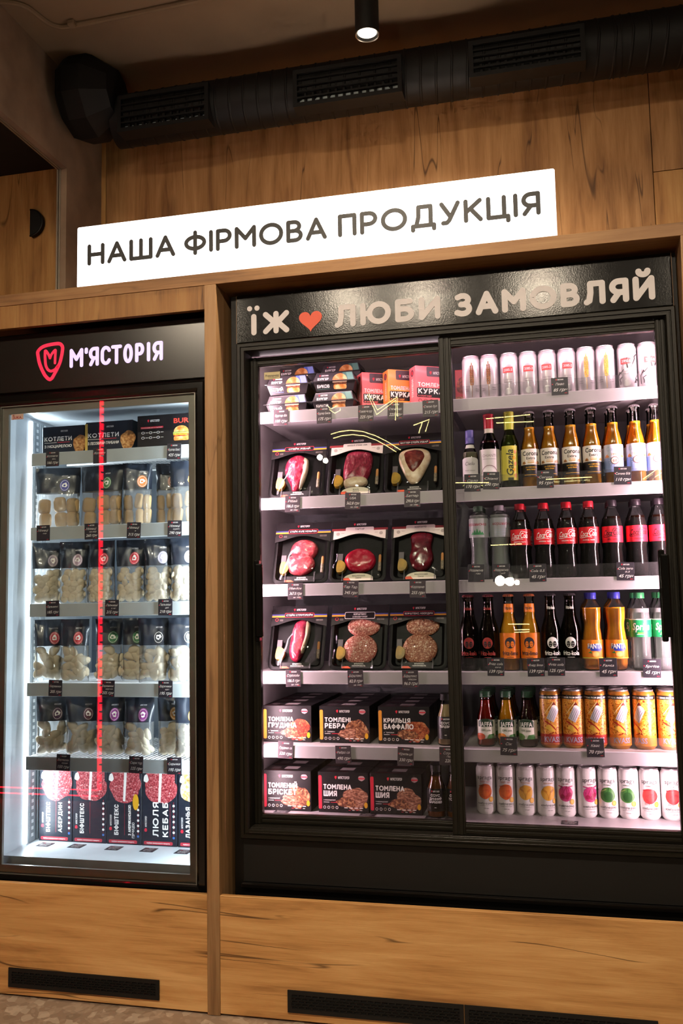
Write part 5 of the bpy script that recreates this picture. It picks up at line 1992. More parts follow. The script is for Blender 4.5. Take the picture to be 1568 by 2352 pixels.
def mkbottle(nm, cat, prof, glass, liq, lz, arts, cap, k=0.93, n=32):
    o = thing(nm, 'x', cat)
    MB().lathe(prof, n).build('bottle', glass, o, smooth=True, angle=60)
    if liq:
        MB().lathe(inner(prof, k, 0.003, lz), n).build('drink', liq, o, smooth=True, angle=60)
    for pn, art in arts:
        a = Art(0.0045, 0.0001)
        art(a)
        a.build(pn, wrap(prof), o, smooth=True)
    cap(o)
    return o


def hw(r):
    """half of the wrap length that shows from the front"""
    return r * 1.75


# -- silver beer cans, top shelf
REDL = pm('#e0524e', 0.45, name='coral_label')
BROWN = speck('wheat_brown', [(0.4, '#5a3212'), (0.6, '#8a5626')], 300, 2, 0.5)
GOLDW = speck('wheat_gold', [(0.4, '#b9822a'), (0.6, '#dcae55')], 300, 2, 0.5)
GREYI = pm('#6b6468', 0.5, name='grey_ink')


def ear(a, m_, h):
    a.stroke([(0, 0.012), (0, 0.052)], 0.0014, m_)
    for k in range(9):
        z = 0.052 + 0.0068 * k
        w__ = 0.0046 if 0 < k < 7 else 0.003
        for sx_ in (-1, 1):
            a.ell(sx_ * 0.0030, z, w__ * 0.72, 0.0050, m_, 8)
    a.ell(0, 0.115, 0.002, 0.006, m_, 8)
    for sx_ in (-1, 1):
        for z in (0.030, 0.036):
            a.rect(sx_ * 0.016 - 0.006, z, sx_ * 0.016 + 0.006, z + 0.0014, GREYI)
    for k in range(12):
        a.rect(0.030, 0.03 + 0.006 * k, 0.0325, 0.034 + 0.006 * k, GREYI)


def numc(txt, branch=False):
    def f(a, r, h):
        if branch:
            rr_ = random.Random(5)
            for k in range(9):
                x0, z0 = rr_.uniform(-0.03, 0.04), rr_.uniform(0.015, 0.09)
                pts = [(x0, z0)]
                for _ in range(4):
                    x0 += rr_.uniform(-0.003, 0.010)
                    z0 += rr_.uniform(-0.004, 0.014)
                    pts.append((x0, min(z0, 0.12)))
                a.stroke(pts, rr_.uniform(0.0015, 0.004), PK)
        a.rect(-0.016, 0.079, 0.015, 0.097, REDL)
        a.text(txt, 0.0, 0.084, 0.0078, PW, 0.0, 'c', fit=0.025)
        a.text('НЕФІЛЬТРОВАНЕ', 0, 0.056, 0.0028, GREYI, 0.0, 'c', sx=0.8)
        a.rect(-0.012, 0.050, 0.012, 0.0512, GREYI)
        a.ell(0.0, 0.022, 0.011, 0.010, pm('#b3adb0', 0.35, metal=0.8), 16)
    return f


kinds = [Stock(can(0.0278, 0.142, ALU, lambda a, r, h: ear(a, BROWN, h), 'beer_can', lidm=pm('#c9a8b2', 0.35, metal=0.8, name='pinkish_lid'))),
         Stock(can(0.0278, 0.142, ALU, numc('2085-3'), 'beer_can')), Stock(can(0.0278, 0.142, ALU, numc('2085-2'), 'beer_can')),
         Stock(can(0.0278, 0.142, ALU, lambda a, r, h: ear(a, GOLDW, h), 'beer_can')), Stock(can(0.0278, 0.142, ALU, numc('2085-0', True), 'beer_can'))]
labs = ['brown wheat ear', 'coral 2085-3 patch', 'coral 2085-2 patch', 'golden wheat ear', 'coral 2085-0 patch and black twigs']
for i, x in enumerate([-0.228, -0.1725, -0.112, -0.055, 0.002, 0.059, 0.115, 0.171, 0.233, 0.2905]):
    k = i // 2
    kinds[k].place((x, 0.25, 1.7622), 'silver beer can with %s, %s of its two' % (labs[k], 'left' if i % 2 == 0 else 'right'), 'silver beer cans', R((8, -2, -6, 4, -5, 6, 0, 3, -8, 14)[i]))

# -- bottles on the second shelf
lb = [(0.0262, 0.0), (0.0275, 0.006), (0.0275, 0.112), (0.0262, 0.128), (0.0215, 0.148), (0.0165, 0.168), (0.0142, 0.192), (0.0128, 0.222), (0.0150, 0.225), (0.0150, 0.232)]
AMB = liquid('lager', '#eba630', '#c47a14', 0.55)
DKB = pm('#3a2a1c', 0.4, name='dark_brown_ink')
BLUL = pm('#8f9fd0', 0.45, name='pale_blue_label')
PALEB = pm('#b9c0dc', 0.45, name='faded_blue_ink')


def beer_a(a):
    a.rect(-0.046, 0.070, 0.046, 0.118, pm('#e9dfd6', 0.45))
    a.rect(-0.046, 0.034, 0.046, 0.070, PK)
    a.text('Corona', 0, 0.098, 0.0135, PK, 0.02, 'c', fit=0.050)
    a.text('Extra', 0, 0.086, 0.0085, DKB, 0.01, 'c', fit=0.026)
    for k in range(5):
        a.stroke([(-0.008 + 0.004 * k, 0.076), (-0.008 + 0.004 * k, 0.0835)], 0.0011, PHOTO['gold'])
    a.stroke([(-0.009, 0.076), (0.009, 0.076)], 0.0016, PHOTO['gold'])
    for sx_ in (-1, 1):
        a.blob(sx_ * 0.021, 0.076, 0.005, 0.005, PHOTO['crumb'], 3, 0.4)
    a.text('LA CERVEZA', 0, 0.060, 0.0042, PHOTO['gold'], 0.02, 'c')
    a.text('MAS FINA', 0, 0.053, 0.0042, PHOTO['gold'], 0.02, 'c')
    a.rect(-0.020, 0.0385, 0.020, 0.0398, PHOTO['gold'])


def beer_b(a):
    a.rect(-0.046, 0.036, 0.046, 0.078, BLUL)
    a.rect(-0.046, 0.078, 0.046, 0.118, pm('#cfd0e2', 0.45))
    a.text('Corona', 0, 0.098, 0.0135, PALEB, 0.02, 'c', fit=0.050)
    a.text('Cero', 0, 0.088, 0.007, PALEB, 0.01, 'c', fit=0.02)
    a.ell(0, 0.070, 0.0115, 0.0115, pm('#7a4a3a', 0.45), 18)
    a.ell(0, 0.070, 0.0095, 0.0095, pm('#e0d0c6', 0.45), 18)
    a.text('0.0', 0, 0.066, 0.007, pm('#8a3a2a', 0.45), 0.03, 'c')
    for k in range(16):
        t = 2 * math.pi * k / 16
        a.stroke([(0.0135 * math.cos(t), 0.070 + 0.0135 * math.sin(t)), (0.017 * math.cos(t), 0.070 + 0.017 * math.sin(t))], 0.0007, PW)
    for k in range(5):
        a.stroke([(-0.008 + 0.004 * k, 0.085), (-0.008 + 0.004 * k, 0.0905)], 0.0011, PHOTO['gold'])
    for sx_ in (-1, 1):
        a.blob(sx_ * 0.022, 0.083, 0.005, 0.005, PHOTO['bun'], 3, 0.4)


CAPS = pm('#b9b4b6', 0.3, metal=0.9, name='silver_cap')
capS = lambda o: crown(o, 0.2285, 0.0158, CAPS)
ba = Stock(mkbottle('beer_bottle', 'bottle', lb, BOTG, AMB, 0.186, [('label', beer_a)], capS))
bb = Stock(mkbottle('beer_bottle', 'bottle', lb, BOTG, AMB, 0.186, [('label', beer_b)], capS))
for i, x in enumerate([-0.059, -0.001, 0.062, 0.122]):
    ba.place((x, 0.25, 1.4862), 'clear beer bottle with white and black label, %s from the left' % ORD[i], 'lager bottles', R((4, -3, 2, 6)[i]))
    ba.place((x, 0.316, 1.4862), 'beer bottle in the back row, behind the %s white-labelled one' % ORD[i], 'lager bottles', R(20 + 30 * i))
for i, x in enumerate([0.183, 0.247, 0.304]):
    bb.place((x, 0.25, 1.4862), 'clear beer bottle with pale blue label, %s from the left' % ORD[i], 'alcohol-free lager bottles', R((2, 0, -4)[i]))
    bb.place((x - 0.003, 0.316, 1.4862), 'beer bottle in the back row, behind the %s blue-labelled one' % ORD[i], 'alcohol-free lager bottles', R(15))

wp = [(0.022, 0.0), (0.0245, 0.004), (0.0245, 0.098), (0.023, 0.112), (0.016, 0.130), (0.0115, 0.142), (0.0115, 0.150), (0.0125, 0.151), (0.0125, 0.156)]


def wine_a(a):
    a.rect(-0.030, 0.030, 0.030, 0.094, pm('#e6e0e2', 0.5))
    a.ell(0, 0.094, 0.030, 0.009, pm('#e6e0e2', 0.5), 20)
    a.text('Cielo', 0, 0.078, 0.011, pm('#6a6068', 0.5), 0.0, 'c', fit=0.030, shear=0.25)
    a.text('PINOT GRIGIO', 0, 0.060, 0.0035, GREYI, 0.0, 'c')
    a.rect(-0.016, 0.044, 0.016, 0.0448, GREYI)


def neck_band(a):
    a.rect(-0.030, 0.132, 0.030, 0.143, PW)


o = mkbottle('wine_bottle', 'bottle', wp, BOTG, liquid('white_wine', '#cfc7ae', '#9a9684', 0.35), 0.120, [('label', wine_a), ('neck_label', neck_band)],
             lambda o: MB().lathe([(0.0132, 0.147), (0.0135, 0.149), (0.0135, 0.164), (0.0128, 0.165), (0.0135, 0.167), (0.0135, 0.188), (0.010, 0.190), (0, 0.190)], 28).build('capsule', pm('#6a62b0', 0.4, name='violet_capsule'), o, smooth=True))
o.location = (-0.239, 0.25, 1.4862)
tag(o, 'small white wine bottle with violet capsule, at the left end', 'bottle', 'wine bottles')
wp2 = [(0.028, 0.0), (0.0305, 0.004), (0.0305, 0.125), (0.029, 0.140), (0.021, 0.160), (0.0145, 0.175), (0.0140, 0.190)]


def wine_b(a):
    a.rect(-0.046, 0.020, 0.046, 0.124, pm('#d9cfd2', 0.5))
    a.text('CHIANTI', 0, 0.100, 0.0085, pm('#8a7078', 0.5), 0.0, 'c', fit=0.042)
    a.rect(-0.020, 0.093, 0.020, 0.0938, GREYI)
    a.stroke([(0.026 * math.cos(R(t)), 0.044 + 0.030 * math.sin(R(t))) for t in range(10, 171, 16)], 0.0020, pm('#8a6a70', 0.5))
    a.ell(0, 0.046, 0.022, 0.022, pm('#e9e2e4', 0.5), 20)
    for z in (0.030, 0.036):
        a.rect(-0.018, z, 0.018, z + 0.001, GREYI)


def neck_band2(a):
    a.rect(-0.060, 0.176, 0.060, 0.190, pm('#d6c8c0', 0.5))


o = mkbottle('wine_bottle', 'bottle', wp2, clear('dark_wine_glass', '#3a4030', 1.45, 0.02), liquid('red_wine', '#3a0a12', '#1c0508', 0.95), 0.150, [('label', wine_b), ('neck_label', neck_band2)],
             lambda o: MB().lathe([(0.0148, 0.1895), (0.0152, 0.191), (0.0156, 0.225), (0.0165, 0.226), (0.0165, 0.234), (0.014, 0.236), (0, 0.236)], 28).build('capsule', pm('#a81c30', 0.35, name='red_capsule'), o, smooth=True))
o.location = (-0.180, 0.25, 1.4862)
tag(o, 'red wine bottle with red capsule and white label', 'bottle', 'wine bottles')
wp3 = [(0.025, 0.0), (0.0275, 0.004), (0.0275, 0.128), (0.026, 0.145), (0.019, 0.163), (0.0145, 0.178), (0.0142, 0.186)]


def wine_c(a):
    a.rect(-0.028, 0.026, 0.026, 0.131, pm('#cfc14a', 0.5, name='lime_label'))
    a.rect(-0.042, 0.026, -0.030, 0.120, pm('#d8cf7a', 0.5))
    a.text('Gazela', 0.010, 0.040, 0.021, pm('#2e3014', 0.5), 0.02, fit=0.080, rot=90, shear=0.2)
    for k in range(5):
        a.blob(0.017 - 0.004 * (k % 2), 0.04 + 0.018 * k, 0.004, 0.006, PHOTO['gold'] if k % 2 else pm('#d88a4a', 0.5), k, 0.4)
    a.rect(-0.006, 0.026, 0.010, 0.034, pm('#2f3a1c', 0.5))


o = mkbottle('wine_bottle', 'bottle', wp3, clear('green_wine_glass', '#b9c89a', 1.45, 0.02), liquid('green_wine', '#7a7450', '#4a4630', 0.55), 0.165, [('label', wine_c)],
             lambda o: MB().lathe([(0.0148, 0.183), (0.0152, 0.185), (0.0160, 0.237), (0.014, 0.239), (0, 0.239)], 28).build('capsule', pm('#b9b83c', 0.4, name='lime_capsule'), o, smooth=True))
o.location = (-0.119, 0.25, 1.4862)
tag(o, 'wine bottle with lime green capsule and upright label', 'bottle', 'wine bottles')

# -- cola and water
ck = [(0.020, 0.0), (0.0275, 0.006), (0.0285, 0.020), (0.0285, 0.050), (0.0268, 0.072), (0.0262, 0.086), (0.0290, 0.099), (0.0295, 0.104), (0.0295, 0.147), (0.0290, 0.152), (0.0262, 0.166), (0.0205, 0.184), (0.0140, 0.200), (0.0122, 0.206), (0.0122, 0.212)]
COLA = liquid('cola', '#1a0a05', '#0c0503', 0.97, 0.1)
REDC = pm('#d8202c', 0.4, name='cola_red')


def cola_lab(zero):
    def f(a):
        a.rect(-0.052, 0.101, 0.052, 0.1485, pm('#df2438', 0.4) if zero else REDC)
        ink = PK if zero else PW
        a.text('Coca', -0.0245, 0.121, 0.0165, ink, 0.015, fit=0.024, shear=0.35)
        a.text('Cola', 0.0035, 0.122, 0.0165, ink, 0.015, fit=0.022, shear=0.35)
        a.stroke([(-0.003, 0.129), (0.003, 0.130)], 0.0016, ink)
        a.stroke(crm([(-0.026, 0.1235), (-0.026, 0.1175), (-0.014, 0.1175), (0.0, 0.1195), (0.010, 0.1180)], False, 4), 0.0016, ink)
        a.stroke(crm([(0.001, 0.133), (0.006, 0.142), (0.014, 0.1405), (0.024, 0.1385)], False, 4), 0.0016, ink)
        a.text('ZERO SUGAR' if zero else 'ORIGINAL TASTE', 0.0, 0.1085, 0.0034, PK if zero else PW, 0.02, 'c')
    return f


cc = Stock(mkbottle('cola_bottle', 'bottle', ck, PET, COLA, 0.178, [('label', cola_lab(False))], lambda o: screw(o, 0.2115, 0.2265, 0.0145, pm('#d41f30', 0.4, name='red_cap'))))
cz = Stock(mkbottle('cola_bottle', 'bottle', ck, PET, COLA, 0.178, [('label', cola_lab(True))], lambda o: screw(o, 0.2115, 0.2265, 0.0145, pm('#241c22', 0.4, name='black_cap'))))
for i, x in enumerate([-0.097, -0.028, 0.039, 0.103]):
    cc.place((x, 0.25, 1.2147), 'cola bottle with red cap and white script, %s from the left' % ORD[i], 'cola bottles', R((-4, 6, 3, -8)[i]))
    cc.place((x + 0.003, 0.318, 1.2147), 'cola bottle in the back row, behind the %s red-capped one' % ORD[i], 'cola bottles', R(70))
for i, x in enumerate([0.169, 0.237, 0.301]):
    cz.place((x, 0.25, 1.2147), 'sugar-free cola bottle with black cap and black script, %s from the left' % ORD[i], 'sugar-free cola bottles', R((-5, 8, 10)[i]))
    cz.place((x, 0.318, 1.2147), 'sugar-free cola bottle in the back row, behind the %s black-capped one' % ORD[i], 'sugar-free cola bottles', R(60))
wt = [(0.022, 0.0), (0.0285, 0.008), (0.0290, 0.040), (0.0262, 0.080), (0.0268, 0.105), (0.0295, 0.125), (0.0298, 0.185), (0.0265, 0.197), (0.0150, 0.206), (0.0130, 0.210), (0.0130, 0.214)]
WATER = clear('water', '#eef2f3', 1.20, 0.05, 0.30)


def water_a(a):
    a.rect(-0.052, 0.128, 0.052, 0.186, clear('water_label', '#ffffff', 1.3, 0.2, 0.75, '#e6e8ea'))
    a.text('моршинська', 0, 0.164, 0.0095, pm('#9a3a4a', 0.5), 0.02, 'c', fit=0.064)
    for k, (x, h_) in enumerate(((-0.012, 0.010), (-0.005, 0.016), (0.003, 0.020), (0.011, 0.015), (0.018, 0.010))):
        a.poly([(x - 0.006, 0.136), (x + 0.006, 0.136), (x, 0.136 + h_)], pm('#2f7a48', 0.5))
    a.rect(-0.030, 0.150, -0.020, 0.1515, pm('#3a6a9a', 0.5))


def water_b(a):
    a.rect(-0.052, 0.128, 0.052, 0.186, clear('water_label2', '#ffffff', 1.3, 0.2, 0.6, '#d8dde2'))
    a.text('моршинська', 0.006, 0.164, 0.0095, pm('#8a4a52', 0.5), 0.02, 'c', fit=0.064)
    for z in (0.135, 0.142, 0.149):
        a.rect(-0.018, z, 0.022, z + 0.0012, pm('#a0b0c0', 0.5))


wa = Stock(mkbottle('water_bottle', 'bottle', wt, PET, WATER, 0.196, [('label', water_a)], lambda o: screw(o, 0.2115, 0.2245, 0.0150, pm('#4d6b52', 0.45, name='dull_green_cap'))))
wb_ = Stock(mkbottle('water_bottle', 'bottle', wt, PET, WATER, 0.196, [('label', water_b)], lambda o: screw(o, 0.2115, 0.2245, 0.0150, pm('#a9a2a8', 0.45, name='white_cap'))))
wa.place((-0.220, 0.25, 1.2147), 'clear water bottle with green tree picture on its label', 'water bottles', R(-12))
wb_.place((-0.158, 0.25, 1.2147), 'clear water bottle with pale cap beside the first cola', 'water bottles', R(10))
wa.place((-0.219, 0.318, 1.2147), 'water bottle in the back row with green cap', 'water bottles', R(40))
wb_.place((-0.157, 0.318, 1.2147), 'water bottle in the back row with pale cap', 'water bottles', R(60))

# -- long-neck soda bottles
fz = [(0.0265, 0.0), (0.0285, 0.005), (0.0285, 0.108), (0.0272, 0.122), (0.0215, 0.142), (0.0165, 0.160), (0.0148, 0.185), (0.0130, 0.212), (0.0150, 0.215), (0.0150, 0.222)]


def soda(bg, ink, name_, bandbg=None):
    def f(a):
        if bg:
            a.rect(-0.050, 0.036, 0.050, 0.111, bg)
        a.ell(0, 0.082, 0.0155, 0.0165, ink, 22)
        face = bg or PK
        for sx_ in (-1, 1):
            a.ell(sx_ * 0.0062, 0.078, 0.0052, 0.0090, face, 14)
            a.ell(sx_ * 0.0062 - 0.002, 0.080, 0.0011, 0.0011, ink, 8)
            a.ell(sx_ * 0.0062 + 0.002, 0.080, 0.0011, 0.0011, ink, 8)
            a.rect(sx_ * 0.0062 - 0.002, 0.0735, sx_ * 0.0062 + 0.002, 0.0747, ink)
        a.text(name_, 0.0, 0.046, 0.0125, ink, 0.03, 'c', fit=0.048)
        a.rect(-0.010, 0.0395, 0.010, 0.0405, ink)
    return f


def neckl(bg, ink, name_):
    def f(a):
        if bg:
            a.rect(-0.05, 0.172, 0.05, 0.197, bg)
        a.text(name_, 0.0, 0.180, 0.0095, ink, 0.03, 'c', fit=0.046)
    return f


ORG = pm('#e87a1c', 0.42, name='orange_label')
NVY = pm('#2a2430', 0.45, name='dark_navy_ink')
DRK = liquid('dark_soda', '#160a06', '#0a0503', 0.97, 0.1)
DRKG = clear('brown_glass', '#d8d0c8', 1.45, 0.02)
REDI = pm('#9c2a22', 0.5, name='dull_red_ink')
sa = Stock(mkbottle('soda_bottle', 'bottle', fz, DRKG, DRK, 0.205, [('label', soda(None, REDI, 'fritz-kola')), ('neck_label', neckl(None, REDI, 'fritz-kola'))], lambda o: crown(o, 0.2185, 0.0158, pm('#6a1f22', 0.4, name='dark_red_cap'))))
sb = Stock(mkbottle('soda_bottle', 'bottle', fz, BOTG, liquid('orange_lemonade', '#f2a828', '#e08c12', 0.9), 0.175, [('label', soda(ORG, NVY, 'fritz-limo')), ('neck_label', neckl(ORG, NVY, 'fritz-limo'))], lambda o: crown(o, 0.2185, 0.0158, pm('#a85a2e', 0.4, name='copper_cap'))))
sk = Stock(mkbottle('soda_bottle', 'bottle', fz, DRKG, DRK, 0.205, [('label', soda(None, PW, 'fritz-kola')), ('neck_label', neckl(None, PW, 'fritz-kola'))], lambda o: crown(o, 0.2185, 0.0158, pm('#2c262a', 0.4, name='black_crown'))))
for st_, xs_, lab in ((sa, (-0.262, -0.2015), 'dark soda bottle with dull red faces print'), (sb, (-0.1405, -0.0795), 'orange lemonade bottle with two dark faces'), (sk, (-0.018, 0.039), 'black cola bottle with white faces print')):
    for i, x in enumerate(xs_):
        st_.place((x, 0.25, 0.9452), lab + ', ' + ('left' if i == 0 else 'right') + ' of the front pair', 'long-neck soda bottles', R((6, -6)[i]))
        st_.place((x - 0.002, 0.314, 0.9452), lab + ', behind the ' + ('left' if i == 0 else 'right') + ' one', 'long-neck soda bottles', R(25))
fn = [(0.022, 0.0), (0.0295, 0.007), (0.0310, 0.020), (0.0310, 0.086), (0.0290, 0.104), (0.0258, 0.124), (0.0262, 0.136), (0.0288, 0.152), (0.0292, 0.166), (0.0265, 0.184), (0.0175, 0.199), (0.0130, 0.205), (0.0130, 0.211)]
FNT = liquid('orange_soda', '#ff9a24', '#f57f10', 0.97)


def fanta(a):
    a.rect(-0.054, 0.034, 0.054, 0.089, pm('#ea7f1e', 0.42))
    a.poly([(-0.020, 0.064), (0.024, 0.060), (0.025, 0.072), (0.004, 0.078), (-0.019, 0.073)], pm('#2a3a9a', 0.42))
    a.poly([(-0.010, 0.058), (0.020, 0.056), (0.018, 0.064), (-0.012, 0.064)], pm('#2a3a9a', 0.42))
    a.text('FANTA', 0.003, 0.0645, 0.0145, PW, 0.05, 'c', fit=0.042)
    a.ell(0.004, 0.048, 0.010, 0.009, pm('#f3a648', 0.42), 16)
    a.ell(0.004, 0.048, 0.0075, 0.0065, pm('#f6be72', 0.42), 16)
    a.poly([(-0.018, 0.052), (-0.006, 0.050), (-0.009, 0.057)], pm('#4a8a3a', 0.42))
    a.rect(-0.04, 0.036, 0.04, 0.0385, pm('#c8d04a', 0.42))


ft = Stock(mkbottle('orange_soda_bottle', 'bottle', fn, PET, FNT, 0.182, [('label', fanta)], lambda o: screw(o, 0.210, 0.226, 0.0148, pm('#3d3fae', 0.4, name='blue_cap'))))
for i, x in enumerate((0.099, 0.166)):
    ft.place((x, 0.252, 0.9452), 'orange soda bottle with blue cap, %s of the front pair' % ('left' if i == 0 else 'right'), 'orange soda bottles', R((5, 2)[i]))
    ft.place((x - 0.002, 0.320, 0.9452), 'orange soda bottle with blue cap, behind the %s one' % ('left' if i == 0 else 'right'), 'orange soda bottles', R(40))
spf = [(0.021, 0.0), (0.0285, 0.007), (0.0295, 0.020), (0.0288, 0.060), (0.0292, 0.092), (0.0302, 0.096), (0.0302, 0.146), (0.0285, 0.160), (0.0215, 0.182), (0.0145, 0.200), (0.0125, 0.205), (0.0125, 0.211)]
GRN = pm('#1c8a4e', 0.42, name='lemonade_green')


def sprite(a):
    a.rect(-0.053, 0.096, 0.053, 0.1455, GRN)
    a.rect(-0.053, 0.1450, 0.053, 0.1475, PW)
    a.text('Sprite', 0.0, 0.1165, 0.0205, PW, 0.045, 'c', fit=0.050, shear=0.2)
    a.rect(-0.010, 0.1065, 0.012, 0.1085, pm('#c9d23a', 0.42))
    a.rect(-0.012, 0.1030, 0.010, 0.1042, PW)


sp = Stock(mkbottle('lemonade_bottle', 'bottle', spf, PET, clear('lemonade', '#eaf2ec', 1.2, 0.05, 0.28), 0.178, [('label', sprite)], lambda o: screw(o, 0.2095, 0.2235, 0.0148, pm('#2f7a4a', 0.4, name='green_cap'))))
for i, x in enumerate((0.234, 0.297)):
    sp.place((x, 0.252, 0.9452), 'clear lemonade bottle with green label and cap, %s of the front pair' % ('left' if i == 0 else 'right'), 'lemonade bottles', R((0, 0)[i]))
    sp.place((x - 0.006, 0.320, 0.9452), 'clear lemonade bottle with green cap, behind the %s one' % ('left' if i == 0 else 'right'), 'lemonade bottles', R(-20))

# -- juices and kvass
jf = [(0.023, 0.0), (0.0268, 0.005), (0.0268, 0.016), (0.0258, 0.022), (0.0268, 0.030), (0.0262, 0.080), (0.0235, 0.095), (0.0180, 0.112), (0.0155, 0.130), (0.0150, 0.144), (0.0160, 0.147)]


def jaffa(fruit, leaf=True):
    fm = pm(fruit, 0.45)

    def f(a):
        a.rect(-0.044, 0.024, 0.044, 0.078, pm('#e7e2d8', 0.45))
        a.ell(0, 0.072, 0.024, 0.010, pm('#1f3a24', 0.45), 22)
        a.rect(-0.024, 0.058, 0.024, 0.072, pm('#1f3a24', 0.45))
        a.text('JAFFA', 0.0, 0.0595, 0.0135, PW, 0.04, 'c', fit=0.040)
        a.text('100% juice', 0.0, 0.0455, 0.0065, pm('#4a5a40', 0.45), 0.01, 'c', fit=0.028)
        a.ell(-0.018, 0.030, 0.016, 0.010, fm, 16)
        a.poly([(0.002, 0.024), (0.030, 0.024), (0.026, 0.038), (0.008, 0.036)], pm('#3a7a3a', 0.45))
    return f


for i, (x, colr, deep, fruit, lab) in enumerate(((-0.219, '#9c1c12', '#7a120a', '#d8542a', 'red tomato juice bottle with green cap'), (-0.158, '#e89a1a', '#cc7a0a', '#ea8a2a', 'orange juice bottle with green cap'),
                                                 (-0.096, '#3a1a1c', '#1c0a0c', '#5a8a3a', 'dark juice bottle with green cap, beside the kvass cans'))):
    s_ = Stock(mkbottle('juice_bottle', 'bottle', jf, BOTG, liquid('juice_%d' % i, colr, deep, 0.95), 0.136, [('label', jaffa(fruit))], lambda o: screw(o, 0.1465, 0.1615, 0.0168, pm('#2c5a3c', 0.45, name='dark_green_cap'))))
    s_.place((x, 0.26, 0.7222), lab + ', front one', 'juice bottles', R((2, 4, -14)[i]))
    for r_ in (1, 2):
        s_.place((x + 0.003 * r_, 0.26 + 0.062 * r_, 0.7222), lab + ', ' + ORD[r_] + ' in its row', 'juice bottles', R(30 * r_))


def kvass(base, foot):
    KB = speck('kvass_print_' + base.strip('#'), [(0.36, '#8a1c14'), (0.43, '#c8862a'), (0.50, base), (0.56, '#f0c060'), (0.61, base), (0.66, '#a8281c'), (0.74, '#f0cf86')], 60, 2, 0.35, 2.6)

    def f(a, r, h):
        a.rect(-r * 1.9, 0.010, r * 1.9, h - 0.026, KB)
        a.rect(-r * 1.9, h - 0.026, r * 1.9, h - 0.0145, PK)
        a.text('GREAT DRINK FROM SMALL BREWERY', 0, h - 0.0235, 0.0052, PW, 0.03, 'c', fit=r * 3.2)
        a.rect(-r * 1.9, 0.010, r * 1.9, 0.040, pm(foot, 0.4))
        a.text('KVASS', 0.0, 0.018, 0.0155, pm('#b9b0cc', 0.35, metal=0.3, name='lilac_foil'), 0.05, 'c', fit=0.048)
        a.rect(-r * 1.7, 0.0125, r * 1.7, 0.0138, PHOTO['gold'])
        # tilted white tankard
        T = pm('#c9c4cf', 0.4)
        T2 = pm('#8a8796', 0.4)
        a.poly([(-0.016, 0.086), (0.004, 0.074), (0.020, 0.108), (0.000, 0.120)], T)
        a.poly([(0.000, 0.120), (0.020, 0.108), (0.017, 0.118), (0.006, 0.126)], PW)
        for k in range(4):
            a.stroke([(-0.012 + 0.0045 * k, 0.086 - 0.0025 * k), (0.001 + 0.0045 * k, 0.114 - 0.0025 * k)], 0.0012, T2)
        a.stroke([(-0.022, 0.078), (-0.002, 0.066), (0.010, 0.052)], 0.0035, pm('#b02a20', 0.4))
        a.blob(-0.002, 0.058, 0.016, 0.010, pm('#e8b84a', 0.4), 5, 0.25)
        for k in range(7):
            a.stroke([(0.006 + 0.003 * k, 0.060 + 0.008 * k), (0.012 + 0.003 * k, 0.064 + 0.008 * k)], 0.0022, PHOTO['gold'])
            a.stroke([(-0.020 + 0.003 * k, 0.100 + 0.004 * k), (-0.014 + 0.003 * k, 0.108 + 0.004 * k)], 0.0018, pm('#f0d9a0', 0.4))
        a.poly([(0.000, 0.124), (0.006, 0.134), (0.012, 0.124)], pm('#7a2a1a', 0.4))
    return f


kv1 = Stock(can(0.0308, 0.167, pm('#c98a3a', 0.3, metal=0.5, name='kvass_tin'), kvass('#e2883a', '#a82a24'), 'kvass_can'))
kv2 = Stock(can(0.0308, 0.167, pm('#d8923a', 0.3, metal=0.5, name='kvass_tin_light'), kvass('#ea8a34', '#c87a2a'), 'kvass_can'))
for i, x in enumerate([-0.030, 0.035, 0.099, 0.165, 0.234, 0.301]):
    s_ = kv1 if i < 3 else kv2
    s_.place((x, 0.262, 0.7222), 'tall orange and gold kvass can, %s from the left in front' % ORD[i], 'kvass cans', R((8, 2, -4, 6, -40, 4)[i]))
    s_.place((x + 0.003, 0.330, 0.7222), 'tall kvass can in the back row, behind the %s front one' % ORD[i], 'kvass cans', R(30))

# -- white kombucha cans
WCAN = pm('#e9e6e3', 0.32, coat=0.2, name='white_can')


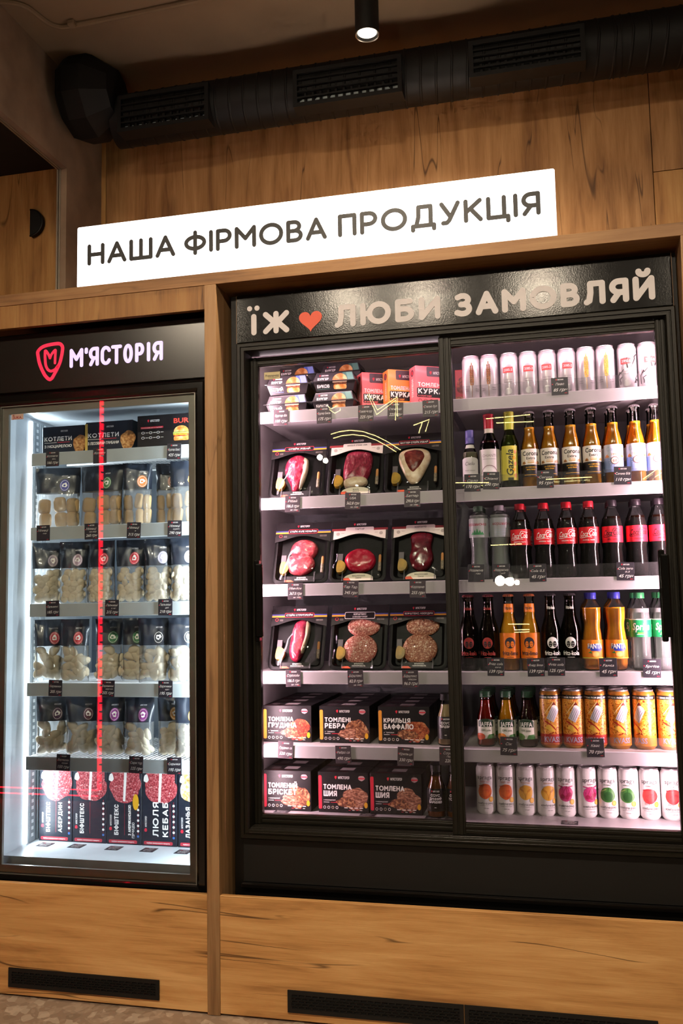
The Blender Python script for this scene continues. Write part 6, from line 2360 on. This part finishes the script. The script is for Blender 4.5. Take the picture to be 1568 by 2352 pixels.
def spraga(col1, col2, sub, seed):
    c1, c2 = pm(col1, 0.4), pm(col2, 0.4)
    cmix = speck('fruit_' + col1.strip('#'), [(0.35, col2), (0.55, col1), (0.7, col1)], 70, 3, 0.4, 0.8)

    def f(a, r, h):
        a.text('spraga', 0, 0.1035, 0.0125, pm('#4a4648', 0.45), 0.0, 'c', fit=0.046)
        a.text(sub, 0, 0.0945, 0.0045, c2, 0.0, 'c', sx=1.0)
        a.blob(0, 0.068, 0.0215, 0.0220, c1, seed, 0.06)
        if sub == 'класична':
            for sx_ in (-1, 1):
                a.stroke(crm([(0, 0.050), (sx_ * 0.003, 0.064), (sx_ * 0.012, 0.076)], False, 4), 0.0014, c2)
                a.blob(sx_ * 0.010, 0.074, 0.007, 0.003, c2, 2, 0.1, rot=sx_ * 0.6)
        elif sub == 'вишня':
            for x_, z_ in ((-0.009, 0.060), (0.004, 0.058), (0.012, 0.066)):
                a.ell(x_, z_, 0.0065, 0.0065, c2, 14)
                a.stroke([(x_, z_ + 0.006), (0.004, 0.090)], 0.0012, c2)
            for sx_ in (-1, 1):
                a.stroke([(sx_ * 0.006, 0.087), (sx_ * 0.020, 0.090)], 0.003, c1)
        elif sub == 'яблуко':
            a.ell(0.002, 0.064, 0.013, 0.014, c2, 18)
            a.stroke([(0.001, 0.076), (0.004, 0.088)], 0.0018, c2)
            a.stroke([(-0.016, 0.078), (-0.004, 0.084)], 0.003, pm('#9ab860', 0.4))
        else:
            a.blob(0.003, 0.062, 0.0145, 0.0140, cmix, seed + 4, 0.15)
            a.stroke([(-0.018, 0.084), (0.006, 0.086)], 0.0022, c2)
            if sub == 'гранат':
                for k in range(4):
                    a.stroke([(-0.012 + 0.003 * k, 0.050), (-0.014 + 0.004 * k, 0.043)], 0.0010, c2)
        a.ell(0.0185, 0.045, 0.0068, 0.0080, pm('#dca23a', 0.4), 14)
        a.ell(0.0185, 0.045, 0.0045, 0.0055, pm('#e8b95a', 0.4), 12)
        a.text('комбуча року', 0.001, 0.0300, 0.0066, PK, 0.0, 'c', fit=0.047)
        a.rect(-0.017, 0.0255, 0.018, 0.0262, GREYI)
        a.text('330 мл', 0.003, 0.0165, 0.0036, GREYI, 0.0, 'c')
    return f


sk_ = [('#e06a2e', '#c44a1c', 'грейпфрут', 'orange grapefruit'), ('#e8ad3e', '#c8862a', 'класична', 'yellow leaf'), ('#c83a78', '#a01a4a', 'вишня', 'magenta cherry'), ('#4a8a3e', '#2a5f2a', 'яблуко', 'green apple'), ('#e0423e', '#b02430', 'гранат', 'red pomegranate')]
ks = [Stock(can(0.0288, 0.145, WCAN, spraga(a_, b_, c_, i), 'kombucha_can')) for i, (a_, b_, c_, d_) in enumerate(sk_)]
for i, x in enumerate([-0.231, -0.171, -0.111, -0.052, 0.006, 0.066, 0.126, 0.1845, 0.2435, 0.3035]):
    ks[i // 2].place((x, 0.325, 0.5122), 'white kombucha can with %s picture, %s of its two' % (sk_[i // 2][3], 'left' if i % 2 == 0 else 'right'), 'white kombucha cans',
                     R((-3, 0, -2, 14, -4, 20, -6, -14, -6, 4)[i]))

# -- sauces beside the cartons
sc_p = [(0.024, 0.0), (0.0275, 0.005), (0.0275, 0.078), (0.0255, 0.090), (0.0175, 0.112), (0.0155, 0.130), (0.0155, 0.137)]


def sauce_lab(l1, l2, l3=None):
    def f(a):
        a.rect(-0.047, 0.020, 0.047, 0.086, clear('dark_label_film', '#5a5048', 1.3, 0.3, 0.5, '#1c1612') if l3 is not None else PK)
        brand(a, 0.0, 0.0765, 0.0040)
        a.text(l1, 0.0, 0.0635, 0.0072, PW, 0.035, 'c')
        a.text(l2, 0.0, 0.0535, 0.0068, PW, 0.035, 'c', fit=0.036)
        if l3:
            a.text(l3, 0.0, 0.0445, 0.0068, PW, 0.035, 'c', fit=0.038)
        a.rect(-0.003, 0.031, 0.003, 0.0325, PW)
    return f


for nm, x, y, z, liq, l1, l2, l3, lab in (
        ('sauce_bottle', -0.338, 0.262, 0.7222, liquid('pepper_sauce', '#cdb394', '#b0926f', 0.95), 'СОУС', 'ПЕРЦЕВИЙ', None, 'pale pepper sauce bottle with black cap, behind the door stile'),
        ('sauce_bottle', -0.373, 0.250, 0.5123, liquid('barbecue_sauce', '#8a4a1c', '#5a2a10', 0.9), 'СОУС', 'ДИМНИЙ', 'БАРБЕКЮ', 'brown barbecue sauce bottle on the fridge floor'),
        ('sauce_bottle', -0.317, 0.252, 0.5123, liquid('tomato_sauce', '#9a5a26', '#6a3416', 0.9), 'СОУС', 'ТОМАТ', '', 'tomato sauce bottle on the fridge floor, half behind the stile')):
    o = mkbottle(nm, 'bottle', sc_p, BOTG, liq, 0.120, [('label', sauce_lab(l1, l2, l3))], lambda o: MB().lathe([(0.0168, 0.133), (0.0172, 0.135), (0.0172, 0.152), (0.015, 0.154), (0.0, 0.154)], 28).build('cap', BLKM, o, smooth=True))
    o.location = (x, y, z)
    tag(o, lab, 'bottle', 'sauce bottles')

# ------------------------------------------------------------------ freezer goods
# cartons on the top shelf
def cutlet_art(sub):
    def f(a, w_, h_):
        a.blob(w_ * 0.40, h_ * 0.36, w_ * 0.16, h_ * 0.30, PHOTO['crumb'], 2, 0.12)
        a.text("М'ЯСТОРІЯ", 0.004, h_ * 0.80, 0.0055, PW, 0.02, 'c', sx=0.62)
        a.title('КОТЛЕТИ', -w_ * 0.45, h_ * 0.49, 0.0150, PW, fit=w_ * 0.66)
        fine(a, -w_ * 0.45, h_ * 0.43, w_ * 0.30)
        a.rect(-w_ * 0.13, h_ * 0.43, w_ * 0.16, h_ * 0.445, PR)
        a.text(sub, -w_ * 0.45, h_ * 0.26, 0.0090, PW, 0.03, fit=w_ * 0.66)
    return f


def burgerset_art(a, w_, h_):
    brand(a, -w_ * 0.22, h_ * 0.80, 0.0070)
    a.text('BURGER', w_ * 0.13, h_ * 0.72, 0.0165, pm('#c23a2c', 0.45), 0.05, fit=w_ * 0.52)
    a.rect(-w_ * 0.44, h_ * 0.60, -w_ * 0.05, h_ * 0.66, pm('#b3202f', 0.45))
    a.text('готовий набір для 2-х бургерів', -w_ * 0.43, h_ * 0.615, 0.0030, PW, 0.0, fit=w_ * 0.36)
    for r_ in range(2):
        for k in range(3):
            a.ell(-w_ * 0.40 + 0.027 * k, h_ * (0.48 - 0.15 * r_), 0.006, 0.004, PW, 12)
            a.ell(-w_ * 0.40 + 0.027 * k, h_ * (0.48 - 0.15 * r_), 0.0048, 0.003, NAVY, 12)
            fine(a, -w_ * 0.40 + 0.009 + 0.027 * k, h_ * (0.475 - 0.15 * r_), 0.010)
    a.ring([(w_ * 0.26 + 0.026 * math.cos(R(t)), h_ * 0.46 + 0.020 * math.sin(R(t))) for t in range(0, 181, 15)], PHOTO['bun'])
    a.rect(w_ * 0.26 - 0.028, h_ * 0.38, w_ * 0.26 + 0.028, h_ * 0.45, pm('#8fa04a', 0.45))
    a.rect(w_ * 0.26 - 0.026, h_ * 0.32, w_ * 0.26 + 0.026, h_ * 0.40, PHOTO['roast'])
    a.rect(w_ * 0.26 - 0.027, h_ * 0.36, w_ * 0.26 + 0.020, h_ * 0.385, PHOTO['gold'])
    a.rrect(w_ * 0.26 - 0.026, h_ * 0.20, w_ * 0.26 + 0.026, h_ * 0.32, 0.004, PHOTO['bun'])


o = carton('cutlet_box', 0.156, 0.08, 0.098, NAVY, cutlet_art('З МОЦАРЕЛОЮ'))
o.location = (-1.602, 0.245, 1.6692)
tag(o, 'navy cutlet carton with mozzarella, leftmost on the freezer top shelf', 'box', 'cartons on the freezer top shelf')
o = carton('cutlet_box', 0.172, 0.08, 0.104, NAVY, cutlet_art('З ЛІСОВИМИ ГРИБАМИ'))
MB().cbox(-0.0875, -0.0780, -0.0415, -0.0402, 0.002, 0.099, 0.0004).build('amber_strip', pm('#c9a54e', 0.45, name='amber_strip'), o)
o.location = (-1.432, 0.245, 1.6692)
tag(o, 'navy cutlet carton with wild mushrooms, middle of the freezer top shelf', 'box', 'cartons on the freezer top shelf')
o = carton('burger_set_box', 0.205, 0.08, 0.112, CARD, burgerset_art)
o.location = (-1.222, 0.236, 1.6692)
tag(o, 'black burger set carton with bun photo, right of the freezer top shelf', 'box', 'cartons on the freezer top shelf')


# tall meat boxes on the floor, their titles running upwards
def tall_art(l1, l2, photo, small, extra=None):
    def f(a, w_, h_):
        a.blob(0.004, h_ * 0.74, w_ * 0.46, h_ * 0.20, PHOTO[photo], len(l1) + len(l2), 0.10)
        a.rect(-w_ * 0.38, h_ * 0.72, w_ * 0.44, h_ - 0.004, PHOTO[photo])
        if photo == 'mince':
            a.poly([(-0.004, h_ * 0.56), (0.004, h_ * 0.555), (0.010, h_ - 0.004), (0.0, h_ - 0.004)], PW)
        a.blob(-w_ * 0.38, h_ * 0.86, 0.008, 0.014, PW, 3, 0.2)
        big = 0.0165 if small else 0.022
        a.title(l1, -w_ * 0.16 if small else -w_ * 0.02, 0.030, big * 0.95, PW, rot=90, fit=0.098 if small else 0.110)
        a.title(l2, w_ * 0.20 if small else w_ * 0.25, 0.030, big * (0.9 if len(l2) < 10 else 0.6), PW, rot=90, fit=0.098 if small else 0.110)
        if extra:
            a.text(extra, w_ * 0.30, 0.022, 0.0085, PW, 0.03, rot=90, fit=0.05)
        a.text("М'ЯСТОРІЯ", -w_ * 0.36, 0.060, 0.0062, PW, 0.02, rot=90, fit=0.034)
        a.blob(-w_ * 0.39, 0.050, 0.005, 0.006, PR, 3, 0.1)
        a.rect(w_ * 0.01 if small else w_ * 0.30, 0.030, w_ * 0.02 if small else w_ * 0.31, 0.135, pm('#a02a3c', 0.45))
        a.rrect(-w_ * 0.44, 0.004, w_ * 0.38, 0.015, 0.004, pm('#b02a3c', 0.45))
        a.text('підбірка замороженого продукту', -w_ * 0.03, 0.0075, 0.0040, PW, 0.02, 'c', fit=w_ * 0.66)
        for k in range(7):
            a.ell(w_ * 0.41, 0.028 + 0.017 * k, 0.0042, 0.0042, pm('#3a6ab0', 0.45) if k == 0 else PW, 8)
            a.stroke([(w_ * 0.41, 0.034 + 0.017 * k), (w_ * 0.41, 0.039 + 0.017 * k)], 0.0012, PR)
        if l2.startswith('З'):
            a.ell(w_ * 0.34, 0.138, 0.011, 0.026, PHOTO['gold'], 16)
    return f


for cx, l1, l2, ph, small, lab, ex in (
        (-1.672, 'БІФШТЕКС', 'АБЕРДИН', 'mince', True, 'tall navy minced steak box with two-line title, leftmost on the freezer floor', None),
        (-1.546, 'БІФШТЕКС', ' ', 'mince', True, 'tall navy minced steak box with one-line title, second on the freezer floor', None),
        (-1.420, 'БІФШТЕКС', 'З АМЕРИКАНСЬКОЮ', 'mince', True, 'tall navy minced steak box with mustard picture, middle of the freezer floor', 'ГІРЧИЦЕЮ'),
        (-1.294, 'ЛЮЛЯ', 'КЕБАБ', 'mince', False, 'tall navy kebab box with large title on the freezer floor', None),
        (-1.166, 'ЛАЗАНЬЯ', 'БОЛОНЬЄЗЕ', 'cheese', True, 'tall navy lasagne box with pale crust photo, rightmost on the freezer floor', None)):
    o = carton('frozen_meat_box', 0.124, 0.055, 0.250, NAVY, tall_art(l1, l2, ph, small, ex), False)
    o.location = (cx, 0.328, 0.3722)
    tag(o, lab, 'box', 'tall frozen boxes on the freezer floor')

# zip pouches of dumplings and pancakes
DOUGH = speck('dough', [(0.3, '#cbb999'), (0.5, '#dfd0b4'), (0.7, '#eee3cd')], 60, 4, 0.6, bump=0.15)
PANC = speck('pancake', [(0.3, '#a5814f'), (0.5, '#bd9a68'), (0.7, '#d2b486')], 50, 4, 0.6, bump=0.15)
PDRK = pm('#232833', 0.34, coat=0.3, name='navy_film')
PWIN = clear('frosted_pouch_film', '#ffffff', 1.32, 0.14, 0.20, '#dfe2e4')


def dump_mesh(kind):
    b_ = MB()
    vs, fs = [], []
    nu, nv = 14, 9
    for j in range(nv + 1):
        ph = math.pi * j / nv - math.pi / 2
        for i in range(nu):
            th_ = 2 * math.pi * i / nu
            x, y, z = math.cos(ph) * math.cos(th_), math.cos(ph) * math.sin(th_), math.sin(ph)
            if kind == 'ear':            # folded ring with a pinched rim
                q = 1 + 0.22 * math.exp(-((y + 0.1) ** 2) * 30)
                x, z = x * q, z * q
                y *= 0.62
                if x * x + z * z < 0.12 and y < 0:
                    y += 0.25
            elif kind == 'half':         # half-moon with a flat seam
                y *= 0.62
                if z < 0:
                    z *= 0.45
                x *= 1.2
                z *= 1.05
            else:                        # rolled pancake
                x = math.copysign(abs(x) ** 0.6, x)
                z = math.copysign(abs(z) ** 0.45, z) * 2.0
                y *= 0.8
            nn = 1 + 0.08 * mnoise.noise(Vector((x * 2, y * 2, z * 2)))
            vs.append((x * nn, y * nn, z * nn))
    for j in range(nv):
        for i in range(nu):
            fs.append((j * nu + i, j * nu + (i + 1) % nu, (j + 1) * nu + (i + 1) % nu, (j + 1) * nu + i))
    b_.add(vs, fs)
    o = b_.build('dumpling', PANC if kind == 'roll' else DOUGH, None, smooth=True, angle=80)
    me = o.data
    bpy.data.objects.remove(o)
    return me


DM = {k: dump_mesh(k) for k in ('ear', 'half', 'roll')}


def pouch(w_, h_, sticker, kind, seed, ring='#e8e4e0', sx_=0.18):
    rnd = random.Random(seed)
    o = thing('frozen_pouch', 'x', 'bag')
    vb = 0.585

    def thick(v):
        return 0.027 * max(0.0, 1 - (v / 0.97) ** 2.2) ** 0.8 + 0.0006

    def surf(u, v, side):
        ww = w_ / 2 * (1 - 0.04 * math.sin(math.pi * min(1, v * 1.3)) + 0.02 * v)
        edge = max(0.0, 1 - abs(u) ** 4) ** 0.6
        wr = 0.0028 * mnoise.noise(Vector((u * 3 + seed, v * 6, seed * 0.7))) * (0.4 + 1.3 * v)
        y = side * (thick(v) * edge + 0.0003) + wr + 0.012 * max(0, v - 0.75) * rnd_lean
        return (u * ww, y, v * h_)
    rnd_lean = rnd.uniform(-1, 1)
    nu, nv = 18, 26
    jb = int(round(vb * nv))
    for nm, j0, j1, mt in (('window_film', 0, jb, PWIN), ('printed_film', jb, nv, PDRK)):
        b_ = MB()
        for side in (-1, 1):
            vs = [surf(-1 + 2 * i / nu, j / nv, side) for j in range(j0, j1 + 1) for i in range(nu + 1)]
            fs = [(j * (nu + 1) + i, j * (nu + 1) + i + 1, (j + 1) * (nu + 1) + i + 1, (j + 1) * (nu + 1) + i) for j in range(j1 - j0) for i in range(nu)]
            b_.add(vs, fs)
        b_.build(nm, mt, o, smooth=True, angle=70)
    # sticker badge on the dark part
    a = Art(0.006, 0.00008)
    cx_, cz_ = w_ * sx_, h_ * 0.70
    cm = pm(sticker, 0.45)
    a.ell(cx_, cz_, 0.0165, 0.0205, cm, 22)
    a.stroke([(cx_ + 0.0135 * math.cos(R(t)), cz_ + 0.0170 * math.sin(R(t))) for t in range(0, 361, 20)], 0.0010, pm(ring, 0.5))
    a.blob(cx_, cz_ + 0.001, 0.008, 0.008, pm(ring, 0.5), seed, 0.3)
    a.ell(cx_ - 0.001, cz_, 0.004, 0.0035, cm, 10)
    a.text("М'ЯСТОРІЯ", cx_, h_ * 0.845, 0.0046, pm('#c9c6c8', 0.5), 0.02, 'c', sx=0.62)

    def mp(u, v, of):
        p = surf(max(-1, min(1, u / (w_ / 2))), v / h_, -1)
        return (u, p[1] - 0.0006 - of, v)
    a.build('badge', mp, o)
    # contents seen through the window
    if kind == 'roll':
        cells = [(-0.30, 0.33), (0.05, 0.36), (0.34, 0.34), (-0.28, 0.10), (0.08, 0.11), (0.34, 0.12)]
        for cx_, cv in cells:
            d = bpy.data.objects.new('pancake_roll', DM['roll'])
            col.objects.link(d)
            d.parent = o
            d.location = (cx_ * w_, -0.004, (cv + 0.03) * h_)
            d.scale = (w_ * 0.145, 0.014, h_ * 0.062)
            d.rotation_euler = (0, R(rnd.uniform(-8, 8)), R(rnd.uniform(-15, 15)))
    else:
        s0 = 0.0135 if kind == 'ear' else 0.0185
        rows = 6 if kind == 'ear' else 5
        cols_ = max(3, int(w_ / (s0 * 1.85))) if kind == 'ear' else max(3, int(w_ / (s0 * 1.55)))
        for j in range(rows):
            v = 0.055 + (vb - 0.10) * j / (rows - 0.4)
            for i in range(cols_):
                if j == rows - 1 and rnd.random() < 0.35:
                    continue
                u = -1 + 2 * (i + 0.5 + (0.3 if j % 2 else -0.1)) / cols_
                u = max(-0.66, min(0.66, u * 0.8 + rnd.uniform(-0.08, 0.08)))
                d = bpy.data.objects.new('dumpling', DM[kind])
                col.objects.link(d)
                d.parent = o
                p = surf(u, v, -1)
                sc_ = s0 * rnd.uniform(0.88, 1.12)
                d.location = (p[0], min(0.004, p[1] + sc_ * 0.95), max(v * h_, sc_ * 1.3))
                d.scale = (sc_, sc_, sc_)
                d.rotation_euler = (R(rnd.uniform(-25, 25)), R(rnd.uniform(0, 360)), R(rnd.uniform(-25, 25)))
    return o


rows = [
    (1.4203, 'roll', 0.205, [(-1.622, 0.150, '#33368a', 12, 'purple-badged pouch of rolled pancakes, leftmost'), (-1.459, 0.160, '#4d8052', -6, 'green-badged pouch of rolled pancakes'),
                             (-1.331, 0.094, '#c8753a', 20, 'orange-badged narrow pouch of rolled pancakes'), (-1.238, 0.082, '#a5604e', 18, 'brown-badged narrow pouch of rolled pancakes'),
                             (-1.152, 0.120, '#d48c48', 6, 'amber-badged pouch of rolled pancakes, rightmost')], 'pouches of rolled pancakes', 'pancake shelf'),
    (1.1678, 'ear', 0.205, [(-1.659, 0.096, '#8f7f8c', 30, 'grey-badged pouch of round dumplings, leftmost'), (-1.560, 0.096, '#a58a97', 10, 'mauve-badged pouch of round dumplings'),
                            (-1.459, 0.098, '#c23a48', -4, 'red-badged pouch of round dumplings, left of two'), (-1.354, 0.098, '#c23a48', 6, 'red-badged pouch of round dumplings, right of two'),
                            (-1.256, 0.090, '#9b95a8', 16, 'lilac-badged pouch of round dumplings, left of two'), (-1.163, 0.092, '#9b95a8', 12, 'lilac-badged pouch of round dumplings, rightmost')], 'pouches of round dumplings', ''),
    (0.9108, 'half', 0.205, [(-1.650, 0.092, '#b03a44', 34, 'pouch of half-moon dumplings with badge turned away, leftmost'), (-1.5535, 0.095, '#c4404a', 6, 'red-badged pouch of half-moon dumplings'),
                             (-1.4515, 0.088, '#3f7a52', 14, 'green-badged pouch of half-moon dumplings, left of two'), (-1.360, 0.080, '#3f7a52', 8, 'green-badged pouch of half-moon dumplings, right of two'),
                             (-1.270, 0.104, '#2b2c30', 8, 'black-badged pouch of half-moon dumplings, left of two'), (-1.168, 0.096, '#2b2c30', 16, 'black-badged pouch of half-moon dumplings, rightmost')], 'pouches of half-moon dumplings', ''),
    (0.6753, 'half', 0.190, [(-1.634, 0.100, '#4a2c4a', 22, 'dark plum-badged pouch of large dumplings, leftmost'), (-1.524, 0.104, '#5a2a40', 26, 'maroon-badged pouch of large dumplings'),
                             (-1.423, 0.094, '#8a3a86', 10, 'violet-badged pouch of large dumplings, left of two'), (-1.322, 0.098, '#8a3a86', 6, 'violet-badged pouch of large dumplings, right of two'),
                             (-1.232, 0.080, '#b9853f', 22, 'ochre-badged pouch of cheese pancakes, left of two'), (-1.150, 0.092, '#c08a3f', 8, 'ochre-badged pouch of cheese pancakes, rightmost')], 'pouches of large dumplings', ''),
]
sd = 11
for z, kind, h_, items, grp, _ in rows:
    for cx, w_, stc, rot, lab in items:
        sd += 7
        k_ = 'ear' if ('cheese' in lab) else kind
        o = pouch(w_, h_, stc, k_, sd)
        o.location = (cx, 0.212 + (0.04 if w_ < 0.09 else 0.0), z)
        o.rotation_euler = (0, 0, R(rot))
        tag(o, lab, 'bag', grp)

# ------------------------------------------------------------------ lights on the opposite wall that show as reflections in the glass
YO = -5.28


def mirror(x, y, yg, yw=YO):
    """where the line of sight through pixel (x, y), thrown back by a pane at y = yg, meets the wall at y = yw"""
    p = at(x, y, yg)
    d = ray(x, y)
    d = Vector((d.x, -d.y, d.z))
    return p + d * ((yw - p.y) / d.y)


NEON = pm('#ffe89a', 0.4, emit=30.0, name='yellow_neon')
gl_, gr_ = 0.120, 0.088
la = lambda pts: [mirror(580 + x / 3.267, 780 + y / 3.267, gl_) for x, y in pts]
ra = lambda pts: [mirror(1030 + x / 2.914, 740 + y / 2.914, gr_) for x, y in pts]
rb = lambda pts: [mirror(1030 + x / 2.914, 1120 + y / 2.914, gr_) for x, y in pts]
ne = thing('neon_sign', 'yellow neon outline sign on the wall opposite, seen reflected in the doors', 'neon sign', (-1.5, YO, 1.6))
for pts in (la([(555, 490), (585, 520), (635, 495), (655, 392), (755, 505), (858, 375), (935, 528), (1085, 430), (1085, 575)]),
            la([(575, 525), (615, 552), (655, 530), (658, 420), (760, 545), (855, 400), (930, 562), (1075, 452), (1070, 605)]),
            la([(585, 710), (650, 690), (730, 680), (820, 688), (920, 720), (1010, 765), (1110, 828)]),
            la([(605, 740), (670, 720), (750, 712), (840, 722), (930, 755), (1010, 800), (1080, 845)]),
            la([(1205, 643), (1325, 598), (1295, 690)]), la([(1275, 612), (1245, 702)]),
            ra([(250, 646), (545, 618)]), ra([(318, 674), (570, 664)]), ra([(45, 1075), (270, 1073)]), ra([(650, 1052), (958, 1036)]),
            ra([(1300, 1050), (1420, 965)]), ra([(1380, 1036), (1425, 1008)]),
            rb([(280, 386), (490, 376)]), rb([(398, 914), (540, 914)]), rb([(440, 952), (540, 950)]), rb([(440, 968), (540, 966)])):
    MB().tube(pts, 0.0042, 6).build('neon_tube', NEON, ne)
# red LED line up a dark frame behind the viewer at the left, running on along its foot
RLED = pm('#ff1030', 0.4, emit=19.0, name='red_led')
YR = -2.30
g1 = 0.0635
q0, q1, q2 = mirror(228, 912, g1, YR), mirror(223, 1816, g1, YR), mirror(-60, 1800, g1, YR)
fr_ = MB()
fr_.box(q1.x - 0.03, q1.x + 0.05, YR - 0.06, YR - 0.012, 0.0, ZC)
fr_.box(q2.x - 0.3, q1.x - 0.03, YR - 0.06, YR - 0.012, 0.0, 0.30)
struct('trim_2', fr_, DARK, 'dark door frame behind the viewer')
rs = thing('red_led_line', 'red dashed LED line on a frame behind the viewer, reflected in the freezer door', 'LED strip', (q1.x, YR, 0.0))
for i, (dx, dash) in enumerate(((0.0, False), (0.0105, True), (0.019, True))):
    n_ = 46
    b_ = MB()
    if dash:
        for k in range(n_):
            z0_, z1_ = q1.z + (q0.z - q1.z) * k / n_, q1.z + (q0.z - q1.z) * (k + 0.8) / n_
            b_.box(q1.x + dx - 0.0018, q1.x + dx + 0.0018, YR - 0.012, YR - 0.006, z0_, z1_)
        o = b_.build('led_line', RLED, rs)
        o['kind'] = 'stuff'
    else:
        b_.box(q1.x - 0.0030, q1.x + 0.0030, YR - 0.012, YR - 0.006, q1.z, q0.z).build('led_line', RLED, rs)
for dz in (0.0, -0.034):
    MB().box(q2.x, q1.x, YR - 0.012, YR - 0.006, q1.z + dz - 0.0032, q1.z + dz + 0.0032).build('led_line', RLED, rs)
# clear bulbs hanging in the room, mirrored in the doors
BULB = pm('#fff0d6', 0.4, emit=60.0, name='warm_bulb_glow')
for (x, y, g_, r_, lab) in ((734, 1050, gl_, 0.022, 'left small pendant bulb behind the viewer'), (747, 1058, gl_, 0.022, 'right small pendant bulb behind the viewer'),
                            (1148, 1334, gr_, 0.039, 'left round pendant bulb of the low trio'), (1171, 1336, gr_, 0.033, 'middle round pendant bulb of the low trio'), (1187, 1338, gr_, 0.020, 'small pendant bulb of the low trio')):
    c = mirror(x, y, g_, -4.3)
    o = thing('pendant_lamp', lab, 'lamp', (c.x, c.y, ZC - 0.005), 'pendant bulbs behind the viewer')
    MB().lathe([(0.0001, c.z - r_)] + [(r_ * math.sin(R(t)), c.z - r_ * math.cos(R(t))) for t in range(15, 151, 15)] + [(0.012, c.z + r_ * 1.05)], 20, 0, c.x, c.y).build('bulb', BULB, o, smooth=True)
    MB().lathe([(0.014, c.z + r_ * 1.0), (0.014, c.z + r_ + 0.04), (0.004, c.z + r_ + 0.05)], 14, 0, c.x, c.y).build('socket', BLKM, o, smooth=True)
    MB().tube([(c.x, c.y, c.z + r_ + 0.045), (c.x, c.y, ZC - 0.001)], 0.0025, 6).build('cord', BLKM, o)
for x, y, g_, e in ((740, 1054, gl_, 34), (1166, 1335, gr_, 30)):
    c = mirror(x, y, g_, -4.3)
    lamp('pendant_bulb_light', 'POINT', (c.x, c.y + 0.085, c.z), (c.x, 0, c.z), e, (1.0, 0.84, 0.66), 0.022)
